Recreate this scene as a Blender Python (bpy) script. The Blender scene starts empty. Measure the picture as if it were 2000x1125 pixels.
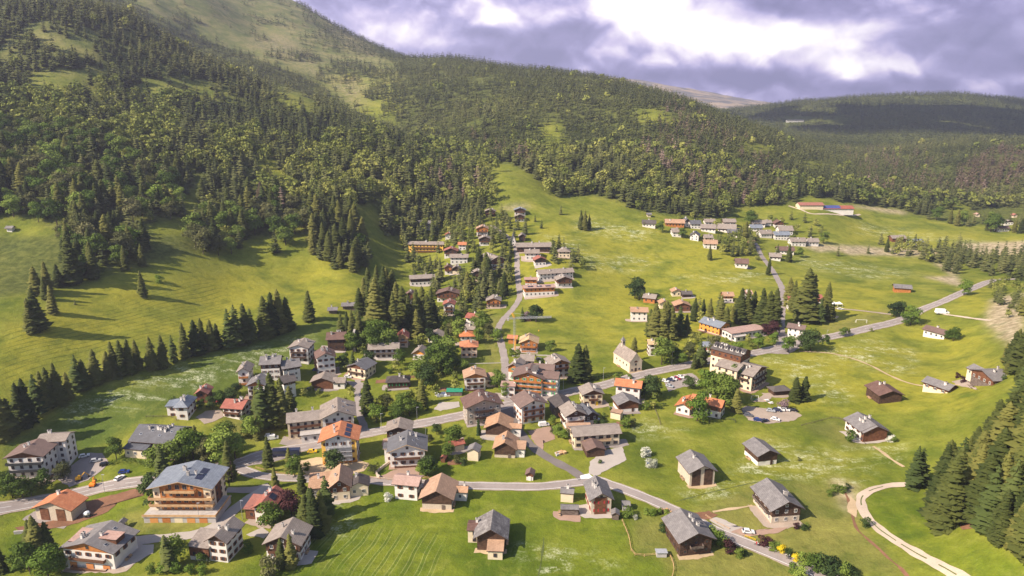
import bpy, math, random
import numpy as np
from mathutils import Vector
R=math.radians
SC=bpy.context.scene
COL=SC.collection
# ---------------------------------------------------------------- camera, world, sun, exposure
SKYB=0.86
HAZE=9.5e-5
CAMH=150.0; TH=R(15.2); F=1333.0
cam=bpy.data.cameras.new('camera'); cam.sensor_width=36; cam.lens=24.0
cam.clip_start=1; cam.clip_end=30000
camo=bpy.data.objects.new('camera',cam); COL.objects.link(camo)
camo.location=(0,0,CAMH); camo.rotation_euler=(R(90)-TH,0,0); SC.camera=camo
SUN_EL=R(39); SUN_DX,SUN_DY=0.90,0.47            # horizontal direction the light travels
sv=Vector((SUN_DX,SUN_DY,0)).normalized()*math.cos(SUN_EL)+Vector((0,0,-math.sin(SUN_EL)))
sun=bpy.data.lights.new('sun','SUN'); sun.energy=4.5; sun.angle=R(0.6); sun.color=(1.0,0.875,0.72)
suno=bpy.data.objects.new('sun',sun); COL.objects.link(suno)
suno.rotation_euler=sv.to_track_quat('-Z','Y').to_euler(); suno.location=(-300,-200,600)
SC.view_settings.view_transform='Standard'; SC.view_settings.look='None'
SC.view_settings.exposure=1.0; SC.view_settings.gamma=1
SC.cycles.max_bounces=5; SC.cycles.diffuse_bounces=2; SC.cycles.glossy_bounces=1
SC.cycles.transmission_bounces=2; SC.cycles.transparent_max_bounces=4; SC.cycles.volume_bounces=0
SC.cycles.use_denoising=True
try: SC.cycles.denoiser='OPENIMAGEDENOISE'
except Exception: pass

W=bpy.data.worlds.new('World'); SC.world=W; W.cycles.sampling_method='MANUAL'; W.cycles.sample_map_resolution=256; W.use_nodes=True
nt=W.node_tree; nt.nodes.clear()
class NB:
    """small node helper"""
    def __init__(s,t): s.t=t
    def n(s,ty,**kw):
        x=s.t.nodes.new(ty)
        for k,v in kw.items(): setattr(x,k,v)
        return x
    def l(s,a,b): s.t.links.new(a,b)
    def m(s,op,a,b=None,c=None,clamp=False):
        x=s.t.nodes.new('ShaderNodeMath'); x.operation=op; x.use_clamp=clamp
        for i,v in enumerate((a,b,c)):
            if v is None: continue
            if isinstance(v,(int,float)): x.inputs[i].default_value=v
            else: s.l(v,x.inputs[i])
        return x.outputs[0]
    def mix(s,f,a,b,bt='MIX'):
        x=s.t.nodes.new('ShaderNodeMix'); x.data_type='RGBA'; x.blend_type=bt
        for i,v in ((0,f),(6,a),(7,b)):
            if isinstance(v,(int,float)): x.inputs[i].default_value=v
            elif isinstance(v,tuple): x.inputs[i].default_value=(*v,1)
            else: s.l(v,x.inputs[i])
        return x.outputs[2]
    def noise(s,vec,sc,det=3,rough=.55,dist=0):
        x=s.t.nodes.new('ShaderNodeTexNoise'); x.inputs['Scale'].default_value=sc
        x.inputs['Detail'].default_value=det; x.inputs['Roughness'].default_value=rough
        x.inputs['Distortion'].default_value=dist
        if vec is not None: s.l(vec,x.inputs['Vector'])
        return x.outputs[0]
    def ramp(s,f,stops,interp='LINEAR'):
        x=s.t.nodes.new('ShaderNodeValToRGB'); cr=x.color_ramp; cr.interpolation=interp
        while len(cr.elements)>1: cr.elements.remove(cr.elements[-1])
        cr.elements[0].position=stops[0][0]
        c=stops[0][1]; cr.elements[0].color=(*c,1) if isinstance(c,tuple) else (c,c,c,1)
        for p,c in stops[1:]:
            e=cr.elements.new(p); e.color=(*c,1) if isinstance(c,tuple) else (c,c,c,1)
        s.l(f,x.inputs[0]); return x.outputs[0]
    def sstep(s,v,a,b):
        x=s.t.nodes.new('ShaderNodeMapRange'); x.interpolation_type='SMOOTHSTEP'
        x.inputs[1].default_value=a; x.inputs[2].default_value=b
        s.l(v,x.inputs[0]); return x.outputs[0]
B=NB(nt)
sky=B.n('ShaderNodeTexSky'); sky.sky_type='NISHITA'; sky.sun_disc=False
sky.sun_elevation=SUN_EL
sky.sun_rotation=math.atan2(-SUN_DX,-SUN_DY)
bg1=B.n('ShaderNodeBackground'); bg1.inputs[1].default_value=0.085; B.l(sky.outputs[0],bg1.inputs[0])
tc=B.n('ShaderNodeTexCoord'); sep=B.n('ShaderNodeSeparateXYZ'); B.l(tc.outputs['Generated'],sep.inputs[0])
az=B.m('ARCTAN2',sep.outputs[0],sep.outputs[1]); el=B.m('ARCSINE',sep.outputs[2])
def azel(px,py):
    u=(px-1000)/F; v=(py-562.5)/F
    x=u; y=math.cos(TH)-v*math.sin(TH); z=-math.sin(TH)-v*math.cos(TH)
    return math.atan2(x,y), math.atan2(z,math.hypot(x,y))
def cvec(de):
    c=B.n('ShaderNodeCombineXYZ'); B.l(az,c.inputs[0]); B.l(B.m('MULTIPLY',B.m('ADD',el,de),1.3),c.inputs[1]); return c.outputs[0]
def puffs(v):
    """billowing noise: rounded heaps with creases between them"""
    w=B.n('ShaderNodeTexNoise'); w.inputs['Scale'].default_value=9; w.inputs['Detail'].default_value=3; B.l(v,w.inputs[0])
    mv=B.n('ShaderNodeVectorMath',operation='MULTIPLY_ADD'); B.l(w.outputs[1],mv.inputs[0]); mv.inputs[1].default_value=(.10,.10,0); B.l(v,mv.inputs[2])
    a_=B.noise(mv.outputs[0],4.2,8,.54); b_=B.n('ShaderNodeTexVoronoi'); b_.feature='F1'; b_.inputs['Scale'].default_value=12
    try: b_.inputs['Detail'].default_value=1.0; b_.inputs['Roughness'].default_value=.55
    except Exception: pass
    B.l(mv.outputs[0],b_.inputs['Vector'])
    return B.m('ADD',B.m('MULTIPLY',B.m('SUBTRACT',a_,.5),1.25),B.m('MULTIPLY',B.m('SUBTRACT',.38,b_.outputs['Distance']),.42))
f0=puffs(cvec(0)); f1=puffs(cvec(.012)); n3=B.noise(cvec(0),2.6,3,.5)
wx=B.m('ADD',az,B.m('MULTIPLY',f0,.05)); wy=B.m('ADD',el,B.m('MULTIPLY',B.m('SUBTRACT',n3,.5),.03)); wy=B.m('ADD',wy,B.m('MULTIPLY',f0,.012))
banks=[(1230,35,135,56,.66),(1340,88,115,34,.50),(1490,95,100,28,.54),(1630,72,110,28,.48),(1240,-40,220,40,.3),(1400,50,90,30,.2),
 (1730,132,90,20,.58),(1960,158,80,14,.52),(770,62,80,32,.55),(960,32,100,24,.40),(860,95,60,18,.36),(1180,100,80,20,.15),(1570,130,80,18,.2),
 (1900,20,90,20,.12),(1640,15,120,18,.12),
 (1120,75,90,30,-.28),(880,60,70,20,-.15),(1500,32,60,18,-.42),(1880,112,110,24,-.42),(1400,152,150,14,-.30),(1830,60,80,26,-.22),
 (660,60,60,50,-.05),(1300,168,220,14,-.22),(1040,118,110,16,-.3),(1110,60,50,26,-.2),(1600,160,110,13,-.1)]
acc=None
for (px,py,rx,ry,wt) in banks:
    a0,e0=azel(px,py)
    ta=B.m('MULTIPLY',B.m('SUBTRACT',wx,a0),F/rx); te=B.m('MULTIPLY',B.m('SUBTRACT',wy,e0),F/ry)
    g=B.m('EXPONENT',B.m('MULTIPLY',B.m('ADD',B.m('MULTIPLY',ta,ta),B.m('MULTIPLY',te,te)),-1.0))
    acc=B.m('MULTIPLY',g,wt) if acc is None else B.m('MULTIPLY_ADD',g,wt,acc)
val=B.m('ADD',B.m('ADD',acc,.40),B.m('MULTIPLY',f0,.50))
lit=B.m('MULTIPLY',B.m('SUBTRACT',f0,f1),2.4)
val=B.m('ADD',val,B.m('MULTIPLY',lit,.65))
val=B.m('ADD',val,B.m('MULTIPLY',B.m('SUBTRACT',B.noise(cvec(0),24,7,.66,.6),.5),.50))
ccol=B.ramp(val,[(0.0,(.13,.125,.26)),(.25,(.20,.185,.355)),(.42,(.31,.285,.49)),(.58,(.50,.44,.62)),(.74,(.72,.66,.74)),(1.0,(1.08,1.02,1.01))])
bg2=B.n('ShaderNodeBackground'); B.l(ccol,bg2.inputs[0]); bg2.inputs[1].default_value=SKYB
cover=B.m('MULTIPLY',B.m('SUBTRACT',1,B.sstep(el,.22,.55)),B.m('SUBTRACT',1,B.m('MULTIPLY',B.sstep(B.m('ABSOLUTE',az),.9,1.5),.75)))
mx=B.n('ShaderNodeMixShader'); B.l(cover,mx.inputs[0]); B.l(bg1.outputs[0],mx.inputs[1]); B.l(bg2.outputs[0],mx.inputs[2])
wo=B.n('ShaderNodeOutputWorld'); B.l(mx.outputs[0],wo.inputs[0])

# ---------------------------------------------------------------- terrain height field
def pix(px,py,d):
    u=(px-1000)/F; v=(py-562.5)/F
    return (u*d, d*(math.cos(TH)-v*math.sin(TH)), CAMH+d*(-math.sin(TH)-v*math.cos(TH)))
def proj(x,y,z):
    zz=np.asarray(z,float)-CAMH; y=np.asarray(y,float)
    d=y*math.cos(TH)-zz*math.sin(TH); up=y*math.sin(TH)+zz*math.cos(TH)
    d=np.where(d<1,1,d)
    return 1000+F*np.asarray(x)/d, 562.5-F*up/d, d
FLAT=[(60,930),(300,1000),(500,1000),(700,1000),(1000,1000),(1300,1000),(1550,1000),(150,880),(350,860),(480,800),(640,740),(800,760),(950,760),(1100,760),(1300,750),(1500,800),(1700,780),
 (1300,640),(1500,640),(1700,640),(1100,680),(1850,700),(1000,650),(1700,900),(1500,900),(860,880),(1100,860),(1300,850),(1400,580),(1600,580),(1780,560),(1150,600),(1250,560)]
CP=[(0,850,300),(250,740,352),(450,672,402),(620,615,455),(700,590,490),
 (75,645,372),(0,600,385),(0,520,440),(275,575,445),(200,650,390),(400,620,445),(450,560,500),(600,560,525),(690,520,560),(350,500,505),(0,470,480),(150,520,455),(550,500,560),
 (0,380,530),(130,380,545),(300,380,590),(450,380,640),(600,400,640),(700,400,660),
 (0,250,640),(150,260,650),(300,260,720),(450,280,760),(600,330,740),(700,340,745),
 (0,140,760),(100,120,790),(250,150,850),(400,200,880),(520,230,890),(620,270,850),
 (0,20,880),(120,20,930),(250,25,1000),(350,85,1000),(450,145,980),(580,205,930),(700,275,850),(760,325,790),(792,375,730),
 (740,440,660),(790,440,690),(830,540,590),(870,600,520),(760,520,600),(900,480,640),(940,450,670),(1000,420,720),(880,410,750),(1010,470,640),(1000,540,580),
 (380,100,1420),(480,135,1350),(560,165,1350),(640,215,1250),(720,262,1150),(780,292,1060),
 (300,0,1500),(400,20,1600),(500,60,1700),(600,100,1650),(680,160,1500),(760,230,1250),
 (500,0,1950),(600,14,2150),(650,45,2150),(705,74,2120),(770,108,1960),(830,112,1900),(880,112,1830),(1000,133,1640),(1100,145,1520),(1250,181,1360),(1330,205,1290),(1400,240,1210),(1500,286,1130),(1560,330,1060),
 (850,200,1300),(850,300,960),(950,250,1100),(1000,320,880),(1000,200,1250),(1150,250,1130),(1100,330,890),(1200,340,870),(1300,300,980),(1350,330,940),(1400,300,1030),
 (985,345,800),(930,350,820),(1000,390,745),(1100,390,780),(1200,395,790),(1300,425,760),(1420,425,800),(1540,395,880),(1450,380,900),
 (1140,445,700),(1250,440,725),(1400,470,700),(1100,520,590),(1300,520,620),(1500,480,715),(1610,412,850),(1580,392,890),(1680,430,860),(1700,500,720),(1850,470,790),(1970,445,860),(1950,520,680),
 (1640,370,960),(1700,392,950),(1800,400,960),(1900,400,980),(1990,400,990),
 (1700,330,1250),(1800,340,1150),(1900,330,1180),(1990,340,1130),(1600,300,1350),(1900,290,1400),(1990,290,1400),(1750,295,1500),
 (1550,240,2200),(1450,250,2100),(1650,250,2100),(1800,260,1900),(1900,250,2100),(1990,250,2100),(1440,215,2900),(1560,200,2900),(1700,192,2950),(1850,187,3000),(1950,192,2900),(2000,203,2800),
 (1990,1000,215),(1990,900,245),(1990,800,290),(1990,700,350),(1900,980,245),(1960,600,470),(2120,900,215),(2120,700,300)]
HID=[(-420,1130,165),(-260,1080,130),(-560,1150,215),(-140,1000,95),(-700,1150,250)]
WP=[(-300,60,5),(0,60,-3),(300,60,4),(0,-200,-10),(-400,-200,5),(400,-200,10),(-150,130,-1),(150,130,0),
 (-700,300,110),(-900,600,230),(-1100,1000,380),(600,300,70),(700,600,60),(800,900,60),(-500,200,70),(-380,250,38),(450,150,50),
 (-1600,2200,650),(-600,2700,380),(-200,2600,230),(200,2400,160),(500,2200,120),(900,3900,60),(2000,3900,60),(1500,1500,90),(3000,3500,150),(-2500,3500,700),(0,3500,120),
 (-600,5000,400),(500,5000,120),(2500,5000,60),(0,6500,300),(4500,6000,150),(0,8800,0),(4500,8800,0),(-4500,8800,200),
 (-3000,6000,400)]
far=[(1240,160,5600),(1330,172,5700),(1400,184,5900),(1500,200,6000),(1150,150,5800),(1050,150,5800)]
pts=[]
for (px,py) in FLAT:
    v=(py-562.5)/F; d=CAMH/(math.sin(TH)+v*math.cos(TH)); pts.append(pix(px,py,d))
for c in CP+far: pts.append(pix(*c))
pts+=HID+WP
pts=np.array(pts)
C0=400.0
def ST(x,y): return np.stack([x/(y+C0)*2.0, np.log(y+C0)],-1)
q=ST(pts[:,0],pts[:,1]); N=len(q)
def ker(r2): return 0.5*r2*np.log(r2+1e-12)
D2=((q[:,None]-q[None])**2).sum(-1)
A=np.zeros((N+3,N+3)); A[:N,:N]=ker(D2)+np.eye(N)*2e-4
A[:N,N]=1; A[:N,N+1:]=q; A[N,:N]=1; A[N+1:,:N]=q.T
hs=pts[:,2]
wgt=np.linalg.solve(A,np.concatenate([hs,np.zeros(3)]))
NS,NT=470,640; S0,S1=-1.0,1.0; T0,T1=math.log(C0-250),math.log(C0+6350)
gs=np.linspace(S0,S1,NS); gt=np.linspace(T0,T1,NT)
GS,GT=np.meshgrid(gs,gt)
GY=np.exp(GT)-C0; GX=GS*(GY+C0)
qq=np.stack([GS.ravel()*2.0,GT.ravel()],-1)
Z=np.empty(len(qq))
for i in range(0,len(qq),20000):
    b=qq[i:i+20000]; d2=((b[:,None]-q[None])**2).sum(-1)
    Z[i:i+20000]=ker(d2)@wgt[:N]+wgt[N]+b@wgt[N+1:]
Z=Z.reshape(GS.shape)
def sn(x,y,seed,k):
    rs=np.random.RandomState(seed); o=np.zeros_like(x)
    for i in range(6):
        a=rs.rand()*6.28; f=k*(1+rs.rand()*.8); o+=np.sin((x*math.cos(a)+y*math.sin(a))*f+rs.rand()*6.28)
    return o/6
ampl=np.clip((Z-12)/60,0,1)
Z=Z+sn(GX,GY,1,1/48.)*(.9+7*ampl)+sn(GX,GY,2,1/17.)*(.22+2.0*ampl)
Z=Z+sn(GX,GY,3,1/150.)*10*np.clip((Z-40)/120,0,1)
Z=np.maximum(Z,-14)
Z=Z.astype(float)
def H(x,y):
    x=np.asarray(x,float); y=np.asarray(y,float)
    yy=np.clip(y,-245,6300)
    s=(np.clip(x/(yy+C0),S0,S1-1e-6)-S0)/(S1-S0)*(NS-1); t=(np.log(yy+C0)-T0)/(T1-T0)*(NT-1)
    i=np.clip(s.astype(int),0,NS-2); j=np.clip(t.astype(int),0,NT-2); a=s-i; b=t-j
    return (Z[j,i]*(1-a)+Z[j,i+1]*a)*(1-b)+(Z[j+1,i]*(1-a)+Z[j+1,i+1]*a)*b
DD=60*np.exp(np.linspace(0,math.log(9000/60),1400))
def Garr(px,py):
    px=np.asarray(px,float); py=np.asarray(py,float)
    u=(px-1000)/F; v=(py-562.5)/F
    cy=math.cos(TH)-v*math.sin(TH); cz=-math.sin(TH)-v*math.cos(TH)
    x=u[:,None]*DD; y=cy[:,None]*DD; z=CAMH+cz[:,None]*DD
    g=z-H(x,y); hit=g<0; k=np.argmax(hit,1); ok=hit.any(1); k=np.clip(k,1,None)
    r=np.arange(len(px)); g0=g[r,k-1]; g1=g[r,k]; f=g0/(g0-g1+1e-9)
    d=DD[k-1]+(DD[k]-DD[k-1])*f; d=np.where(ok,d,6300)
    X=u*d; Y=cy*d
    return X,Y,H(X,Y),d
def G(px,py):
    X,Y,Zz,d=Garr([px],[py]); return float(X[0]),float(Y[0]),float(Zz[0]),float(d[0])
# coarse depth buffer, to know which ground the photograph sees
VW,VH=320,180
vx,vy=np.meshgrid((np.arange(VW)+.5)*2000/VW,(np.arange(VH)+.5)*1125/VH)
VD=np.empty(VW*VH)
for i in range(0,VW*VH,4000): VD[i:i+4000]=Garr(vx.ravel()[i:i+4000],vy.ravel()[i:i+4000])[3]
VD=VD.reshape(VH,VW)
def visible(x,y,z,lift=0.0,tol=1.04):
    px,py,d=proj(x,y,np.asarray(z)+lift)
    i=np.clip((px/2000*VW).astype(int),0,VW-1); j=np.clip((py/1125*VH).astype(int),0,VH-1)
    inn=(px>-60)&(px<2060)&(py>-30)&(py<1190)
    return inn&(d<VD[j,i]*tol+6)
def inpoly(px,py,poly):
    px=np.asarray(px); py=np.asarray(py); r=np.zeros(px.shape,bool); n=len(poly)
    for i in range(n):
        x1,y1=poly[i]; x2,y2=poly[(i+1)%n]
        c=((y1>py)!=(y2>py)); xi=(x2-x1)*(py-y1)/((y2-y1) if y2!=y1 else 1e-9)+x1
        r^=c&(px<xi)
    return r
# ---------------------------------------------------------------- materials
MATS={}
def mat(name,build):
    m=bpy.data.materials.new(name); m.use_nodes=True; t=m.node_tree; t.nodes.clear()
    b=NB(t); o=b.n('ShaderNodeOutputMaterial'); p=b.n('ShaderNodeBsdfPrincipled'); b.l(p.outputs[0],o.inputs[0])
    p.inputs['Roughness'].default_value=.85; p.inputs['Specular IOR Level'].default_value=.2
    build(b,p); MATS[name]=m; return m
def setc(b,p,c):
    if isinstance(c,tuple): p.inputs['Base Color'].default_value=(*c,1)
    else: b.l(c,p.inputs['Base Color'])
def plain(name,c,rough=.8,spec=.2,var=.18,sc=1.5,metal=0,stretch=None):
    def f(b,p):
        t=b.n('ShaderNodeTexCoord'); v=t.outputs['Object']
        if stretch:
            mp=b.n('ShaderNodeMapping'); mp.inputs['Scale'].default_value=stretch; b.l(v,mp.inputs[0]); v=mp.outputs[0]
        n=b.noise(v,sc,4,.6); k=b.n('ShaderNodeObjectInfo').outputs['Random']
        n=b.m('ADD',b.m('MULTIPLY',n,.8),b.m('MULTIPLY',k,.2))
        setc(b,p,b.mix(b.sstep(n,.25,.75),tuple(x*(1-var) for x in c),tuple(min(1,x*(1+var)) for x in c)))
        p.inputs['Roughness'].default_value=rough; p.inputs['Specular IOR Level'].default_value=spec; p.inputs['Metallic'].default_value=metal
    return mat(name,f)
# roofs: rows of shingles or tiles, patched and weathered
def roofm(name,c1,c2,c3,rows=.55,rough=.85):
    def f(b,p):
        t=b.n('ShaderNodeTexCoord'); v=t.outputs['Object']
        k=b.n('ShaderNodeObjectInfo').outputs['Random']
        n=b.noise(v,.55,5,.65); n2=b.noise(v,3.2,4,.7)
        br=b.n('ShaderNodeTexBrick'); br.inputs['Scale'].default_value=1
        br.inputs['Brick Width'].default_value=1.5; br.inputs['Row Height'].default_value=rows
        br.inputs['Mortar Size'].default_value=.05; br.inputs['Bias'].default_value=0
        br.inputs['Color1'].default_value=(1,1,1,1); br.inputs['Color2'].default_value=(.80,.80,.80,1); br.inputs['Mortar'].default_value=(.5,.5,.5,1)
        b.l(v,br.inputs['Vector'])
        c=b.ramp(b.m('ADD',b.m('MULTIPLY',n,.6),b.m('MULTIPLY',n2,.4)),[(.32,c1),(.5,c2),(.68,c3)])
        c=b.mix(.75,c,br.outputs[0],'MULTIPLY')
        c=b.mix(b.m('MULTIPLY',k,.22),c,(.30,.27,.25))
        setc(b,p,c); p.inputs['Roughness'].default_value=rough
        bm=b.n('ShaderNodeBump'); bm.inputs['Strength'].default_value=.5; bm.inputs['Distance'].default_value=.08
        b.l(n2,bm.inputs['Height']); b.l(bm.outputs[0],p.inputs['Normal'])
    return mat(name,f)
roofm('roof_grey',(.11,.10,.105),(.19,.175,.175),(.29,.265,.26))
roofm('roof_taupe',(.19,.15,.125),(.29,.235,.20),(.39,.33,.28))
roofm('roof_brown',(.10,.052,.04),(.155,.085,.068),(.22,.13,.105))
roofm('roof_tan',(.32,.175,.10),(.46,.27,.16),(.60,.36,.23))
roofm('roof_orange',(.38,.12,.05),(.56,.19,.075),(.68,.28,.13))
roofm('roof_red',(.24,.07,.05),(.36,.11,.075),(.46,.17,.12))
roofm('roof_slate',(.055,.058,.07),(.09,.095,.115),(.15,.155,.18))
roofm('roof_blue',(.13,.15,.19),(.20,.23,.28),(.29,.32,.37),rows=.8,rough=.5)
roofm('roof_old',(.07,.06,.06),(.20,.18,.175),(.42,.39,.37))
roofm('roof_dark',(.05,.04,.04),(.08,.066,.064),(.125,.105,.10))
roofm('roof_pink',(.33,.19,.15),(.47,.29,.235),(.58,.38,.32))
roofm('roof_pine',(.50,.31,.14),(.66,.44,.22),(.78,.56,.32))
plain('wall_white',(.68,.63,.585),var=.10,sc=.45)
plain('wall_cream',(.68,.56,.40),var=.1,sc=.5)
plain('wall_taupe',(.36,.295,.25),var=.1,sc=.5)
plain('wall_pink',(.70,.53,.41),var=.07,sc=.5)
plain('wall_yellow',(.85,.50,.10),var=.06,sc=.5)
plain('wall_orange',(.72,.30,.06),var=.1,sc=.6)
plain('wall_grey',(.40,.37,.36),var=.15,sc=.6)
def stone(b,p):
    t=b.n('ShaderNodeTexCoord'); vo=b.n('ShaderNodeTexVoronoi'); vo.inputs['Scale'].default_value=2.4; b.l(t.outputs['Object'],vo.inputs[0])
    n=b.noise(t.outputs['Object'],1.2,4)
    c=b.mix(b.n('ShaderNodeSeparateColor').outputs[0] if False else n,(.42,.34,.26),(.62,.52,.42))
    c=b.mix(b.sstep(vo.outputs[0],.15,.5),b.mix(.35,c,(.25,.2,.16)),c); setc(b,p,c)
mat('stone',stone)
def woodm(name,c1,c2,sc=(2.2,2.2,5.5)):
    def f(b,p):
        t=b.n('ShaderNodeTexCoord'); mp=b.n('ShaderNodeMapping'); mp.inputs['Scale'].default_value=(.35,.35,3.2)
        b.l(t.outputs['Object'],mp.inputs[0]); n=b.noise(mp.outputs[0],1.6,3,.7); n2=b.noise(t.outputs['Object'],.7,4)
        c=b.mix(b.sstep(b.m('ADD',b.m('MULTIPLY',n,.6),b.m('MULTIPLY',n2,.4)),.36,.64),c1,c2); setc(b,p,c)
    return mat(name,f)
woodm('wood_dark',(.035,.02,.014),(.11,.062,.042))
woodm('wood_grey',(.085,.06,.05),(.20,.155,.13))
woodm('wood_brown',(.085,.035,.018),(.20,.085,.045))
woodm('wood_orange',(.30,.105,.03),(.50,.20,.06))
woodm('wood_light',(.42,.24,.11),(.62,.40,.22))
plain('fascia',(.07,.04,.028),var=.2); plain('fascia_light',(.50,.34,.20),var=.15)
plain('glass',(.03,.035,.05),rough=.15,spec=.6,var=.3,sc=.3)
plain('frame_white',(.78,.74,.70),var=.05); plain('frame_brown',(.13,.06,.035),var=.1)
plain('shutter_green',(.04,.34,.10),var=.15); plain('shutter_red',(.42,.035,.04),var=.1); plain('shutter_brown',(.17,.07,.035),var=.15); plain('shutter_orange',(.50,.20,.07),var=.1)
plain('metal_grey',(.45,.45,.47),rough=.4,spec=.5,metal=.3); plain('metal_dark',(.05,.05,.055),rough=.5)
plain('solar',(.018,.022,.05),rough=.2,spec=.6,var=.2); plain('solar_blue',(.07,.08,.25),rough=.3,spec=.5,var=.2)
plain('crane_yellow',(.80,.42,.05),rough=.5)
plain('tarp_green',(.03,.25,.15)); plain('tarp_white',(.75,.75,.78)); plain('blue_paint',(.03,.12,.5)); plain('red_paint',(.5,.03,.03)); plain('orange_paint',(.85,.25,.03)); plain('yellow_paint',(.85,.55,.03))
plain('concrete',(.42,.38,.35),var=.15,sc=.7); plain('door_orange',(.55,.25,.08)); plain('plastic_white',(.8,.8,.8),rough=.5)
plain('skin',(.5,.3,.2)); plain('cloth_dark',(.05,.05,.08)); plain('tyre',(.015,.015,.015),rough=.9)
def asphalt(name,c,w):
    def f(b,p):
        g=b.n('ShaderNodeNewGeometry'); n=b.noise(g.outputs['Position'],.12,4,.6); n2=b.noise(g.outputs['Position'],1.6,4,.7)
        m_=b.m('ADD',b.m('MULTIPLY',n,.6),b.m('MULTIPLY',n2,.4))
        setc(b,p,b.ramp(m_,[(.33,tuple(x*(1-w) for x in c)),(.5,c),(.67,tuple(x*(1+w) for x in c))]))
    return mat(name,f)
asphalt('asphalt',(.29,.245,.225),.2); asphalt('asphalt_dark',(.17,.145,.135),.2); asphalt('gravel',(.36,.285,.23),.2); asphalt('gravel_light',(.50,.40,.31),.18)
asphalt('paving',(.34,.225,.17),.15); asphalt('soil',(.20,.10,.058),.4); asphalt('concrete_yard',(.40,.35,.31),.12); asphalt('sand',(.46,.34,.21),.2)
plain('paint_white',(.72,.70,.67),var=.12,sc=.6)

# ---------------------------------------------------------------- helpers
def tag(o,label=None,cat=None,group=None,kind=None):
    if label: o['label']=label
    if cat: o['category']=cat
    if group: o['group']=group
    if kind: o['kind']=kind
    return o
class MB:
    def __init__(s): s.v=[]; s.f=[]; s.m=[]; s.mats=[]
    def mi(s,name):
        if name not in s.mats: s.mats.append(name)
        return s.mats.index(name)
    def add(s,vs,fs,m):
        o=len(s.v); s.v+=[tuple(x) for x in vs]; k=s.mi(m)
        for f in fs: s.f.append([i+o for i in f]); s.m.append(k)
    def box(s,x0,x1,y0,y1,z0,z1,m):
        s.add([(x0,y0,z0),(x1,y0,z0),(x1,y1,z0),(x0,y1,z0),(x0,y0,z1),(x1,y0,z1),(x1,y1,z1),(x0,y1,z1)],
              [(3,2,1,0),(4,5,6,7),(0,1,5,4),(1,2,6,5),(2,3,7,6),(3,0,4,7)],m)
    def bar(s,a,b,r,m,n=6,r2=None):
        a=Vector(a); b=Vector(b); d=(b-a); L=d.length
        if L<1e-6: return
        d/=L; p=d.orthogonal().normalized(); q_=d.cross(p); vs=[]
        r2=r if r2 is None else r2
        for c,rr in ((a,r),(b,r2)):
            for i in range(n):
                t=2*math.pi*i/n; vs.append(c+p*math.cos(t)*rr+q_*math.sin(t)*rr)
        fs=[(i,(i+1)%n,n+(i+1)%n,n+i) for i in range(n)]+[tuple(range(n-1,-1,-1)),tuple(range(n,2*n))]
        s.add(vs,fs,m)
    def mesh(s,name):
        me=bpy.data.meshes.new(name); me.from_pydata(s.v,[],s.f)
        for m in s.mats: me.materials.append(MATS[m])
        if len(s.mats)>1: me.polygons.foreach_set('material_index',s.m)
        me.update(); return me
    def build(s,name,parent=None,loc=None,rz=0):
        return link(name,s.mesh(name),parent,loc,rz)
def link(name,me,parent=None,loc=None,rz=0):
    o=bpy.data.objects.new(name,me); COL.objects.link(o)
    if parent is not None: o.parent=parent
    if loc is not None: o.location=loc
    if rz: o.rotation_euler=(0,0,rz)
    return o
def empty(name,loc,rz=0):
    o=bpy.data.objects.new(name,None); COL.objects.link(o); o.location=loc; o.rotation_euler=(0,0,rz); o.empty_display_size=2
    return o
def copy_tree(o,parent=None):
    c=o.copy(); COL.objects.link(c); c.parent=parent
    for ch in o.children: copy_tree(ch,c)
    return c
def npmesh(name,V,Fq,mats,attr=None,mi=None):
    """numpy verts and a list of same-size faces -> mesh"""
    me=bpy.data.meshes.new(name); V=np.asarray(V,np.float32); Fq=np.asarray(Fq,np.int32)
    k=Fq.shape[1]; n=len(Fq)
    me.vertices.add(len(V)); me.vertices.foreach_set('co',V.ravel())
    me.loops.add(n*k); me.loops.foreach_set('vertex_index',Fq.ravel())
    me.polygons.add(n); me.polygons.foreach_set('loop_start',np.arange(n,dtype=np.int32)*k)
    for m in mats: me.materials.append(MATS[m])
    if mi is not None: me.polygons.foreach_set('material_index',np.asarray(mi,np.int32))
    if attr:
        for an,av in attr.items():
            a=me.attributes.new(an,'FLOAT','POINT'); a.data.foreach_set('value',np.asarray(av,np.float32))
    me.update(calc_edges=True); me.validate(); return me

# ---------------------------------------------------------------- ground sheet with its cover
P_={}
FOREST=[(-80,-80),(2080,-80),(2080,440),(1900,438),(1870,434),(1800,425),(1750,408),(1700,402),(1640,394),(1610,388),(1560,382),(1552,398),(1500,402),(1430,408),(1410,428),(1350,424),(1290,418),(1240,412),(1210,393),
 (1160,383),(1080,384),(1040,343),(990,318),(965,325),(985,352),(992,392),(940,408),(880,430),(800,470),(752,470),(742,412),(722,430),(722,528),(690,532),(640,528),(612,510),(600,460),(572,462),(560,506),(515,508),(510,470),(478,472),(470,503),
 (382,498),(372,452),(330,430),(292,440),(284,505),(238,520),(200,520),(165,548),(132,540),(110,450),(50,425),(-80,425)]
BARE=[(225,-80),(560,-80),(590,20),(600,60),(640,120),(690,180),(755,215),(770,245),(705,228),(660,190),(590,150),(490,114),(390,74),(310,38),(250,5)]
THIN=[(560,-80),(620,10),(700,70),(760,110),(780,150),(790,215),(760,225),(690,180),(640,120),(600,60)]
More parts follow.
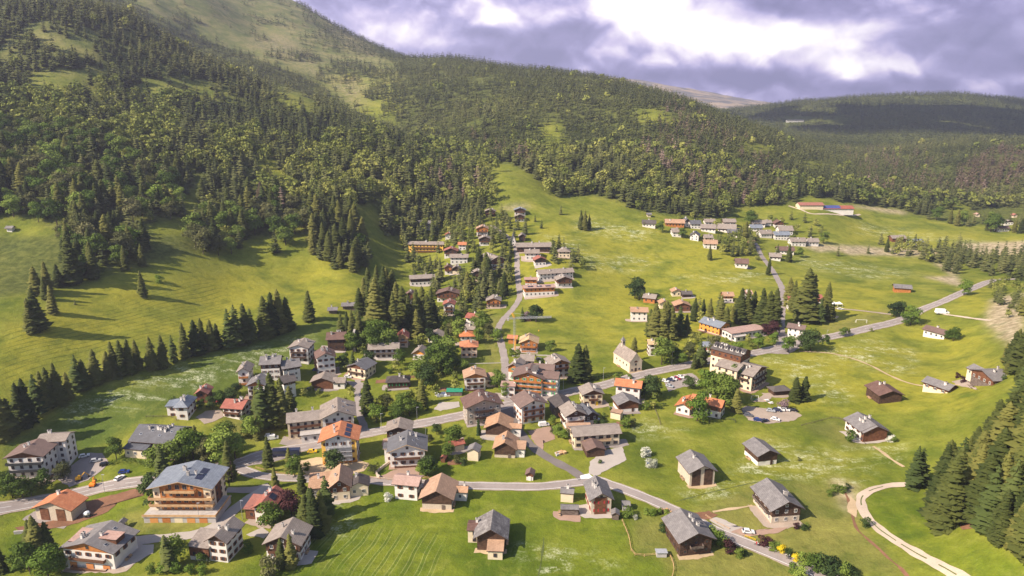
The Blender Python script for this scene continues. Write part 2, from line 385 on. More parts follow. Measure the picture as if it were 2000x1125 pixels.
CLEAR=[[(30,45),(60,48),(140,85),(200,105),(190,122),(60,78)],[(0,82),(25,86),(22,112),(0,106)],[(60,140),(180,132),(212,150),(200,190),(110,195),(55,185)],[(270,155),(330,150),(400,160),(462,200),(430,205),(370,195),(330,185),(300,210),(280,190)],
 [(140,70),(200,75),(195,100),(150,92)],[(1040,240),(1100,238),(1112,300),(1085,325),(1058,270)],[(1240,212),(1290,214),(1325,240),(1250,243)],[(1440,280),(1512,288),(1500,302),(1440,292)],[(1535,300),(1560,298),(1562,310),(1540,308)],[(1565,308),(1622,325),(1615,338),(1570,326)],
 [(340,445),(360,390),(392,352),(415,358),(384,420),(372,472),(350,478)],[(515,312),(560,318),(562,348),(500,342)],[(700,396),(745,412),(752,470),(722,470)],[(940,315),(965,325),(988,352),(994,395),(960,395),(955,350)],
 [(1630,285),(1660,283),(1655,296),(1625,292)],[(1725,350),(1752,352),(1748,362),(1722,360)],[(770,275),(810,278),(800,292),(768,288)],[(640,170),(700,165),(735,230),(690,225)],[(520,160),(600,185),(650,235),(560,215)],[(1855,395),(1890,398),(1888,425),(1860,425)],[(565,415),(600,400),(596,450),(572,452)]]
FLOWER=[[(130,795),(350,715),(470,690),(620,650),(560,700),(420,740),(330,790),(200,800),(130,840)],[(1225,825),(1290,820),(1300,850),(1250,855)],[(1290,835),(1345,830),(1345,850),(1300,852)],[(1330,955),(1440,945),(1430,975),(1350,975)],
 [(1480,860),(1700,900),(1690,950),(1560,930),(1420,945),(1450,900)],[(1590,690),(1700,660),(1790,690),(1790,730),(1700,720)],[(1300,540),(1500,530),(1505,545),(1400,555)],[(1130,500),(1300,500),(1250,530),(1150,525)],
 [(1130,425),(1230,440),(1300,462),(1230,470),(1120,450)],[(1660,435),(1900,470),(1960,480),(1800,470),(1680,455)],[(1560,500),(1700,520),(1800,535),(1700,545),(1560,520)],[(560,1000),(700,985),(690,1040),(600,1050)],[(1000,1060),(1150,1080),(1220,1110),(1050,1125)],[(1620,880),(1640,870),(1780,870),(1760,905)],[(1480,700),(1590,700),(1660,770),(1560,750)],[(1060,455),(1140,470),(1140,500),(1070,490)],[(1560,700),(1600,700),(1660,780),(1620,790)]]
LUSH=[[(560,955),(900,955),(1130,950),(1300,1010),(1230,1015),(1320,1125),(1320,1180),(380,1180),(560,1040)],[(880,860),(960,900),(1130,935),(900,940),(840,925)],[(150,960),(320,900),(290,1000),(200,1030)],[(1690,950),(1830,1000),(2010,1100),(2010,1180),(1880,1125),(1700,1010)],[(0,990),(70,985),(60,1125),(0,1125)]]
YELLOW=[[(1000,430),(1240,440),(1500,500),(1500,640),(1260,700),(1100,640),(1020,600)],[(1560,680),(1900,640),(1950,720),(1900,800),(1500,800)],[(1130,470),(1300,480),(1500,520),(1450,560),(1250,560),(1150,540)],[(1640,430),(1900,460),(2000,470),(2000,485),(1800,480),(1650,470)],[(1540,540),(1750,560),(1740,620),(1640,640),(1560,600)],[(1480,690),(1620,720),(1640,800),(1520,790)],[(200,560),(700,500),(700,590),(500,620),(100,700),(0,760),(0,650)],[(1780,640),(1900,640),(1900,700),(1780,720)],[(1880,555),(1940,560),(1960,600),(1900,620),(1860,590)]]
DRY2=[[(480,90),(560,60),(590,100),(640,150),(600,150),(560,110)],[(640,160),(700,150),(715,175),(690,225)],[(640,20),(700,60),(740,120),(700,110),(650,60)],[(730,395),(760,400),(752,412)]]
DRY=[[(1570,475),(1850,490),(1870,500),(1800,500),(1660,498),(1640,490),(1600,492),(1570,482)],[(1870,476),(2010,470),(2010,500),(1880,495)],[(1935,585),(2000,570),(2000,650),(1975,680),(1925,630)],[(1820,510),(1860,520),(1880,560),(1860,555),(1800,540),(1860,540)],[(1640,400),(1700,403),(1770,412),(1770,420),(1700,410)],[(980,402),(1035,400),(1030,408),(985,408)],[(1620,935),(1672,950),(1672,1010),(1650,990)]]
MOWN=[[(1345,1000),(1480,945),(1560,938),(1640,960),(1680,1020),(1780,1125),(1310,1125),(1280,1060),(1350,1020)],[(1230,1010),(1300,1005),(1330,1060),(1310,1085),(1240,1085)],[(265,1000),(420,1015),(380,1035),(240,1040),(220,1030),(250,990)],[(1560,830),(1640,818),(1720,880),(1640,870)],[(1590,640),(1740,600),(1760,615),(1640,650)],[(940,615),(980,615),(975,760),(945,715)],[(430,820),(560,810),(540,850),(470,865),(440,850)]]
TRACK1=[(0,640),(180,620),(300,560),(420,540),(440,600),(400,660),(200,690),(60,745),(0,750)]
TRACK2=[(610,1040),(680,1030),(860,1045),(860,1130),(560,1130)]
DARKG=[[(30,850),(150,790),(280,740),(480,670),(640,620),(700,620),(650,680),(480,760),(330,800),(200,870),(0,960),(0,860)]]  # field whose soft cloud shade is painted into the ground
rs=np.random.RandomState(4)
def cover(polys,px,py,n=7,jit=5):
    o=np.zeros(px.shape)
    for k in range(n):
        jx=px+rs.normal(0,jit,px.shape); jy=py+rs.normal(0,jit*.45,px.shape)
        h=np.zeros(px.shape,bool)
        for p in polys: h|=inpoly(jx,jy,p)
        o+=h
    return o/n
def smooth(a,n=1):
    for _ in range(n):
        p=np.pad(a,1,'edge'); a=(p[1:-1,1:-1]*4+p[:-2,1:-1]*2+p[2:,1:-1]*2+p[1:-1,:-2]*2+p[1:-1,2:]*2)/12
    return a
PX,PY,PD=proj(GX,GY,Z)
front=(GY>40)
AT={}
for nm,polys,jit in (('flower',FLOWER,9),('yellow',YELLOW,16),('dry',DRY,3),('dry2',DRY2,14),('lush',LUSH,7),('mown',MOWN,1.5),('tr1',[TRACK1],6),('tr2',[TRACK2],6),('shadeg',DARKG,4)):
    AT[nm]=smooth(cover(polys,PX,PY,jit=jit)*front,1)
fo=cover([FOREST],PX,PY,jit=3)
cl=cover([BARE,THIN]+CLEAR,PX,PY,jit=9)
inside=(PX>-60)&(PX<2060)&(PY<460)
fo=np.where(inside,fo*(1-cl),np.where((Z>40),1.0,0))*front
fo[GY>5000]=0
AT['forest']=smooth(fo,2)
AT['alp']=np.clip((Z-130)/120,0,1)*(GY<4800)
AT['farp']=((GY>4700)).astype(float)
idx=(np.arange(NS-1)[None,:]+np.arange(NT-1)[:,None]*NS)
Fq=np.stack([idx,idx+1,idx+NS+1,idx+NS],-1).reshape(-1,4)
def groundm(b,p):
    g=b.n('ShaderNodeNewGeometry'); P=g.outputs['Position']
    def at(n): x=b.n('ShaderNodeAttribute'); x.attribute_name=n; return x.outputs['Fac']
    big=b.noise(P,.006,4,.55); mid=b.noise(P,.028,5,.62,.4); fin=b.noise(P,.22,5,.7); med=b.noise(P,.085,4,.65,.5); gr=b.noise(P,1.1,4,.75)
    c=b.ramp(mid,[(.30,(.074,.104,.012)),(.44,(.130,.155,.017)),(.56,(.190,.200,.026)),(.70,(.262,.250,.042))])
    c=b.mix(b.m('MULTIPLY',b.sstep(big,.42,.62),.5),c,(.205,.210,.028))
    c=b.mix(b.m('MULTIPLY',at('yellow'),b.sstep(mid,.3,.62)),c,(.270,.252,.028))
    c=b.mix(b.m('MULTIPLY',at('lush'),.62),c,b.mix(b.sstep(mid,.35,.65),(.058,.104,.006),(.125,.166,.010)))
    c=b.mix(b.m('MULTIPLY',at('shadeg'),.7),c,(.070,.108,.022))  # thin cloud shade over the lower left field, painted as darker grass
    c=b.mix(b.m('MULTIPLY',at('mown'),.8),c,b.mix(b.sstep(mid,.35,.65),(.145,.150,.035),(.215,.195,.052)))
    c=b.mix(b.m('MULTIPLY',at('alp'),.8),c,b.mix(b.sstep(mid,.4,.62),(.125,.142,.055),(.215,.19,.095)))
    c=b.mix(at('dry'),c,b.mix(b.sstep(fin,.35,.65),(.30,.24,.14),(.46,.37,.25)))
    c=b.mix(b.m('MULTIPLY',at('dry2'),b.sstep(fin,.4,.6)),c,(.27,.22,.13))
    c=b.mix(b.m('MULTIPLY',b.sstep(med,.50,.66),.38),c,(.060,.095,.013))
    c=b.mix(b.m('MULTIPLY',b.m('SUBTRACT',1,b.sstep(med,.33,.47)),.26),c,(.30,.30,.06))
    # blossom of the hay meadows
    fl=b.m('MULTIPLY',at('flower'),b.sstep(b.m('ADD',b.m('MULTIPLY',fin,.5),b.m('MULTIPLY',gr,.5)),.46,.60))
    mp=b.n('ShaderNodeMapping'); mp.inputs['Scale'].default_value=(.05,.16,.1); b.l(P,mp.inputs[0]); stx=b.noise(mp.outputs[0],1,4,.6,.6)
    fl=b.m('MULTIPLY',fl,b.sstep(stx,.42,.6))
    c=b.mix(b.m('MULTIPLY',fl,.75),c,(.52,.52,.36))
    dots=b.m('MULTIPLY',b.sstep(gr,.66,.74),b.sstep(mid,.5,.62)); c=b.mix(b.m('MULTIPLY',dots,.28),c,(.5,.5,.33))
    # cut and driven lines in the grass
    mp2=b.n('ShaderNodeMapping'); mp2.inputs['Rotation'].default_value=(0,0,R(24)); b.l(P,mp2.inputs[0])
    w1=b.n('ShaderNodeTexWave'); w1.inputs['Scale'].default_value=.085; w1.inputs['Distortion'].default_value=7; w1.inputs['Detail'].default_value=2; w1.inputs['Detail Scale'].default_value=.35; b.l(mp2.outputs[0],w1.inputs[0])
    c=b.mix(b.m('MULTIPLY',b.m('MULTIPLY',at('tr1'),b.sstep(w1.outputs['Fac'],.80,.97)),b.m('MULTIPLY',b.sstep(stx,.3,.6),.55)),c,(.055,.085,.012))
    mp3=b.n('ShaderNodeMapping'); mp3.inputs['Rotation'].default_value=(0,0,R(14)); b.l(P,mp3.inputs[0])
    w2=b.n('ShaderNodeTexWave'); w2.inputs['Scale'].default_value=.075; w2.inputs['Distortion'].default_value=4.5; w2.inputs['Detail'].default_value=2; w2.inputs['Detail Scale'].default_value=.4; b.l(mp3.outputs[0],w2.inputs[0])
    brk=b.m('MULTIPLY',b.sstep(mid,.38,.5),1.0)
    c=b.mix(b.m('MULTIPLY',b.m('MULTIPLY',at('tr2'),b.sstep(w2.outputs['Fac'],.86,.97)),b.m('MULTIPLY',brk,.45)),c,(.045,.085,.012))
    c=b.mix(b.m('MULTIPLY',b.m('MULTIPLY',at('tr2'),b.m('MULTIPLY',b.sstep(w2.outputs['Fac'],.62,.76),b.m('SUBTRACT',1,b.sstep(w2.outputs['Fac'],.8,.9)))),b.m('MULTIPLY',brk,.3)),c,(.36,.37,.16))
    c=b.mix(b.m('MULTIPLY',at('forest'),.8),c,b.mix(b.sstep(fin,.4,.6),(.045,.06,.016),(.10,.11,.03)))
    c=b.mix(at('farp'),c,b.mix(b.sstep(big,.42,.58),(.13,.12,.11),(.34,.26,.18)))
    f2=b.m('ADD',.30,b.m('MULTIPLY',b.m('ADD',b.m('MULTIPLY',fin,.6),b.m('MULTIPLY',gr,.4)),1.4))
    cc=b.n('ShaderNodeCombineXYZ')
    for i in range(3): b.l(f2,cc.inputs[i])
    c=b.mix(1.0,c,cc.outputs[0],'MULTIPLY')
    setc(b,p,c); p.inputs['Roughness'].default_value=.95; p.inputs['Specular IOR Level'].default_value=.1
    bm=b.n('ShaderNodeBump'); bm.inputs['Strength'].default_value=.55; bm.inputs['Distance'].default_value=.5
    b.l(b.m('ADD',gr,b.m('MULTIPLY',fin,2.2)),bm.inputs['Height']); b.l(bm.outputs[0],p.inputs['Normal'])
mat('ground',groundm)
me=npmesh('ground',np.stack([GX,GY,Z],-1).reshape(-1,3),Fq,['ground'],{k:v.ravel() for k,v in AT.items()})
me.polygons.foreach_set('use_smooth',np.ones(len(Fq),bool))
tag(link('ground',me),kind='structure')
# ---------------------------------------------------------------- roads, paths, yards (draped sheets)
def pxw(pl): 
    X,Y,Zz,d=Garr([p[0] for p in pl],[p[1] for p in pl]); return np.stack([X,Y],-1)
def catmull(P,step=2.0,close=False):
    P=np.asarray(P,float); out=[]
    n=len(P)
    for i in range(n-1):
        p0=P[max(i-1,0)]; p1=P[i]; p2=P[i+1]; p3=P[min(i+2,n-1)]
        L=np.linalg.norm(p2-p1); k=max(2,int(L/step))
        for t in np.arange(k)/k:
            out.append(.5*((2*p1)+(-p0+p2)*t+(2*p0-5*p1+4*p2-p3)*t*t+(-p0+3*p1-3*p2+p3)*t**3))
    out.append(P[-1]); return np.array(out)
ROADS=[]
def side(P):
    T=np.gradient(P,axis=0); T/=np.linalg.norm(T,axis=1)[:,None]+1e-9
    return np.stack([-T[:,1],T[:,0]],-1)
def strip(name,P,o0,o1,m,lift,kind='structure',nx=4,wob=0):
    Nn=side(P); V=[]; 
    for i,p in enumerate(P):
        for k in range(nx+1):
            o=o0+(o1-o0)*k/nx
            if wob and k in (0,nx): o+=wob*math.sin(i*1.3+k)*math.sin(i*.37)
            q_=p+Nn[i]*o; V.append((q_[0],q_[1],0))
    V=np.array(V); V[:,2]=H(V[:,0],V[:,1])+lift
    Fq=[(i*(nx+1)+k,(i+1)*(nx+1)+k,(i+1)*(nx+1)+k+1,i*(nx+1)+k+1) for i in range(len(P)-1) for k in range(nx)]
    o=link(name,npmesh(name,V,[f[::-1] for f in Fq],[m]))
    return tag(o,kind=kind)
def road(name,pl,w,m,lift=.16,edge=True,dash=False,verge=None):
    P=catmull(pxw(pl)); ROADS.append((P,w/2))
    strip(name,P,-w/2,w/2,m,lift,wob=.12 if edge else .32)
    if edge:
        for s in (-1,1): strip('road_edge_line',P,s*(w/2-.35)-.11,s*(w/2-.35)+.11,'paint_white',lift+.02,nx=1)
    if dash:
        mb=[]; Nn=side(P); V=[];Fc=[]
        for i in range(0,len(P)-2,4):
            for j,(a,b) in enumerate(((P[i],P[i+2]),)):
                k=len(V); n_=Nn[i]
                for q_ in (a-n_*.09,a+n_*.09,b+n_*.09,b-n_*.09): V.append((q_[0],q_[1],float(H(q_[0],q_[1]))+lift+.02))
                Fc.append((k+3,k+2,k+1,k))
        tag(link('road_centre_dashes',npmesh('road_centre_dashes',V,Fc,['paint_white'])),kind='structure')
    if verge: strip('road_verge',P,-w/2-verge,w/2+verge,'gravel',lift-.06,wob=.3)
    return P
def patch(name,pl,m,lift=.12,kind='structure',cell=1.6,world=False):
    """flat yard: polygon given by its corners, gridded and draped over the ground"""
    Wp=np.array(pl,float) if world else pxw(pl); poly=[tuple(p) for p in Wp]
    import itertools
    c=Wp.mean(0); n=len(poly)
    # subdivide the outline and fill with rings towards the centre
    out=[]
    for i in range(n):
        a=Wp[i]; b=Wp[(i+1)%n]; k=max(1,int(np.linalg.norm(b-a)/cell))
        for t in np.arange(k)/k: out.append(a+(b-a)*t)
    out=np.array(out); M_=len(out); Rn=max(3,int(np.linalg.norm(out-c,axis=1).max()/cell/1.5))
    jit=np.random.RandomState(len(pl)*7+int(abs(c[0]))).normal(0,.22,out.shape); out=out+jit
    V=[];Fc=[]
    for r in range(Rn):
        t=1-r/Rn
        for q_ in out: V.append((*(c+(q_-c)*t),0))
    V.append((*c,0)); V=np.array(V); V[:,2]=H(V[:,0],V[:,1])+lift
    tri=[]
    for r in range(Rn-1):
        for i in range(M_):
            a=r*M_+i; b=r*M_+(i+1)%M_; tri+= [(a,b,b+M_),(a,b+M_,a+M_)]
    for i in range(M_): tri.append(((Rn-1)*M_+i,(Rn-1)*M_+(i+1)%M_,Rn*M_))
    o=link(name,npmesh(name,V,tri,[m]))
    PATCH.append(poly)
    return tag(o,kind=kind)
PATCH=[]
main_road=[(-60,1002),(0,993),(100,975),(200,952),(290,938),(380,921),(464,905),(507,890),(560,879),(620,869),(700,850),(780,835),(850,822),(905,811),(960,799),(1010,787),(1085,772),(1130,762),(1180,752),(1260,730),(1330,716),(1400,702),(1480,688),(1530,677),(1600,662),(1650,652),(1700,640),(1760,625),(1800,605),(1850,585),(1900,563),(1940,548),(1985,545)]
RM=road('main_road',main_road,7.2,'asphalt',.20,True,True,.9)
RL=road('lower_road',[(466,914),(495,926),(524,931),(570,934),(620,936),(720,938),(790,943),(900,948),(980,950),(1060,950),(1130,942),(1165,938),(1190,946),(1250,968),(1330,1003),(1400,1038),(1480,1070),(1560,1103),(1620,1130),(1700,1165)],5.2,'asphalt',.17,True,False,.5)
road('village_street',[(992,792),(1003,815),(1012,838),(1025,858),(1045,877),(1080,900),(1115,918),(1140,936)],4.6,'asphalt_dark',.185,False)
road('uphill_lane',[(996,790),(991,772),(986,750),(987,725),(985,700),(979,672),(972,648),(982,625),(1002,603),(1015,580),(1012,552),(1010,522),(1009,495),(1000,470),(960,440)],4.6,'asphalt',.15,False)
road('side_lane',[(714,843),(706,820),(702,800),(699,775),(697,755),(700,742)],3.6,'asphalt',.15,False)
road('hamlet_street',[(1522,680),(1525,650),(1526,620),(1528,597),(1530,578),(1526,560),(1518,545),(1508,527),(1496,512),(1486,498),(1480,484),(1474,474)],5.0,'asphalt',.15,False)
road('drive',[(526,948),(500,966),(470,985),(423,1025),(383,1043),(340,1049),(308,1052),(250,1058)],5.0,'concrete_yard',.15,False)
road('drive',[(526,948),(490,957),(442,957)],4.5,'asphalt',.14,False)
GT=road('gravel_track',[(1800,944),(1770,946),(1735,949),(1705,956),(1685,968),(1681,982),(1690,1005),(1715,1032),(1760,1063),(1820,1097),(1880,1130),(1950,1170)],3.6,'gravel_light',.16,False)
road('footpath',[(1560,686),(1620,690),(1660,699),(1700,714),(1745,737),(1790,752),(1840,754),(1875,751)],1.5,'sand',.13,False)
road('footpath',[(1705,872),(1725,885),(1745,900),(1765,912)],1.3,'sand',.13,False)
road('footpath',[(1835,612),(1880,619),(1935,626)],2.2,'gravel_light',.13,False)
road('farm_track',[(1540,402),(1565,410),(1590,418),(1640,420),(1680,419)],3,'gravel_light',.16,False)
road('footpath',[(905,855),(880,875),(862,898)],1.4,'gravel',.13,False)
road('footpath',[(1392,1000),(1435,993),(1470,988)],1.2,'sand',.13,False)
road('footpath',[(1580,598),(1640,603),(1690,608),(1740,614)],3,'gravel',.13,False)
plain('track_grass',(.10,.12,.035),var=.3)
rt=random.Random(3); i=6
while i<len(GT)-8:
    k=rt.randint(2,7); off=rt.uniform(-.12,.12); strip('track_grass',GT[i:i+k+1],-.22+off,.22+off,'track_grass',.18,nx=1,wob=.08); i+=k+rt.randint(1,4)
road('ditch',[(1650,962),(1660,985),(1664,1005),(1672,1030),(1690,1050),(1712,1068),(1735,1090),(1760,1112),(1785,1140)],.9,'soil',.10,False)
road('trodden_line',[(1440,1012),(1420,1075),(1330,1120)],.5,'sand',.05,False) if False else None
road('trodden_line',[(1062,1050),(1058,1090),(1050,1130)],.45,'track_grass',.06,False); road('trodden_line',[(1320,980),(1370,966),(1430,952),(1490,940),(1550,938)],.4,'track_grass',.06,False)
patch('car_park',[(1298,748),(1318,733),(1352,729),(1368,742),(1366,752),(1330,757),(1305,765)],'asphalt')
patch('car_park',[(1440,800),(1460,793),(1500,799),(1548,800),(1567,812),(1550,822),(1500,828),(1462,820)],'gravel')
patch('hotel_yard',[(130,916),(172,884),(198,886),(212,900),(205,915),(172,938),(135,952),(110,935)],'asphalt')
patch('car_park',[(1030,842),(1078,832),(1085,858),(1062,866),(1060,880),(1045,868)],'paving')
patch('farm_yard',[(1152,902),(1180,880),(1215,872),(1224,898),(1192,915),(1172,926),(1160,932),(1150,925)],'concrete_yard')
patch('building_site',[(150,985),(200,972),(283,950),(280,968),(230,982),(210,1000),(180,1012),(150,1022),(40,1042),(30,1030),(110,1018)],'soil')
patch('bare_yard',[(560,908),(618,893),(700,898),(722,905),(712,920),(660,932),(600,926)],'sand')
patch('paved_forecourt',[(745,930),(770,918),(815,912),(820,925),(815,938),(740,936)],'paving')
patch('driveway',[(1382,1015),(1400,1010),(1450,1030),(1425,1040)],'concrete_yard')
patch('driveway',[(1345,1003),(1385,998),(1402,1006),(1385,1014),(1365,1012)],'soil')
patch('driveway',[(1425,1040),(1450,1030),(1470,1036),(1540,1030),(1520,1042),(1460,1048)],'paving')
patch('yard',[(480,1045),(510,1030),(525,1040),(518,1052)],'concrete_yard')
patch('yard',[(252,1062),(300,1064),(300,1080),(245,1112),(232,1100)],'concrete_yard')
patch('yard',[(676,744),(716,748),(720,760),(690,758)],'asphalt')
patch('hotel_forecourt',[(545,868),(555,852),(620,856),(640,872),(600,876)],'asphalt')
patch('yard',[(1900,735),(1860,745),(1868,752),(1912,763),(1900,755)],'gravel')
patch('terrace',[(848,800),(858,786),(896,785),(898,795),(860,803)],'concrete_yard')
patch('bus_stop_bay',[(470,912),(505,892),(560,884),(575,893),(520,905)],'asphalt')
patch('square',[(975,788),(1010,780),(1020,800),(1005,815),(985,812),(972,800)],'asphalt_dark',.17)
patch('side_square',[(1480,690),(1500,680),(1535,665),(1560,668),(1580,662),(1560,680),(1540,692)],'asphalt',.15)
patch('hotel_terrace',[(1490,772),(1515,765),(1500,785),(1470,785)],'gravel')
patch('forest_gap_soil',[(1865,1020),(1900,1018),(1905,1032),(1880,1034)],'soil')
patch('courtyard',[(384,815),(400,803),(430,800),(440,812),(415,825),(400,828)],'gravel')
patch('earth_patch',[(1660,970),(1676,985),(1672,1012),(1654,1000)],'sand')
patch('volleyball_court',[(1568,627),(1600,612),(1640,618),(1625,630)],'sand')
patch('junction_island',[(1133,929),(1152,926),(1162,934),(1136,937)],'paint_white',.22)

# ---------------------------------------------------------------- buildings
BLD=[]; WC={}
def winmesh(w,h,fr,detail):
    k=('f',w,h,fr,detail)
    if k not in WC:
        m=MB()
        if detail:
            t=.09
            m.box(-w/2-t,-w/2,-.07,.0,-h/2-t,h/2+t,fr); m.box(w/2,w/2+t,-.07,0,-h/2-t,h/2+t,fr)
            m.box(-w/2,w/2,-.07,0,h/2,h/2+t,fr); m.box(-w/2,w/2,-.11,0,-h/2-t,-h/2,fr)
        else: m.box(-w/2,w/2,-.06,0,-h/2,h/2,'glass')
        WC[k]=m.mesh('window')
    return WC[k]
def panemesh(w,h,fr):
    k=('p',w,h,fr)
    if k not in WC:
        m=MB(); m.box(-w/2,w/2,-.03,0,-h/2,h/2,'glass'); m.box(-.03,.03,-.05,-.031,-h/2,h/2,fr); WC[k]=m.mesh('pane')
    return WC[k]
def shutmesh(w,h,c):
    k=('s',w,h,c)
    if k not in WC:
        m=MB(); m.box(-.225,.225,-.09,-.01,-h/2,h/2,c); WC[k]=m.mesh('shutter')
    return WC[k]
def roof(parent,x,y,w,l,e,r,mode,rm,oh=1.0,fas='fascia',t=.28):
    """gable (g: ridge into depth, e: ridge along the front), hip, shed or flat; the roof's own frame has its ridge on x"""
    if mode in('g','h'): hw,hl,rz=w/2,l/2,R(90)
    else: hw,hl,rz=l/2,w/2,0
    m=MB(); X=hl+oh; s=r/hw; Y=hw+oh; zt=r; ze=-s*oh
    if mode in('g','e'):
        m.add([(-X,-Y,ze+t),(X,-Y,ze+t),(X,0,zt+t),(-X,0,zt+t)],[(0,1,2,3)],rm)
        m.add([(-X,0,zt+t),(X,0,zt+t),(X,Y,ze+t),(-X,Y,ze+t)],[(0,1,2,3)],rm)
        vs=[(-X,-Y,ze+.02),(X,-Y,ze+.02),(X,0,zt+.02),(-X,0,zt+.02),(X,Y,ze+.02),(-X,Y,ze+.02),
            (-X,-Y,ze+t),(X,-Y,ze+t),(X,0,zt+t),(-X,0,zt+t),(X,Y,ze+t),(-X,Y,ze+t)]
        m.add(vs,[(3,2,1,0),(5,4,2,3),(0,1,7,6),(4,5,11,10),(1,2,8,7),(2,4,10,8),(3,0,6,9),(5,3,9,11)],fas)
    elif mode in('h','he'):
        k=min(hl*.62,hw)
        a=X-k-oh*.2
        top=[(-X,-Y,ze+t),(X,-Y,ze+t),(X,Y,ze+t),(-X,Y,ze+t),(-a,0,zt+t),(a,0,zt+t)]
        m.add(top,[(0,1,5,4),(1,2,5),(2,3,4,5),(3,0,4)],rm)
        m.add([(-X,-Y,ze),(X,-Y,ze),(X,Y,ze),(-X,Y,ze)]+top[:4],[(3,2,1,0),(0,1,5,4),(1,2,6,5),(2,3,7,6),(3,0,4,7)],fas)
    else:
        if mode=='s': zs=(-.1,r)
        else: zs=(.02,.02)
        top=[(-X,-Y,zs[0]+t),(X,-Y,zs[0]+t),(X,Y,zs[1]+t),(-X,Y,zs[1]+t)]
        m.add(top,[(0,1,2,3)],rm)
        m.add([(-X,-Y,zs[0]),(X,-Y,zs[0]),(X,Y,zs[1]),(-X,Y,zs[1])]+top,[(3,2,1,0),(0,1,5,4),(1,2,6,5),(2,3,7,6),(3,0,4,7)],fas)
    ro=m.build('roof',parent,(x,y+l/2,e),rz)
    ro['_d']=0
    def zat(u,v):
        if mode in('g','e','h','he'): return r*(1-abs(v)/hw)+t
        return (r*(v+hw)/(2*hw) if mode=='s' else 0)+t
    return ro,hl,hw,zat
def chimney(ro,u,v,z,s=.8,h=1.5,c='wall_white'):
    m=MB(); m.box(-s/2,s/2,-s/2,s/2,-1.2,h,c); m.box(-s/2-.15,s/2+.15,-s/2-.15,s/2+.15,h+.01,h+.16,'concrete'); m.box(-s/4,s/4,-s/4,s/4,h+.165,h+.4,'metal_dark')
    m.build('chimney',ro,(u,v,z))
def volume(root,x,y,w,l,e,r,mode,wall,upper,rm,split=.5,oh=1.0,fas='fascia',base=3.5):
    m=MB(); hw=w/2; sp=e*split if upper else e
    def prof(z0,gable,mt,g):
        a,b=-hw-g,hw+g; y0,y1=y-g,y+l+g
        vs=[(x+a,y0,z0),(x+b,y0,z0),(x+b,y1,z0),(x+a,y1,z0),(x+a,y0,e),(x+b,y0,e),(x+b,y1,e),(x+a,y1,e)]
        fs=[(0,1,5,4),(1,2,6,5),(2,3,7,6),(3,0,4,7)]
        if g: fs.append((3,2,1,0))
        if mode=='g' : vs+=[(x,y0,e+r),(x,y1,e+r)]; fs+=[(4,5,8),(6,7,9),(5,6,9,8),(7,4,8,9)]
        elif mode=='e': vs+=[(x+a,y+l/2,e+r),(x+b,y+l/2,e+r)]; fs+=[(7,8,4),(5,9,6),(4,8,9,5),(7,6,9,8)]
        elif mode=='s': vs+=[(x+b,y1,e+r),(x+a,y1,e+r)]; fs+=[(1+4,2+4,8),(3+4,4,9),(6,7,9,8),(4,5,8,9)]
        else: fs.append((4,5,6,7))
        return vs,fs
    if upper:
        m.box(x-hw,x+hw,y,y+l,-base,sp,wall); m.build('wall',root)
        m=MB(); vs,fs=prof(sp,True,upper,.07); m.add(vs,fs,upper); m.build('upper_wall',root)
    else:
        vs,fs=prof(-base,True,wall,0); m.add(vs,fs,wall); m.build('wall',root)
    return roof(root,x,y,w,l,e,r,mode,rm,oh,fas)
def windows(root,x,y,w,l,e,faces,detail,fr,sh,upper,split,fl=None,skip=0,hw_=(1.0,1.25),dz=0):
    fl=fl or max(1,int((e+.6)/2.7)); fh=e/fl; n_=0
    for f in faces:
        W_=w if f in'fb' else l; k=max(1,int(W_/3.1)); 
        for j in range(fl):
            if j<skip: continue
            z=fh*j+fh*.52+dz
            for i in range(k):
                u=(i+.5)/k*W_-W_/2
                ww,hh=hw_
                if f=='f': loc=(x+u,y-.085,z); rz=0
                elif f=='l': loc=(x-w/2-.085,y+l/2-u,z); rz=R(-90)
                elif f=='r': loc=(x+w/2+.085,y+l/2+u,z); rz=R(90)
                o=link('window',winmesh(ww,hh,fr,detail),root,loc,rz); n_+=1
                if detail:
                    link('pane',panemesh(ww,hh,fr),o)
                    if sh:
                        link('shutter',shutmesh(ww,hh,sh),o,(-ww/2-.33,0,0)); link('shutter',shutmesh(ww,hh,sh),o,(ww/2+.33,0,0))
    return n_
def balcony(root,x,y,w,z,c='frame_brown',dep=1.3,face='f',det=True):
    m=MB(); m.box(-w/2,w/2,-dep,0,-.18,0,c); o=m.build('balcony',root,(x,y,z),{'f':0,'l':R(-90),'r':R(90)}[face])
    m=MB(); m.box(-w/2,w/2,-dep-.07,-dep-.005,.12,.95,c); m.box(-w/2-.065,-w/2-.005,-dep,0,.12,.95,c); m.box(w/2+.005,w/2+.065,-dep,0,.12,.95,c)
    m.box(-w/2-.1,w/2+.1,-dep-.12,-dep-.075,.96,1.05,c)
    m.build('railing',o)
    return o
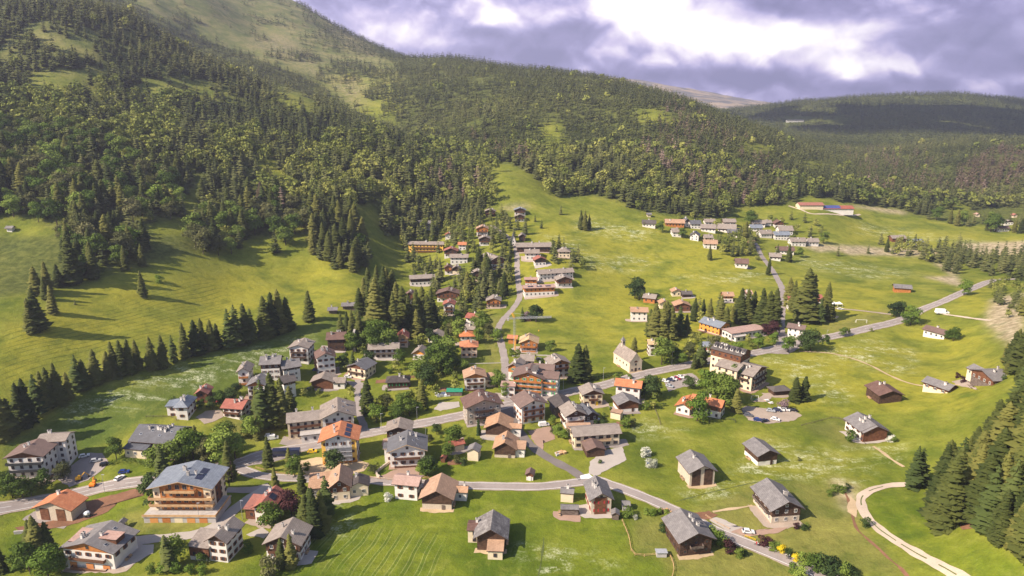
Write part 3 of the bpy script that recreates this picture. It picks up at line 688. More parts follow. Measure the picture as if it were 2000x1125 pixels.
def bld(name,label,short,A,Bp,L,e,r,mode='g',wall='wall_white',upper=None,rm='roof_grey',split=.5,fl=None,bal=0,balc='frame_brown',balw=.8,ch=1,sh=None,fr=None,
        door=None,yaw=None,faces=None,win=True,skip=0,oh=1.0,fas='fascia',ext=(),solar=0,garage=0,cat=None,group=None,bz=None,sbal=0,chc='wall_white',wsz=(1.0,1.25)):
    if name not in('chapel','a_frame_hut'):
        L*=.80; e*=1.12; r*=.80
        ext=tuple({**q_,**{k:q_[k]*f for k,f in (('y',.80),('l',.80),('e',1.12),('r',.8)) if k in q_ and not(k in('y','l') and abs(q_[k])<1.7) and not (k=='l' and q_[k]<2)}} for q_ in ext)
    a=G(*A); b_=G(*Bp); d=(a[3]+b_[3])/2
    ax,ay=a[0],a[1]; bx,by=b_[0],b_[1]
    if yaw is not None:
        w=(Bp[0]-A[0])*d/F/max(.5,math.cos(R(yaw))); th=R(yaw); cx,cy=(ax+bx)/2,(ay+by)/2
    else:
        w=math.hypot(bx-ax,by-ay); th=math.atan2(by-ay,bx-ax); cx,cy=(ax+bx)/2,(ay+by)/2
    fx,fy=math.cos(th),math.sin(th)
    zs=[float(H(cx+fx*u-fy*v,cy+fy*u+fx*v)) for u in(-w/2,w/2) for v in(0,L)]
    z0=(float(H(cx,cy))+sum(zs)/4)/2
    root=empty(name,(cx,cy,z0),th); 
    cat=cat or {'barn':'barn','chapel':'chapel','hotel':'hotel','shed':'shed','villa':'house','chalet':'chalet'}.get(name,'hut' if 'hut' in name else 'house')
    tag(root,label,cat,group)
    det=d<430
    # which side faces does the camera see (and the other one when near)
    lx,ly=-fx,-fy
    vis='l' if (lx*(0-cx)+ly*(0-cy))>0 else 'r'
    if faces is None: faces='f'+vis
    if sh is None and wall in('wall_white','wall_cream','wall_pink') and det and random.Random(int(A[0]*3+A[1])).random()<.55: sh='shutter_brown'
    fr=fr or ('frame_white' if upper and 'wood' in upper else 'frame_brown')
    ro,hl,hw,zat=volume(root,0,0,w,L,e,r,mode,wall,upper,rm,split,oh,fas)
    if win: windows(root,0,0,w,L,e,faces,det,fr,sh,upper,split,fl,skip,wsz)
    if mode=='g' and r>=2.3 and win:
        o=link('window',winmesh(.9,1.0,fr,det),root,(0,-.085,e+r*.30)); 
        if det: link('pane',panemesh(.9,1.0,fr),o)
    rr=random.Random(int(A[0]*7+A[1]))
    if mode=='g' and not upper and wall in('wall_white','wall_cream','wall_pink') and r>=1.9 and rr.random()<.75 and name not in('chapel','a_frame_hut','shed') and short not in('scaffolded orange-roofed building','blue-roofed apartment chalet'):
        m=MB(); f_=.985; dz=.3; m.add([(-w/2*f_,-.06,e-.55),(w/2*f_,-.06,e-.55),(w/2*f_,-.06,e-.05),(0,-.06,e+r-.1),(-w/2*f_,-.06,e-.05),(-w/2*f_,0,e-.55),(w/2*f_,0,e-.55)],[(0,1,2,3,4),(1,0,5,6)],rr.choice(('wood_dark','wood_brown','wood_brown','wood_orange'))); m.build('gable_cladding',root)
    for i in range(ch):
        u=rr.uniform(-.6,.6)*hl; v=rr.choice((-1,1))*rr.uniform(.12,.5)*hw
        chimney(ro,u,v,zat(u,v),c=chc if rr.random()<.75 else 'concrete',h=rr.uniform(1.0,1.6),s=rr.uniform(.6,1.0))
    fl_=fl or max(1,int((e+.6)/2.7)); fh=e/fl_
    for i in range(bal): balcony(root,0,-.08,w*balw,fh*(fl_-i) if i==0 and r>2.5 and mode=='g' and fl_<2 else fh*(fl_-1-i)+.05,balc)
    for i in range(sbal): balcony(root,(-1 if vis=='l' else 1)*(w/2+.08),L/2,L*.8,fh*(fl_-1-i)+.05,balc,face=vis)
    if door:
        m=MB(); m.box(-.6,.6,-.05,0,0,2.1,door); dx=w*.22; dr=m.build('door',root,(dx if w>5 else 0,-.16,0)); 
        m=MB(); m.box(.4,.48,-.10,-.051,1,1.1,'metal_grey'); m.build('handle',dr)
    if garage:
        for i in range(garage):
            m=MB(); m.box(-1.3,1.3,-.06,0,0,2.1,'shutter_orange' if garage>1 else 'wood_grey'); m.build('garage_door',root,(-w/2+(i+.5)*w/garage,-.16,.02))
    for i in range(solar):
        m=MB(); sl=math.atan2(zat(0,0)-zat(0,hw),hw); pw=min(1.8,hl*.3); m.box(-pw,pw,-1.2,1.2,.03,.10,'solar')
        v=-hw*.5; o=m.build('solar_panel',ro,((i-(solar-1)/2)*(2*pw+.6),v,zat(0,v)+.05)); o.rotation_euler=(sl,0,0)
    for q_ in ext:
        k=dict(x=0,y=0,w=5,l=5,e=3,r=1.5,mode='g',wall=wall,upper=None,rm=rm,split=.5,oh=.6,win=True,fl=None,fas=fas,ch=0,bal=0); k.update(q_)
        r2,hl2,hw2,zat2=volume(root,k['x'],k['y'],k['w'],k['l'],k['e'],k['r'],k['mode'],k['wall'],k['upper'],k['rm'],k['split'],k['oh'],k['fas'])
        if k['win']: windows(root,k['x'],k['y'],k['w'],k['l'],k['e'],faces,det,fr,sh,k['upper'],k['split'],k['fl'],0,wsz)
        for i in range(k['ch']): chimney(r2,rr.uniform(-.6,.6)*hl2,hw2*.3,zat2(0,hw2*.3))
        if k['bal']:
            for i in range(k['bal']): balcony(root,k['x'],k['y']-.08,k['w']*.85,k['e']*(1-.33*i)-2.6,balc)
    rad=math.hypot(w,L)/2
    ccx,ccy=cx-fy*L/2,cy+fx*L/2
    boxes=[(cx,cy,fx,fy,-w/2,w/2,0,L)]+[(cx,cy,fx,fy,q_.get('x',0)-q_.get('w',5)/2,q_.get('x',0)+q_.get('w',5)/2,q_.get('y',0),q_.get('y',0)+q_.get('l',5)) for q_ in ext]
    BLD.append(dict(root=root,short=short,px=((A[0]+Bp[0])/2,(A[1]+Bp[1])/2),c=(ccx,ccy),boxes=boxes,w=w,L=L,e=e,r=r,d=d,fx=fx,fy=fy,z=z0,ro=ro))
    return BLD[-1]
def inbld(x,y,mg=1.5):
    r=np.zeros(np.shape(x),bool)
    for b_ in BLD:
        for (cx,cy,fx,fy,u0,u1,v0,v1) in b_['boxes']:
            dx=x-cx; dy=y-cy; u=dx*fx+dy*fy; v=-dx*fy+dy*fx
            r|=(u>u0-mg)&(u<u1+mg)&(v>v0-mg)&(v<v1+mg)
    return r
E=lambda **k:k
# ---- lower left
bld('hotel','long white hotel with brown hipped-looking roof and two dark balconies across its front, far left','white hotel at far left',(20,928),(92,938),13,8.6,2.6,'g','wall_white',None,'roof_brown',fl=3,bal=2,balc='metal_dark',balw=1.02,ch=2,cat='hotel',
    ext=[E(x=5,y=13.2,w=11,l=10,e=9.5,r=1.8,mode='e',rm='roof_taupe',ch=2)])
bld('stone_barn','pale stone barn under orange tiled roof beside the brown earthworks','orange-roofed stone barn',(73,1014),(142,1018),9.5,4.6,3.6,'g','stone',None,'roof_orange',win=False,ch=1,ext=[E(x=-3.6,y=-.12,w=3.6,l=.1,e=4.2,r=.1,mode='f',wall='wood_brown',oh=0,win=False,rm='wood_brown'),E(x=3,y=-.12,w=3.6,l=.1,e=4.2,r=.1,mode='f',wall='wood_brown',oh=0,win=False,rm='wood_brown')])
bld('apartment_house','wide cream chalet block under a big slate grey roof crowded with small chimneys','slate-roofed chalet block',(260,884),(342,893),19,5.6,4.6,'e','wall_cream','wood_dark','roof_slate',ch=7,split=.7,bal=1,ext=[E(x=-6,y=-4.5,w=10,l=5,e=3.6,r=1.3,mode='s',rm='roof_slate',wall='wall_cream')])
bld('chalet','white chalet with wooden gable, pinkish roof patches and three garage doors, bottom left corner','white chalet with garages',(131,1110),(226,1112),14,6.6,3.6,'g','wall_white',None,'roof_grey',bal=2,garage=3,ch=3,balw=.7,ext=[E(x=5.2,y=4,w=6.2,l=5,e=8.6,r=.5,mode='f',rm='roof_pink',wall='wood_brown',win=False,oh=.3),E(x=-5.6,y=3,w=5,l=7,e=7.4,r=.8,mode='s',rm='roof_pink',wall='wood_brown',win=False)],skip=1)
bld('apartment_house','large four-storey apartment chalet with orange wood front and long balconies beneath a blue-grey roof','blue-roofed apartment chalet',(306,1008),(417,1009),16,11.2,3.3,'g','wall_cream',None,'roof_blue',fl=4,win=False,ch=4,oh=1.6,fas='fascia_light',solar=2)
bld('chalet','small white three-storey chalet with low brown wooden wing on its left side','white chalet with wooden wing',(412,1095),(446,1099),12,7.6,2.6,'g','wall_white',None,'roof_taupe',fl=3,ch=2,ext=[E(x=-6.8,y=-.5,w=7.0,l=9,e=4.8,r=2.0,mode='s',wall='wall_white',upper='wood_brown',split=.3,rm='roof_taupe',fl=1)])
bld('house','white house with red tiled roof carrying one solar panel, beside a dark purple tree','red-roofed house with solar panel',(500,1020),(533,1023),13,6.0,2.6,'g','wall_white',None,'roof_red',sh='shutter_brown',garage=0,door='shutter_orange',solar=1,ch=2,ext=[E(x=-5.5,y=2,w=5,l=9,e=4.0,r=1.4,mode='s',wall='wood_brown',rm='roof_red')])
bld('chalet','grey-roofed chalet half hidden by two pointed spruces at the bottom edge','half-hidden grey-roofed chalet',(522,1090),(588,1094),12,5.6,3.6,'g','wall_white','wood_dark','roof_taupe',bal=1,ch=2)
bld('farmhouse','old farmhouse with tan shingle roof and small grey-roofed extension on its right','tan-roofed old farmhouse',(646,979),(684,975),14,5.6,3.6,'g','wall_cream','wood_brown','roof_tan',split=.6,ch=1,ext=[E(x=7.2,y=1.5,w=7,l=8,e=4.2,r=2.0,mode='g',rm='roof_dark',ch=1),E(x=-8,y=4,w=7.5,l=10,e=4.0,r=2.2,mode='s',rm='roof_tan',wall='stone',ch=1)],cat='farmhouse')
bld('house','small plain white house with pink shingle roof standing against the lower road','small white house at lower road',(772,974),(815,978),8,6.3,1.7,'e','wall_white',None,'roof_pink',fl=2,ch=1,faces='fr')
bld('barn','broad barn with tan shingle roof, dark timber gable and stone base by the lower road','tan barn by lower road',(825,994),(882,996),14,4.7,3.8,'g','stone','wood_dark','roof_tan',split=.45,win=False,door='wood_grey',ch=0,oh=1.2,ext=[E(x=8,y=8,w=5,l=5,e=3.6,r=1.2,mode='e',wall='wall_white',rm='roof_tan',ch=1)])
bld('barn','weathered old timber barn with patchy grey roof and small annexes alone in the meadow','weathered barn in lower meadow',(932,1074),(986,1076),12,5.2,3.8,'g','wood_dark',None,'roof_old',win=False,ch=0,oh=1.3,ext=[E(x=-6.2,y=5,w=4.5,l=7,e=4.4,r=1.0,mode='e',wall='wall_cream',rm='roof_brown',ch=1,oh=.4),E(x=1.8,y=-6,w=5,l=6,e=3.0,r=1.2,mode='s',wall='wall_cream',rm='roof_tan',oh=.4)])
bld('apartment_house','tall white and yellow building in scaffolding under bright orange roof','scaffolded orange-roofed building',(631,908),(698,902),14,10.2,3.4,'g','wall_white',None,'roof_orange',fl=3,ch=2,oh=1.4,solar=3,fr='frame_brown')
bld('chalet','small brown chalet over white ground floor directly behind the dark-roofed pension','small brown roadside chalet',(757,866),(802,863),11,5.4,2.4,'g','wall_white','wood_dark','roof_taupe',split=.45,bal=1,ch=1)
bld('pension','broad white chalet pension with charcoal roof, pale verges and brown balconies','charcoal-roofed pension',(763,913),(830,908),14,7.0,3.5,'g','wall_white',None,'roof_slate',fl=2,bal=2,balw=.75,ch=3,fas='fascia_light',oh=1.4,cat='guest house',ext=[E(x=-7.5,y=6,w=5,l=6,e=5.6,r=.5,mode='f',rm='roof_slate')])
bld('shed','low cream shed with bright red metal roof in the garden','red-roofed shed',(881,884),(907,878),5,2.8,1.5,'e','wall_cream',None,'roof_red',win=False,ch=0,oh=.5,cat='shed')
bld('shed','narrow cream shed with grey gabled roof in the garden meadow','cream gabled shed',(913,899),(934,901),6.5,4.0,1.6,'g','wall_cream',None,'roof_grey',win=False,ch=0,oh=.5)
bld('garden_hut','tiny garden hut with dark red roof beside the garden path','tiny red hut',(861,903),(869,904),3,2.0,.9,'g','wood_brown',None,'roof_red',win=False,ch=0,oh=.4)
bld('barn','upper of two barns with salmon tiled roofs, small white annex at right','upper salmon-roofed barn',(949,853),(996,855),12,4.4,3.4,'g','stone','wood_dark','roof_tan',split=.25,win=False,ch=0,ext=[E(x=8,y=1,w=5,l=6,e=4,r=1.2,mode='e',wall='wall_white',rm='roof_tan',ch=1,oh=.5)])
bld('barn','lower of two barns with salmon tiled roofs, dark timber gable facing the meadow','lower salmon-roofed barn',(966,893),(1006,895),12,4.2,3.6,'g','stone','wood_dark','roof_tan',split=.3,win=False,ch=1,door='wood_grey',ext=[E(x=6.5,y=1,w=4,l=7,e=3.6,r=.9,mode='s',wall='wall_white',rm='roof_tan',oh=.5)])
bld('garden_hut','tiny brown-roofed white hut standing alone in the triangular meadow','hut in triangular meadow',(1028,938),(1041,939),4,2.6,1.1,'g','wall_white','wood_brown','roof_brown',split=.6,win=False,ch=0,oh=.6,door='wall_white')
bld('farm_building','long cream two-storey farm building with taupe roof and recessed upper windows','long cream farm building',(1122,876),(1209,869),11,5.6,2.0,'e','wall_cream',None,'roof_taupe',fl=2,ch=0,wsz=(1.8,1.3),bal=1,balc='fascia_light',balw=.6,ext=[E(x=-3,y=-11,w=8,l=10.5,e=3.0,r=1.8,mode='g',wall='wood_dark',rm='roof_brown',win=False)],cat='farm building')
bld('shed','small cream shed with grey roof left of the stone barn house','cream shed',(1095,980),(1119,982),5,3.4,.9,'e','wall_cream',None,'roof_grey',win=False,ch=1,oh=.3)
bld('shed','low dark timber shed with long grey roof below the cream shed','low dark timber shed',(1096,1006),(1129,1007),4,2.2,.8,'e','wood_grey',None,'roof_grey',win=False,ch=0,oh=.3)
bld('stone_house','converted stone barn house with blue-grey roof and big wooden gable panel','converted stone barn house',(1154,1005),(1193,1003),14,6.0,3.0,'g','stone',None,'roof_grey',ch=2,skip=0,sh='shutter_red',fl=2,ext=[E(x=-.3,y=-.16,w=4.6,l=.12,e=6.2,r=.05,mode='f',wall='wood_brown',oh=0,win=False,rm='wood_brown')])
bld('barn','stone barn with two dark timber panels, in the meadow right of the road junction','stone barn with timber panels',(1346,950),(1394,946),15,5.8,3.2,'g','stone',None,'roof_grey',win=False,ch=1,ext=[E(x=-2.6,y=-.12,w=3.6,l=.1,e=6.3,r=.1,mode='f',wall='wood_dark',oh=0,win=False,rm='wood_dark'),E(x=2.6,y=-.12,w=3.6,l=.1,e=6.3,r=.1,mode='f',wall='wood_dark',oh=0,win=False,rm='wood_dark')])
bld('barn','small barn with dark timber gable on white base in the flowering meadow','white-based meadow barn',(1479,910),(1516,906),13,4.6,2.6,'g','wall_white','wood_dark','roof_grey',split=.4,win=False,ch=0,door='wood_dark',oh=1.1)
bld('farmhouse','dark timber farmhouse with stone ground floor and grey roof right of the white car','timber farmhouse with stone base',(1506,1023),(1560,1018),18,5.6,3.6,'g','stone','wood_dark','roof_grey',split=.45,ch=2,oh=1.3,sbal=1,balc='wood_grey',cat='farmhouse')
bld('farmhouse','dark timber farmhouse with grey roof and three white chimneys below the road','timber farmhouse below the road',(1327,1087),(1388,1080),16,5.6,3.4,'g','wood_dark',None,'roof_grey',ch=3,bal=1,balc='wood_grey',balw=.4,oh=1.3,cat='farmhouse')
bld('farmhouse','white-sided farmhouse with reddish timber gable end alone on the right meadow','white farmhouse with timber gable',(1679,861),(1728,855),15,4.5,3.4,'g','wall_white',None,'roof_grey',ch=4,faces='l',ext=[E(x=0,y=-.3,w=0.1,l=.1,e=.1,r=.1,mode='f',win=False),E(x=.0,y=-1.6,w=11.5,l=1.55,e=4.45,r=3.3,mode='g',wall='wood_brown',rm='roof_grey',oh=.9,win=True)],cat='farmhouse')
bld('barn','plain dark timber barn with brownish roof in the right meadow','plain dark meadow barn',(1716,789),(1760,784),15,4.2,2.8,'g','wood_dark',None,'roof_brown',win=False,ch=2,oh=1.1)
bld('cottage','low cream cottage with timber gable between the footpath and the meadow','low cream cottage',(1801,765),(1850,768),10,3.4,2.2,'e','wall_cream','wood_brown','roof_grey',split=.6,ch=2)
bld('farmhouse','cream and timber farmhouse with broad grey roof at the end of the footpath','farmhouse at footpath end',(1893,754),(1938,753),15,3.8,2.8,'g','wood_grey','wood_brown','roof_grey',split=.3,ch=2,ext=[E(x=-9,y=3,w=7.5,l=9,e=2.6,r=2.2,mode='e',wall='wall_cream')],cat='farmhouse')
bld('cottage','white cottage with brown roof and a bushy tree at its right end','white cottage with tree',(1802,657),(1843,663),10,3.8,2.2,'e','wall_white',None,'roof_brown',ch=2,cat='cottage')
cp=bld('chapel','white stone chapel with brown roof and small bell turret beside the main road','white chapel',(1229,728),(1253,724),18,6.3,5.2,'g','wall_cream',None,'roof_taupe',win=False,ch=0,oh=.35,fas='wall_cream',cat='chapel')
# ---- right, around the upper road
bld('hotel','rambling cream and timber hotel with stepped taupe roofs behind the gravel car park','rambling timber hotel',(1466,765),(1494,747),26,8.0,3.4,'g','wall_cream',None,'roof_taupe',fl=3,bal=2,balc='wood_dark',ch=2,sbal=1,cat='hotel',
    ext=[E(x=-6,y=9,w=12,l=15,e=9.5,r=2.5,mode='g',rm='roof_taupe'),E(x=4,y=13,w=12,l=22,e=14,r=2.8,mode='g',wall='wall_cream',upper='wood_brown',split=.75,rm='roof_dark',ch=4,fl=4)])
bld('house','small white house with pale blue metal roof and two red shutters near the hotel','white house with blue metal roof',(1371,687),(1393,690),9,3.6,1.5,'h','wall_white',None,'roof_blue',ch=1,sh='shutter_red',cat='house')
bld('guest_house','orange-ended guest house with blue-grey metal roof and wooden gable','orange-ended guest house',(1366,644),(1404,655),14,5.0,3.0,'e','wall_pink','wall_orange','roof_blue',split=.1,ch=3,faces='fr',cat='guest house')
bld('restaurant','long low white building with nearly flat pale roof and terrace','long flat-roofed restaurant',(1428,665),(1492,655),12,4.2,.6,'e','wall_white',None,'roof_pink',ch=0,wsz=(1.7,1.6),oh=.8,ext=[E(x=-8,y=-4,w=9,l=6,e=2.8,r=.2,mode='f',rm='concrete')],cat='restaurant')
bld('house','white roadside house with reddish brown roof at the street corner','white corner house',(1537,657),(1567,662),10,5.8,2.0,'e','wall_white',None,'roof_brown',fl=2,ch=2,sh='shutter_brown',faces='fr')
bld('apartment_house','big white building with red-brown roof hidden behind tall spruces','building behind tall spruces',(1540,603),(1602,607),13,8,2,'e','wall_white','wood_orange','roof_red',split=.72,fl=3,ch=1,yaw=-6)
bld('farm_building','longest red-roofed farm shed with blue solar rows on the far meadow','solar-roofed farm shed',(1582,419),(1665,418),18,4,3.4,'e','wall_white',None,'roof_red',win=False,ch=1,yaw=0,cat='farm building')
bld('farm_building','shorter red-roofed farm shed behind the solar-roofed one','rear red-roofed farm shed',(1561,411),(1607,409),16,4.6,3,'e','wall_cream',None,'roof_red',win=False,ch=0,yaw=0,cat='farm building')
bld('barn','single brown hay barn with grey roof in the open far meadow','hay barn in open far meadow',(1749,570),(1776,573),9,3.6,2.4,'e','wood_orange',None,'roof_grey',win=False,ch=0,yaw=-18,cat='barn')
bld('house','small white house with dark roof at the far right forest edge','house at far right forest edge',(1951,452),(1971,453),10,4,2.6,'e','wall_white',None,'roof_brown',ch=1,yaw=5)
bld('house','pale roof showing behind the far right forest edge house','second house at far right edge',(1962,440),(1978,440),9,4,2.5,'g','wall_white',None,'roof_taupe',ch=0,yaw=0)
bld('barn','brown barn among the grove on the far meadow','brown barn in far grove',(1742,473),(1768,473),12,4,3,'e','wood_brown',None,'roof_taupe',ch=0,yaw=0,win=False)
bld('house','blue-grey roofed house at the right end of the far grove','grey-roofed house in far grove',(1776,479),(1802,480),10,4,2.5,'e','wall_white',None,'roof_blue',ch=0,yaw=0)
bld('mountain_lodge','tiny white lodge high on the distant wooded hill','distant white lodge',(1537,239),(1570,239),16,4.5,3,'e','wall_white',None,'roof_grey',ch=0,yaw=0,win=False,cat='lodge')
bld('hut','tiny white hut in the forest above the solar-roofed farm','forest hut above the farm',(1641,362),(1649,362),6,3,1.5,'g','wall_white',None,'roof_grey',ch=0,yaw=0,win=False,cat='hut')
bld('house','small pale house in trees at the far right, left one of two','left pale house in far right trees',(1906,424),(1913,424),6,3,2,'g','wall_cream',None,'roof_pink',ch=0,yaw=0,win=False)
bld('house','small red-roofed house in trees at the far right edge','red-roofed house in far right trees',(1979,425),(1986,425),6,3,2,'g','wall_cream',None,'roof_red',ch=0,yaw=0,win=False)
# ---- far hamlet, left part
hm=[
('white house with black-brown roof, standing apart at the left end of the far hamlet','leftmost hamlet house',1255,1279,445,9,5,2.2,'e','wall_white',None,'roof_dark',10),
('long orange timber house with tan roof, second from left in the far hamlet','orange timber hamlet house',1300,1335,444,10,5,2.6,'e','wood_orange',None,'roof_tan',8),
('white house with taupe roof below the orange timber house of the far hamlet','white house below orange one',1313,1330,463,10,5.5,2.6,'e','wall_white',None,'roof_taupe',0),
('narrow dark slate-roofed house right of the orange timber one in the far hamlet','narrow slate-roofed hamlet house',1337,1347,443,11,6,2.6,'g','wall_white',None,'roof_slate',0),
('white house with slate roof at the forest edge of the far hamlet','slate-roofed house at forest edge',1349,1368,447,11,5.5,2.6,'e','wall_white',None,'roof_slate',0),
('white house with slate grey roof on the lower edge of the far hamlet','lower slate-roofed hamlet house',1348,1363,470,12,5.5,2.6,'g','wall_white',None,'roof_slate',20),
('small pale-roofed house at the back of the far hamlet','back pale-roofed hamlet house',1377,1396,441,9,4.5,2.2,'e','wall_white',None,'roof_taupe',0),
('wide white house with taupe roof in the middle of the far hamlet','middle hamlet house',1370,1396,454,11,4.8,2.6,'e','wall_white','wood_dark','roof_taupe',12),
('large house with brown timber gable end facing right in the far hamlet','hamlet house with timber gable',1403,1434,455,13,5,3.4,'e','wall_white','wood_dark','roof_taupe',18),
('brown-roofed house behind the one with timber gable in the far hamlet','hamlet house behind timber gable',1413,1436,441,9,4.6,2.4,'e','wall_white','wood_brown','roof_taupe',0),
('white house with slate roof and dark gable at the tree clump of the far hamlet','slate-roofed house at tree clump',1422,1446,463,10,4.8,2.4,'e','wall_white','wood_dark','roof_slate',20),
('white house with bright tan roof on the near edge of the far hamlet','tan-roofed hamlet house',1375,1399,486,10,5.4,2.4,'e','wall_white',None,'roof_tan',8),
('small taupe roof peeping out behind the tan-roofed hamlet house','roof behind tan-roofed house',1376,1391,470,7,3.4,2,'e','wall_cream',None,'roof_taupe',0),
('lone white house with brown roof below the far hamlet, a car beside it','lone white house below hamlet',1437,1459,524,10,5.2,2.6,'e','wall_white',None,'roof_brown',12),
('white house with grey roof at the upper left of the right hamlet','upper hamlet house with grey roof',1470,1493,443,9,4.4,2.4,'e','wall_white','wood_dark','roof_taupe',10),
('slate-blue roofed house among trees in the right hamlet','slate-blue roofed hamlet house',1466,1488,452,9,4.4,2.4,'e','wall_white',None,'roof_blue',0),
('brown house with several small gables at the back of the right hamlet','brown gabled hamlet house',1513,1530,445,9,5.4,2.6,'g','wall_white','wood_brown','roof_brown',0),
('white house with pale taupe roof in the right hamlet centre','pale-roofed hamlet house',1485,1508,465,11,5.2,2.6,'e','wall_white',None,'roof_taupe',-10),
('largest taupe-roofed house, topmost in the right hamlet centre','largest right hamlet house',1522,1548,459,13,5.4,3.4,'e','wall_white',None,'roof_taupe',0),
('white hotel with blue-grey roof and balconies in the right hamlet','blue-grey roofed hamlet hotel',1513,1541,469,11,6,2.4,'e','wall_white',None,'roof_blue',0),
('tiny bright orange shed beside the hamlet street','orange hamlet shed',1460,1473,479,6,3.6,1.4,'e','wood_orange',None,'roof_tan',0),
('long terraced house with brown timber end wall right in the right hamlet','terraced house with timber end',1545,1573,481,11,5.4,2.6,'e','wall_white',None,'roof_taupe',0),
('shorter terraced house at the right end of the right hamlet','right end terraced house',1579,1598,481,10,5.2,2.4,'e','wall_white',None,'roof_taupe',0),
('white house with reddish brown roof near the bottom of the right hamlet','red-brown roofed hamlet house',1519,1549,497,10,4.6,2.4,'e','wall_white',None,'roof_brown',8),
('lowest white house of the right hamlet, dark gable beside a spruce','lowest right hamlet house',1504,1523,509,10,4.2,2.2,'e','wall_white','wood_dark','roof_taupe',15),
('small dark-roofed house at the left edge of the right hamlet','dark-roofed left edge hamlet house',1433,1446,459,8,4,2.4,'e','wall_white','wood_dark','roof_dark',0),
('small pale-roofed house just behind the upper right hamlet trees','pale roof behind hamlet trees',1494,1506,441,8,4,2,'e','wall_white',None,'roof_taupe',0),
]
for (lb,sh_,x0,x1,y_,l,e_,r_,md,wl,up,rf,yw) in hm:
    bld('house',lb,sh_,(x0,y_),(x1,y_),l*1.15,e_*.82,r_*1.45,md,wl,up,rf,split=.6,ch=1,yaw=-yw,cat='house')
# ---- between the hamlet and the main road
md_=[
('red-brown timber house with grey roof and bushy tree at its upper left','red-brown timber house',1257,1277,592,11,3.8,2.6,'e','wood_orange',None,'roof_taupe',-25),
('white three-storey house with pale tan roof left of the tall spruce clump','white house left of spruce clump',1233,1263,627,11,6.4,2.4,'e','wall_white',None,'roof_tan',-5),
('small tan-roofed house in the open meadow, left of a dark hut','tan-roofed meadow house',1313,1329,579,8,3.6,2,'g','wall_cream',None,'roof_tan',0),
('dark low hut in the open meadow, right of a tan-roofed house','dark meadow hut',1333,1350,581,8,2.6,2,'e','wood_dark',None,'roof_dark',0),
('wide tan roof showing between spruces above the clump','wide tan roof between spruces',1318,1347,608,11,4,2.6,'g','wood_brown',None,'roof_tan',0),
('little tan-roofed cottage just behind the red-brown timber house','tan cottage behind timber house',1289,1303,603,8,4,2,'g','wall_cream',None,'roof_tan',0),
('orange-pink roofed house between the hamlet street spruces','orange-pink roofed house',1413,1431,590,9,4.6,2.4,'e','wall_white','wood_orange','roof_tan',0),
('small house with pink roof partly hidden left of the hamlet street','pink-roofed hidden house',1455,1467,584,8,4,2,'e','wall_white',None,'roof_pink',0),
('narrow white house with tan roof half hidden behind a round tree near the chapel','narrow house behind round tree',1267,1281,695,8,7,2,'e','wall_white',None,'roof_pine',0),
]
for (lb,sh_,x0,x1,y_,l,e_,r_,md,wl,up,rf,yw) in md_:
    bld('house',lb,sh_,(x0,y_),(x1,y_),l,e_,r_,md,wl,up,rf,split=.55,ch=1,yaw=yw,cat='house')
# ---- village centre
bld('house','house being rebuilt with fresh yellow timber roof beside the tower crane','house under construction',(1016,686),(1049,687),13,5.2,3.0,'g','wall_white','wood_orange','roof_pine',split=.35,bal=2,balc='wood_orange',ch=1,fas='wood_light')
bld('shed','small orange-roofed shed at the foot of the tower crane','orange-roofed crane shed',(993,671),(1008,672),5,3.6,1.4,'e','wood_orange',None,'roof_orange',ch=0,win=False,cat='shed')
bld('hotel','large hotel with orange timber gable and bright green shutters in the village centre','green-shuttered hotel',(1003,770),(1059,775),14,9.4,3.6,'g','wall_white','wood_orange','roof_brown',split=.72,fl=4,bal=3,balc='wood_orange',balw=.95,sh='shutter_green',ch=1,oh=1.5,cat='hotel',
    ext=[E(x=11,y=1.5,w=9,l=12,e=9.0,r=2.4,mode='e',rm='roof_brown',fl=3,bal=2),E(x=6,y=13,w=12,l=7,e=10,r=2.5,mode='e',rm='roof_brown',win=False,ch=2)])
bld('house','white house with brown roof just uphill and left of the green-shuttered hotel','house uphill of the hotel',(993,741),(1012,744),12,7,2.4,'g','wall_white','wood_orange','roof_taupe',split=.6,sh='shutter_green',ch=2)
bld('house','pale house with taupe roof close behind the hotel, roof lights on it','taupe house behind the hotel',(1018,728),(1040,729),10,7,2.4,'e','wall_white',None,'roof_taupe',ch=3)
bld('house','tall white house with grey-brown roof at the rear right of the hotel','tall house right of the hotel',(1076,740),(1112,736),12,7.6,3.0,'g','wall_white',None,'roof_taupe',fl=3,bal=1,ch=2)
bld('house','small square white house with flat pink roof at the street junction','square white junction house',(979,776),(1005,777),8,5.6,.5,'f','wall_white',None,'roof_pink',fl=2,ch=0,oh=.5)
bld('chalet','tall white chalet with carved brown gable balconies facing the car park','tall white chalet by the van',(1019,829),(1064,821),13,8.6,3.0,'g','wall_white',None,'roof_brown',fl=3,bal=2,balc='wood_brown',balw=.85,ch=2,oh=1.5,sh='shutter_orange')
bld('house','large taupe house with brown roof, stone corner and white window frames at the junction','large taupe junction house',(913,831),(978,823),13,8.6,3.8,'g','wall_taupe',None,'roof_brown',fl=3,bal=2,balc='wood_dark',balw=.55,fr='frame_white',ch=2,oh=1.3)
bld('chalet','white chalet with salmon roof and long balconies left of the uphill lane','salmon-roofed white chalet',(909,763),(948,761),12,6.8,2.6,'g','wall_white',None,'roof_tan',fl=2,bal=2,ch=2,ext=[E(x=8,y=4,w=6,l=6,e=4.2,r=1.8,mode='s',rm='roof_tan',wall='wall_pink')])
bld('villa','square pink-cream villa with hipped salmon roof and orange shutters','pink-cream villa',(901,699),(932,698),11,6.4,2.2,'h','wall_pink',None,'roof_orange',fl=2,sh='shutter_orange',ch=1,cat='house')
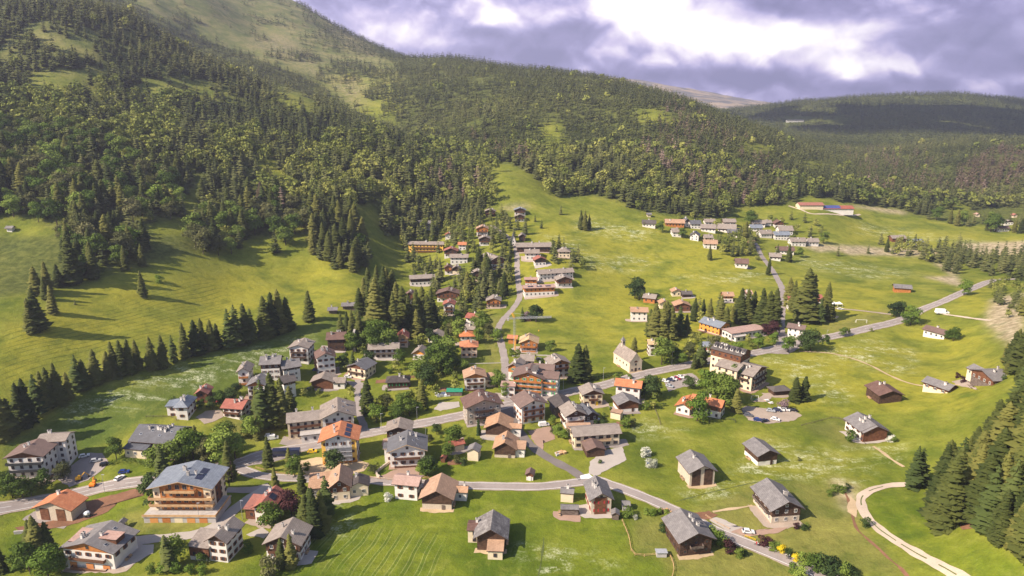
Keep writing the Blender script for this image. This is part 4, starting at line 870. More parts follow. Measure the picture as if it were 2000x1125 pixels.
bld('villa','white villa with orange-red hipped roof right behind the pink-cream villa','white villa behind pink one',(900,674),(929,673),9,5.4,2.0,'h','wall_white',None,'roof_orange',fl=2,ch=2,cat='house')
bld('house','white house with red roof and two red-shuttered windows','red-shuttered white house',(910,635),(931,638),12,5.2,2.2,'e','wall_white',None,'roof_red',sh='shutter_red',ch=1)
bld('house','small brown-roofed house squeezed below the red-shuttered one','brown house below red-shuttered one',(909,655),(925,656),10,4.2,2.2,'e','wall_white','wood_brown','roof_taupe',split=.6,ch=1)
bld('house','low white house with brown gable and taupe roof, a hedge in front','low white gabled house',(836,668),(864,671),9,4.2,2.6,'g','wall_white','wood_dark','roof_taupe',split=.7,ch=1)
bld('house','pale timber house with salmon verges and open gable among dark trees','pale timber house with open gable',(778,678),(797,679),11,6.0,2.8,'g','wall_pink','wood_light','roof_red',split=.7,bal=1,balc='wood_orange',ch=1,fas='fascia_light')
bld('house','little white house with bright orange gable and grey roof','orange-gabled little house',(807,702),(829,704),10,3.8,2.8,'g','wall_white','wall_orange','roof_taupe',split=.85,ch=1)
bld('chalet','dark timber bungalow with green shutters and brown hipped roof','green-shuttered bungalow',(757,760),(798,757),9,3.6,2.2,'he','wood_dark',None,'roof_dark',sh='shutter_green',ch=2,fl=1)
bld('house','long white house with stepped grey roofs behind the charcoal-roofed cream one','long stepped white house',(722,700),(778,701),11,5.6,2.6,'e','wall_white',None,'roof_taupe',fl=2,bal=1,balc='wood_grey',ch=3,faces='fr')
bld('house','cream house with charcoal roof and wide asphalt yard in front','cream house with charcoal roof',(680,735),(714,742),13,5.4,2.8,'g','wall_cream',None,'roof_slate',bal=1,balc='wood_dark',ch=1,faces='fr')
bld('apartment_house','white four-storey block with dark balconies on its right side under brown roof','brown-roofed four-storey block',(622,734),(656,731),13,9.4,3.0,'g','wall_white',None,'roof_brown',fl=3,sbal=2,balc='wood_dark',ch=3,faces='fr')
bld('apartment_house','white guest block with grey roof and dark balconies beside the left meadow','grey-roofed block at left meadow',(567,706),(603,712),14,8.0,2.2,'g','wall_white',None,'roof_taupe',fl=3,bal=2,balc='wood_dark',ch=3)
bld('apartment_house','brown-roofed timber block with grey side wall against dark trees','timber block against dark trees',(641,684),(674,686),11,6.6,3.2,'e','wood_dark',None,'roof_brown',fl=2,ch=4,ext=[E(x=10.5,y=.5,w=1.2,l=10,e=9,r=.2,mode='f',wall='wall_grey',rm='concrete',win=False,oh=0)])
bld('house','small tan-roofed house behind the long stepped white house','small tan house behind stepped one',(716,678),(744,679),9,4,2.0,'e','wall_pink',None,'roof_tan',ch=2)
bld('barn','brown timber barn with taupe roof and white back part at the village edge','brown timber village barn',(609,758),(651,760),10,3.6,2.8,'g','wood_brown',None,'roof_taupe',win=False,ch=0,ext=[E(x=9,y=0,w=6,l=8,e=3,r=2.0,mode='e',wall='wall_white',rm='roof_taupe')])
bld('hotel','big hotel with white gabled right wing and long balconied left wing under taupe roofs','big taupe-roofed hotel',(633,856),(693,847),17,9.2,3.8,'g','wall_white',None,'roof_taupe',fl=3,bal=2,balc='wood_brown',ch=2,oh=1.4,cat='hotel',
    ext=[E(x=-15,y=3,w=16,l=13,e=7.6,r=3.0,mode='e',rm='roof_taupe',fl=3,bal=2,ch=2,wall='wall_cream'),E(x=-11,y=-3.5,w=12,l=6,e=3.4,r=.2,mode='f',rm='concrete',wall='wall_white')])
bld('house','white house with blue-grey hipped roof on the village edge, fence beside it','blue-grey hipped house',(346,819),(368,821),13,6.2,2.4,'h','wall_white',None,'roof_blue',fl=2,ch=4,sh='shutter_brown',ext=[E(x=-5.4,y=3,w=5,l=7,e=5.2,r=1.2,mode='s',rm='roof_blue')])
bld('house','small brown house with red roof above the blue-grey hipped house','small red-roofed brown house',(385,785),(406,787),9,4.4,2.0,'g','wood_brown',None,'roof_red',ch=2)
bld('house','white house with broad red roof and three chimneys left of the tall spruces','broad red-roofed white house',(437,813),(474,821),12,5.0,2.6,'e','wall_white',None,'roof_red',fl=2,bal=1,ch=4,faces='fr')
bld('house','white house with two orange bands and grey roof at the field edge','orange-banded white house',(467,750),(489,752),12,6.6,2.2,'g','wall_white',None,'roof_taupe',fl=2,bal=2,balc='wood_orange',ch=2)
bld('apartment_house','grey-roofed block with wide chimney behind the orange-banded house','grey block with wide chimney',(512,741),(548,744),12,8.4,3.2,'e','wall_white','wood_dark','roof_grey',split=.7,fl=3,ch=4)
bld('apartment_house','white block with brown gable end facing right, next to grey block','white block with brown gable',(556,747),(588,744),13,7.4,3.0,'e','wall_white','wood_dark','roof_grey',split=.8,fl=3,ch=2,faces='fr')
bld('apartment_house','white balconied block partly hidden by two big spruces','balconied block behind spruces',(487,785),(520,787),12,8.4,2.4,'g','wall_white',None,'roof_grey',fl=3,bal=2,balc='wood_dark',ch=1)
bld('house','tall white house with black gable right of two big spruces','tall house with black gable',(557,778),(579,774),10,8.0,2.6,'e','wall_white','wood_dark','roof_dark',split=.8,fl=3,ch=1,faces='fr')
bld('house','stone-cream house with brown gable balcony in the garden below the main road','stone-cream house with balcony',(1139,793),(1176,791),11,5.8,2.6,'g','wall_cream',None,'roof_taupe',fl=2,bal=1,balw=.45,balc='wood_brown',door='yellow_paint',ch=2)
bld('house','tall white house with orange and slate roof right behind a timber barn','tall white house behind timber barn',(1202,780),(1248,786),10,7.4,2.4,'e','wall_white',None,'roof_orange',fl=2,ch=2,faces='fr')
bld('barn','timber barn with grey roof on white base, in front of the tall white house','timber barn before white house',(1208,806),(1246,803),11,4.0,2.6,'g','wall_white','wood_brown','roof_grey',split=.4,win=False,ch=0,door='wood_dark')
bld('barn','black-roofed old log barn behind the white villas','black-roofed log barn',(1083,815),(1118,812),13,4.6,2.8,'g','wood_grey',None,'roof_dark',win=False,ch=0)
bld('house','white villa with grey-brown roof and outside stair beside a slate-roofed house','white villa with outside stair',(1106,838),(1142,834),12,6.2,3.0,'g','wall_white','wood_dark','roof_taupe',split=.85,fl=2,bal=1,ch=2,sbal=1)
bld('house','low charcoal-roofed house tucked right behind the white villa','low charcoal-roofed house',(1142,832),(1167,828),12,4.4,2.6,'g','wall_white','wood_dark','roof_slate',ch=1)
bld('outbuilding','low tan-roofed outbuilding between white villa and long farm building','low tan-roofed outbuilding',(1110,851),(1150,850),7,3.2,1.6,'e','wall_white',None,'roof_tan',ch=0,cat='outbuilding')
bld('shed','small cream shed with flat tan roof beside a garden plot','small flat-roofed cream shed',(1192,817),(1211,821),5,3,.3,'f','wall_cream',None,'roof_tan',win=False,ch=0,oh=.3)
bld('house','spread-out white bungalow with bright orange roofs and a big round tree in front','orange-roofed bungalow',(1320,806),(1346,812),14,3.6,2.2,'g','wall_white',None,'roof_orange',ch=2,fl=1,ext=[E(x=10,y=5,w=15,l=10,e=5.6,r=2.6,mode='e',rm='roof_orange',upper='wood_brown',split=.6,ch=2)])
bld('garden_pavilion','small open timber pavilion with dark roof near the twin trees','timber garden pavilion',(1511,773),(1541,771),7,2.5,1.4,'he','wood_dark',None,'roof_dark',win=False,ch=0,oh=.9,cat='pavilion')
# ---- upper village on the left of the lane
up=[
('grey-roofed white house high on the left behind trees','high grey-roofed house',817,840,449,10,5,3,'e','wall_white',None,'roof_grey',0,0,'house'),
('long row of yellow apartments with taupe roofs at the forest meadow','yellow apartment row',798,866,490,11,6.2,2.2,'e','wall_yellow',None,'roof_taupe',-4,4,'apartments'),
('tiny red-roofed house above the yellow apartments','tiny red-roofed upper house',870,881,468,8,4,2,'g','wall_white',None,'roof_red',0,0,'house'),
('white house with red-brown roof right below the yellow apartments','red-brown roofed upper house',868,893,503,11,5,3,'g','wall_white','wood_dark','roof_red',0,1,'house'),
('small house with bright orange roof in the upper village','bright orange-roofed upper house',896,910,489,9,4.4,2,'e','wall_white',None,'roof_orange',0,0,'house'),
('grey-roofed white house below the bright orange roof','grey-roofed upper house',880,913,516,10,5,2.6,'e','wall_white',None,'roof_taupe',0,0,'house'),
('small red-brown house at left below the grey-roofed upper house','small red-brown upper house',869,882,536,9,5,2.4,'g','wall_white','wood_orange','roof_brown',0,1,'house'),
('tan-roofed house nearly hidden right of the small red-brown one','half hidden tan upper house',884,898,535,9,4,2.4,'g','wall_cream','wood_dark','roof_taupe',0,0,'house'),
('orange timber house on white base, topmost by the lane bend','orange timber upper house',931,953,461,12,6,3,'g','wall_white','wood_orange','roof_tan',0,2,'house'),
('white house with dark gable directly below the orange timber house','dark-gabled upper house',936,958,480,11,5.4,2.6,'g','wall_white','wood_dark','roof_taupe',0,1,'house'),
('dark timber house at the upper meadow edge','dark timber house at meadow edge',948,967,424,10,5,2.6,'g','wood_dark',None,'roof_taupe',0,1,'house'),
('white house with blue-grey roof, upper one of a pair alone on the slope','upper house of slope pair',1005,1026,421,10,4.6,2.6,'g','wall_white','wood_dark','roof_blue',0,1,'house'),
('white house with taupe roof, lower one of a pair alone on the slope','lower house of slope pair',1006,1024,433,9,4.6,2.4,'g','wall_white','wood_dark','roof_taupe',0,1,'house'),
('dark house hidden in spruces right of the steep-roofed hut','dark house in spruces',1014,1026,471,9,4,2.4,'g','wood_dark',None,'roof_taupe',0,0,'house'),
('long stepped white terrace with taupe roofs running down the slope','long stepped terrace',960,984,524,26,6,2.8,'g','wall_white','wood_brown','roof_taupe',28,2,'terraced house'),
('long dark timber house with white base alone at the meadow left of the village','long dark timber meadow house',803,848,557,10,5.4,2.4,'e','wall_white','wood_dark','roof_taupe',12,0,'house'),
('red-brown house partly hidden left in the conifers','red-brown house in conifers',793,808,592,10,6,2.4,'g','wall_white','wood_brown','roof_brown',0,1,'house'),
('wide chalet with reddish brown roof and full-width balcony on the slope','wide chalet with full balcony',854,896,590,12,6,3.2,'g','wall_white','wood_brown','roof_brown',0,1,'chalet'),
('white three-storey house in front of the wide chalet','three-storey house before wide chalet',867,887,615,11,7.2,2.2,'g','wall_white',None,'roof_red',0,2,'house'),
('chalet with pale balcony, red shutters and grey-tan roof at the lane','chalet with pale balcony',951,977,601,12,4.8,2.6,'g','wall_pink','wood_orange','roof_taupe',0,1,'chalet'),
('long modern timber house with flat pink roof and solar panels','modern timber house',1025,1083,579,11,6.0,.8,'e','wall_white','wood_orange','roof_pink',8,0,'house'),
('small modern timber house with flat pink roof above the long one','small modern timber house',1026,1048,561,9,5.4,.6,'e','wall_white','wood_orange','roof_pink',0,0,'house'),
('long white terrace with taupe roofs on the right edge of the upper village','long white terrace',1053,1120,547,11,4.8,2.8,'e','wall_white',None,'roof_taupe',14,0,'terraced house'),
('white and brown gabled house at the right front of the terrace','gabled house before the terrace',1088,1117,561,12,5.2,3.0,'g','wall_white','wood_brown','roof_taupe',8,1,'house'),
('small house with bright red roof and dark gable in the upper village','bright red-roofed upper house',1045,1066,519,10,4.4,2.6,'g','wall_white','wood_dark','roof_red',10,0,'house'),
('very long brown-roofed building at the top of the upper village','long brown-roofed building',1010,1076,493,12,4.2,3.2,'e','wood_dark',None,'roof_taupe',3,0,'building'),
('white house with broad taupe roof in front of the long brown-roofed building','broad taupe-roofed upper house',1026,1052,508,13,5,3.0,'e','wall_white',None,'roof_taupe',0,0,'house'),
('taupe-roofed cream house at the right top of the upper village','right top upper house',1091,1113,503,11,4.6,3.2,'h','wall_cream',None,'roof_taupe',0,0,'house'),
('brown-gabled house half hidden behind tall spruces left of the lane','brown-gabled house behind spruces',922,941,549,11,5.6,2.6,'g','wall_cream','wood_dark','roof_taupe',0,1,'house'),
('dark timber house with pale upper floor hidden in the wood left of the village','dark house in the wood',763,792,641,9,7,2,'h','wood_dark','wall_grey','roof_grey',0,0,'house'),
('long low grey-roofed barn at the top of the left field','long low field-edge barn',670,699,606,7,3,1.6,'e','wood_grey',None,'roof_grey',8,0,'barn'),
('tiny dark barn left of the long low one at the field edge','tiny field-edge barn',643,657,613,6,2.4,1.4,'e','wood_grey',None,'roof_grey',8,0,'barn'),
('dark red hut beside bushy trees right of the lane','dark red hut by the lane',1023,1037,628,8,3.4,2,'g','wood_dark',None,'roof_brown',0,0,'hut'),
]
for (lb,sh_,x0,x1,y_,l,e_,r_,md,wl,up_,rf,yw,bl,ct) in up:
    bld({'barn':'barn','chalet':'chalet','hut':'hut','terraced house':'terraced_house','apartments':'apartment_row','building':'long_house'}.get(ct,'house'),lb,sh_,(x0,y_),(x1,y_),l,e_,r_,md,wl,up_,rf,split=.5,ch=2 if l>10 else 1,yaw=yw,bal=bl,cat=ct,win=(ct!='barn'))
bld('a_frame_hut','steep white A-frame hut with dark roof below the spruces','white A-frame hut',(996,479),(1009,479),9,.4,9.5,'g','wall_white',None,'roof_slate',oh=.6,ch=0,yaw=0,win=True,cat='hut')
bld('hut','tiny field hut alone at the forest edge left of the far hamlet','tiny hut left of hamlet',(1264,424),(1271,424),5,2.6,1.4,'e','wall_cream',None,'roof_grey',ch=0,yaw=0,win=False,cat='hut')
bld('hut','tiny white hut in the forest clearing at the left edge','white hut at left edge',(14,453),(24,453),4,2.4,1.2,'e','wall_white',None,'roof_grey',ch=0,yaw=0,win=False,cat='hut')
# ---------------------------------------------------------------- special features of single buildings
def find(short):
    for b_ in BLD:
        if b_['short']==short: return b_
def wmat(b_): return b_['root']
# chapel: bell turret, door, niche, buttresses
b_=find('white chapel'); r_=b_['root']; e_,rr_,L_=b_['e'],b_['r'],b_['L']
m=MB(); m.box(-.9,.9,-.9,.9,-1.0,3.0,'stone'); m.add([(-1.2,-1.2,3.01),(1.2,-1.2,3.01),(1.2,1.2,3.01),(-1.2,1.2,3.01),(0,0,5.4)],[(3,2,1,0),(0,1,4),(1,2,4),(2,3,4),(3,0,4)],'roof_grey')
t_=m.build('bell_turret',r_,(0,L_-3.2,e_+rr_))
m=MB(); m.box(-.45,.45,-.93,-.905,1.2,2.5,'metal_dark'); m.box(-.93,-.905,-.45,.45,1.2,2.5,'metal_dark'); m.build('opening',t_)
m=MB(); m.bar((0,0,5.3),(0,0,6.4),.05,'metal_dark'); m.box(-.3,.3,-.04,.04,5.9,6.0,'metal_dark'); m.build('cross',t_)
m=MB(); m.box(-.7,.7,-.08,0,0,2.4,'wood_dark'); m.build('door',r_,(0,-.02,0))
m=MB(); m.box(-.5,.5,-.06,0,-.6,.6,'glass'); me_=m.mesh('window')
for x_,z_ in ((-2.4,1.5),(2.4,1.5),(0,4.6)): link('window',me_,r_,(x_,-.03,z_))
m=MB(); n_=10; m.add([(math.cos(math.pi*i/n_)*1.1,-.05,math.sin(math.pi*i/n_)*1.1) for i in range(n_+1)]+[(math.cos(math.pi*i/n_)*1.1,0,math.sin(math.pi*i/n_)*1.1) for i in range(n_+1)],[tuple(range(n_+1))]+[(i,i+n_+1,i+n_+2,i+1) for i in range(n_)],'shutter_brown'); m.build('lunette_window',r_,(0,-.03,5.9))
for i in range(4):
    link('window',me_,r_,(-b_['w']/2-.03,3.2+i*3.7,3.8),R(-90))
# blue-roofed apartment chalet: wooden middle, plinth with garages, long balconies
b_=find('blue-roofed apartment chalet'); r_=b_['root']; w_,e_,rr_,L_=b_['w'],b_['e'],b_['r'],b_['L']
m=MB(); zb=2.9
hw=w_/2-2.6; 
m.add([(-hw,-.06,zb),(hw,-.06,zb),(hw,-.06,e_+rr_*2.6/(w_/2)*1.0-.15),(0,-.06,e_+rr_-.2),(-hw,-.06,e_+rr_*2.6/(w_/2)-.15)],[(0,1,2,3,4)],'wood_orange'); m.build('timber_cladding',r_)
m=MB(); m.box(-w_/2-2.4,w_/2+2.8,-4.2,L_*.75,-3.5,2.6,'wall_grey'); t_=m.build('plinth',r_)
m=MB(); m.box(-w_/2-2.8,w_/2+3.2,-4.6,L_*.76,2.61,2.85,'concrete'); m.build('terrace',t_)
for i in range(5):
    m=MB(); m.box(-1.5,1.5,-.05,0,.1,2.2,('door_orange','wood_orange','wall_cream','door_orange','shutter_orange')[i]); m.build('garage_door',t_,(-w_/2+(i+.3)*(w_+1)/4.9,-4.21,0))
m=MB(); m.box(-w_/2-2.7,w_/2+3.1,-4.6,-4.5,2.86,3.7,'wood_light'); m.box(w_/2+3.0,w_/2+3.1,-4.49,L_*.7,2.86,3.7,'wood_light'); m.build('terrace_railing',t_)
for k,(z_,ww) in enumerate(((5.3,w_+2.4),(8.0,w_+2.4),(10.9,w_*.52))): balcony(r_,0,-.1,ww,z_,'wood_light',1.7)
fh=(e_-2.9)/3
rn=random.Random(5)
for j in range(4):
    for i in range(8):
        x_=-w_/2+1.2+i*(w_-2.4)/7
        z_=3.0+2.72*j+1.25
        if j==3 and (i in(0,1,6,7)): continue
        wd=1.5 if i in(3,4) else 1.0
        o=link('window',winmesh(wd,1.9 if 0<i<7 else 1.2,'fascia_light',True),r_,(x_,-.13,z_)); link('pane',panemesh(wd,1.9 if 0<i<7 else 1.2,'fascia_light'),o)
for j in range(4):
    for i in range(6):
        o=link('window',winmesh(1.0,1.2,'frame_brown',True),r_,(w_/2+.085,1.8+i*3.4,3.0+2.5*j+1.2),R(90)); link('pane',panemesh(1.0,1.2,'frame_brown'),o)
m=MB(); m.box(0,.08,4,L_-4,3.1,e_,'wood_brown'); m.build('side_cladding',r_,(w_/2,0,0))
# scaffolded building: yellow corners and the scaffold
b_=find('scaffolded orange-roofed building'); r_=b_['root']; w_,e_,rr_,L_=b_['w'],b_['e'],b_['r'],b_['L']
m=MB(); m.box(-w_/2-.05,-w_/2+1.9,-.07,0,-1,e_,'wall_yellow'); m.box(w_/2-1.9,w_/2+.05,-.07,0,-1,e_,'wall_yellow'); m.box(-w_/2,w_/2,-.075,-.071,.1,1.6,'wall_orange'); m.build('yellow_panel',r_)
sc=empty('scaffolding',r_.location,r_.rotation_euler[2]); tag(sc,'grey scaffolding of poles and plank decks on the front of the orange-roofed building','scaffolding')
n_=7
for i in range(n_):
    x_=-w_/2+2+i*(w_-4)/(n_-1)
    m=MB(); m.bar((x_,-1.6,-1),(x_,-1.6,e_+.5),.06,'metal_grey'); m.bar((x_,-.5,-1),(x_,-.5,e_+.5),.06,'metal_grey'); m.build('pole',sc)
for k in range(4):
    m=MB(); m.box(-w_/2+1.8,w_/2-1.8,-1.75,-.35,2.1+k*2.1,2.18+k*2.1,'metal_grey'); m.bar((-w_/2+1.8,-1.7,3.1+k*2.1),(w_/2-1.8,-1.7,3.1+k*2.1),.05,'metal_grey'); m.build('deck',sc)
# farm with solar rows, modern house with panels
b_=find('solar-roofed farm shed'); ro=b_['ro']; m=MB(); sl=math.atan2(b_['r'],b_['L']/2)
m.box(-13,12,-3.8,3.8,.05,.15,'solar_blue'); o=m.build('solar_panel',ro,(-1,-b_['L']/4,b_['r']/2+.32)); o.rotation_euler=(sl,0,0)
b_=find('modern timber house'); ro=b_['ro']
for i in range(3):
    m=MB(); m.box(-2.2,2.2,-1.4,1.4,.1,.2,'solar'); m.build('solar_panel',ro,(-7+i*7,-2,.6))
# roof lights and satellite dishes on near roofs
for k_,sh_ in enumerate(('slate-roofed chalet block','big taupe-roofed hotel','charcoal-roofed pension','green-shuttered hotel','large taupe junction house','tall white chalet by the van','white chalet with garages','brown-roofed four-storey block')):
    b_=find(sh_); ro=b_['ro']
    md='e' if sh_=='slate-roofed chalet block' else 'g'
    hw_=(b_['L'] if md=='e' else b_['w'])/2; hl_=(b_['w'] if md=='e' else b_['L'])/2; sl=math.atan2(b_['r'],hw_)
    for i in range(4):
        m=MB(); m.box(-.6,.6,-.5,.5,.0,.12,'metal_grey'); m.box(-.48,.48,-.38,.38,.121,.14,'glass')
        v=-hw_*(.35 if i%2 else .62); o=m.build('roof_light',ro,(-hl_*.7+i*hl_*.45,v,b_['r']*(1-abs(v)/hw_)+.29)); o.rotation_euler=(sl,0,0)
# dormers of the two hotels
for sh_,n_ in (('rambling timber hotel',6),('green-shuttered hotel',3)):
    b_=find(sh_); roofs=[c for c in b_['root'].children if c.name.startswith('roof')]
    ro=roofs[2] if len(roofs)>2 else roofs[0]
    if sh_=='green-shuttered hotel': ro=roofs[0]
    for i in range(n_):
        m=MB(); m.box(-.8,.8,-1.3,.8,-.6,1.0,'wall_white'); m.add([(-1.1,-1.6,.95),(0,-1.6,1.75),(1.1,-1.6,.95),(-1.1,1.6,.95),(0,1.6,1.75),(1.1,1.6,.95)],[(0,1,4,3),(1,2,5,4),(0,2,1),(3,4,5)],'roof_dark'); m.box(-.5,.5,-1.36,-1.305,-.1,.8,'glass')
        s_=1 if sh_=='rambling timber hotel' else -1
        o=m.build('dormer',ro,(-9+i*3.3 if n_==6 else -4+i*3.0,3.0*s_,1.35+ (0 if n_==6 else 1.0)),0 if s_<0 else R(180))
# ---------------------------------------------------------------- tower crane
def at(px,py): g=G(px,py); return (g[0],g[1],g[2])
cr=empty('tower_crane',at(1005,684)); tag(cr,'yellow and pale tower crane with long horizontal jib over the house under construction','crane')
m=MB()
def lattice(m,a,b,s,c,seg):
    a=Vector(a); b=Vector(b); d=(b-a).normalized(); p=d.orthogonal().normalized(); q_=d.cross(p)
    cs=[p*s+q_*s,p*s-q_*s,-p*s-q_*s,-p*s+q_*s]
    for k in cs: m.bar(a+k,b+k,.09,c,4)
    for i in range(seg):
        u=a+(b-a)*i/seg; v=a+(b-a)*(i+1)/seg
        for k in range(4): m.bar(u+cs[k],v+cs[(k+1)%4],.06,c,4)
lattice(m,(0,0,0),(0,0,21),.55,'metal_grey',12); m.build('mast',cr)
m=MB(); m.box(-2,2,-2,2,-.5,.6,'concrete'); m.build('base',cr)
m=MB(); lattice(m,(-4,0,21),(23,2,21.2),.45,'metal_grey',16); m.build('jib',cr)
m=MB(); lattice(m,(0,0,21.3),(-1.6,0,24.5),.4,'crane_yellow',3); m.bar((-1.6,0,24.5),(14,1.1,21.6),.06,'metal_grey'); m.bar((-1.6,0,24.5),(-4,0,21.4),.06,'metal_grey'); m.build('apex',cr)
m=MB(); m.box(-4.8,-3.4,-.7,.7,19.6,20.9,'concrete'); m.build('counterweight',cr)
m=MB(); lattice(m,(.2,-2,.6),(.6,-1,9.5),.3,'crane_yellow',6); m.build('strut',cr)
m=MB(); m.bar((15,1.2,20.6),(15,1.2,13),.05,'metal_dark'); m.box(14.7,15.3,.9,1.5,12.2,13,'crane_yellow'); m.build('hook',cr)
# ---------------------------------------------------------------- cars
CARC={}
def carmesh(col,kind='car'):
    k=(col,kind)
    if k in CARC: return CARC[k]
    L,Wd,h1,h2=(4.3,1.78,.85,1.48) if kind=='car' else (5.2,1.95,1.0,2.1) if kind=='van' else (12,2.5,1.1,3.2)
    body=MB()
    if kind=='bus':
        body.box(-L/2,L/2,-Wd/2,Wd/2,.4,h2,col); prof=None
    else:
        xs=[-L/2,-L/2+.12,-L/2+1.05,-L/2+1.3,L/2-.3,L/2] ; 
        P=[(-L/2,.35),(L/2,.35),(L/2,.8),(L/2-.1,h1+.02),(L/2-1.15 if kind=='car' else L/2-.9,h1+.08),(L/2-1.15-.7 if kind=='car' else L/2-1.5,h2),(-L/2+.7 if kind=='car' else -L/2+.15,h2),(-L/2+.08,h1+.1),(-L/2,.8)]
        n=len(P); vs=[]
        for s in(-1,1):
            for x,z in P:
                yy=Wd/2*s*(1 if z<h1+.1 else .84); vs.append((x,yy,z))
        fs=[tuple(range(n-1,-1,-1))[::-1][::-1],tuple(range(n,2*n))]
        for i in range(n): j=(i+1)%n; fs.append((i,j,j+n,i+n))
        fs=[tuple(f) for f in fs]; body.add(vs,fs,col)
    win=MB()
    if kind=='car':
        for s in(-1,1): 
            y=s*(Wd/2*.93+.005); win.add([(-1.45,y+s*.03,.98),(.98,y+s*.03,.98),(.45,y-s*.09,1.40),(-1.25,y-s*.09,1.40)],[(0,1,2,3) if s<0 else (3,2,1,0)],'glass')
        win.add([(1.02,-.78,.97),(1.02,.78,.97),(.36,.66,1.45),(.36,-.66,1.45)],[(0,1,2,3)],'glass')
        win.add([(-2.06,-.74,1.0),(-2.06,.74,1.0),(-1.52,.66,1.46),(-1.52,-.66,1.46)],[(3,2,1,0)],'glass')
    elif kind=='van':
        for s in(-1,1): win.add([(1.0,s*.985,1.12),(1.75,s*.985,1.12),(1.25,s*.86,1.85),(1.0,s*.86,1.85)],[(0,1,2,3) if s<0 else(3,2,1,0)],'glass')
        win.add([(1.78,-.8,1.12),(1.78,.8,1.12),(1.16,.76,2.0),(1.16,-.76,2.0)],[(0,1,2,3)],'glass')
    else:
        for s in(-1,1): win.box(-5.6,5.4,*( (-1.28,-1.255) if s<0 else (1.255,1.28)),1.5,2.7,'glass')
        win.box(6.005,6.03,-1.1,1.1,1.2,2.8,'glass')
    wh=MB(); 
    for s in (-1,1): pass
    wh.bar((0,-.11,0),(0,.11,0),.33,'tyre',12); wh.bar((0,-.125,0),(0,.125,0),.19,'metal_grey',8)
    CARC[k]=(body.mesh('body'),win.mesh('windows'),wh.mesh('wheel'),L,Wd); return CARC[k]
def car(px,py,ang,col,label,kind='car',name=None,group=None,sc=1.0):
    b,w,wh,L,Wd=carmesh(col,kind); x,y,z,d=G(px,py)
    name=name or {'car':'parked_car','van':'parked_van','bus':'coach'}[kind]
    o=empty(name,(x,y,z+.16),R(ang)); o.scale=(sc,)*3; tag(o,label,{'car':'car','van':'van','bus':'bus'}[kind],group)
    link('body',b,o); link('windows',w,o)
    for sx in(-1,1):
        for sy in(-1,1): link('wheel',wh,o,(sx*L*.31,sy*(Wd/2-.1),.33))
    return o
for nm,c,rg in (('car_white',(.72,.71,.70),.3),('car_silver',(.38,.39,.41),.3),('car_black',(.012,.012,.016),.25),('car_blue',(.015,.04,.20),.25),('car_red',(.30,.012,.02),.25),('car_grey',(.10,.10,.115),.3),('car_yellow',(.75,.45,.02),.3),('car_navy',(.02,.025,.06),.25),('car_lightred',(.65,.05,.04),.3)): plain(nm,c,rough=rg,spec=.6,var=.04)
car(1299,746,-35,'car_white','white car, front left in the small roadside car park row')
car(1309,744,-35,'car_navy','dark blue car second from left in the small roadside car park')
car(1315,742,-35,'car_white','white car third from left in the small roadside car park')
car(1322,741,-35,'car_red','dark red car in the small roadside car park')
car(1329,738,-35,'car_white','white car at the road end of the small roadside car park')
car(1308,756,-40,'car_silver','silver car apart at the lower left of the small roadside car park')
car(1455,809,-12,'car_black','black car leftmost on the gravel car park, upper one of two'); car(1461,813,-20,'car_grey','dark grey car leftmost on the gravel car park, lower one of two')
car(1480,822,-8,'car_blue','bright blue car on the front edge of the gravel car park'); car(1493,824,20,'car_navy','navy car right of the bright blue car')
car(1514,821,-32,'car_white','white car alone on the front edge of the gravel car park')
car(1505,804,-20,'car_silver','silver car at the left of the rear row on the gravel car park'); car(1517,803,-25,'car_navy','dark car second in the rear row on the gravel car park')
car(1524,802,-28,'car_white','white car third in the rear row on the gravel car park'); car(1534,802,-28,'car_white','white car fourth in the rear row beside the black one'); car(1549,803,-28,'car_black','black car at the right end of the gravel car park')
car(1062,832,15,'car_white','white delivery van on the paved yard below the tall chalet','van')
car(1461,1041,-8,'car_white','white estate car parked beside the road near the timber farmhouse')
car(1354,1020,-20,'car_white','white car half hidden on the road behind the lower timber farmhouse')
car(165,893,30,'car_white','white car in the left hotel yard'); car(187,902,20,'car_silver','silver and black car in the middle of the left hotel yard'); car(206,909,30,'car_black','black car at the right of the left hotel yard')
car(234,936,70,'car_white','white car on the sandy bay beside the main road at left')
car(243,924,10,'car_blue','blue car on the grass edge above the sandy bay')
car(560,890,4,'car_navy','dark blue coach standing in the bay beside the main road','bus')
car(526,853,15,'car_white','white car leftmost at the big taupe-roofed hotel'); car(533,858,20,'car_white','white van-like car beside the leftmost one at the hotel','van')
car(610,884,5,'car_yellow','yellow car left of the scaffolded building')
car(606,762,10,'car_navy','dark car beside the brown timber village barn')
car(680,738,-5,'car_white','white car in front of the cream house with charcoal roof')
car(618,724,10,'car_blue','blue car beside the brown-roofed four-storey block')
car(419,787,12,'car_lightred','bright red car on the garden drive below the brown house')
car(1163,820,-30,'car_silver','silver car under the charcoal-roofed house'); 
car(1526,619,85,'car_black','small black car driving down the hamlet street')
car(1463,526,0,'car_navy','dark car beside the lone white house below the hamlet')
car(1641,605,0,'car_white','white car on the track right of the tall spruces')
car(1839,613,-8,'car_white','white lorry trailer on the path near the upper road','van',sc=1.7)
car(1052,703,20,'car_grey','dark car on the lane above the green-shuttered hotel')
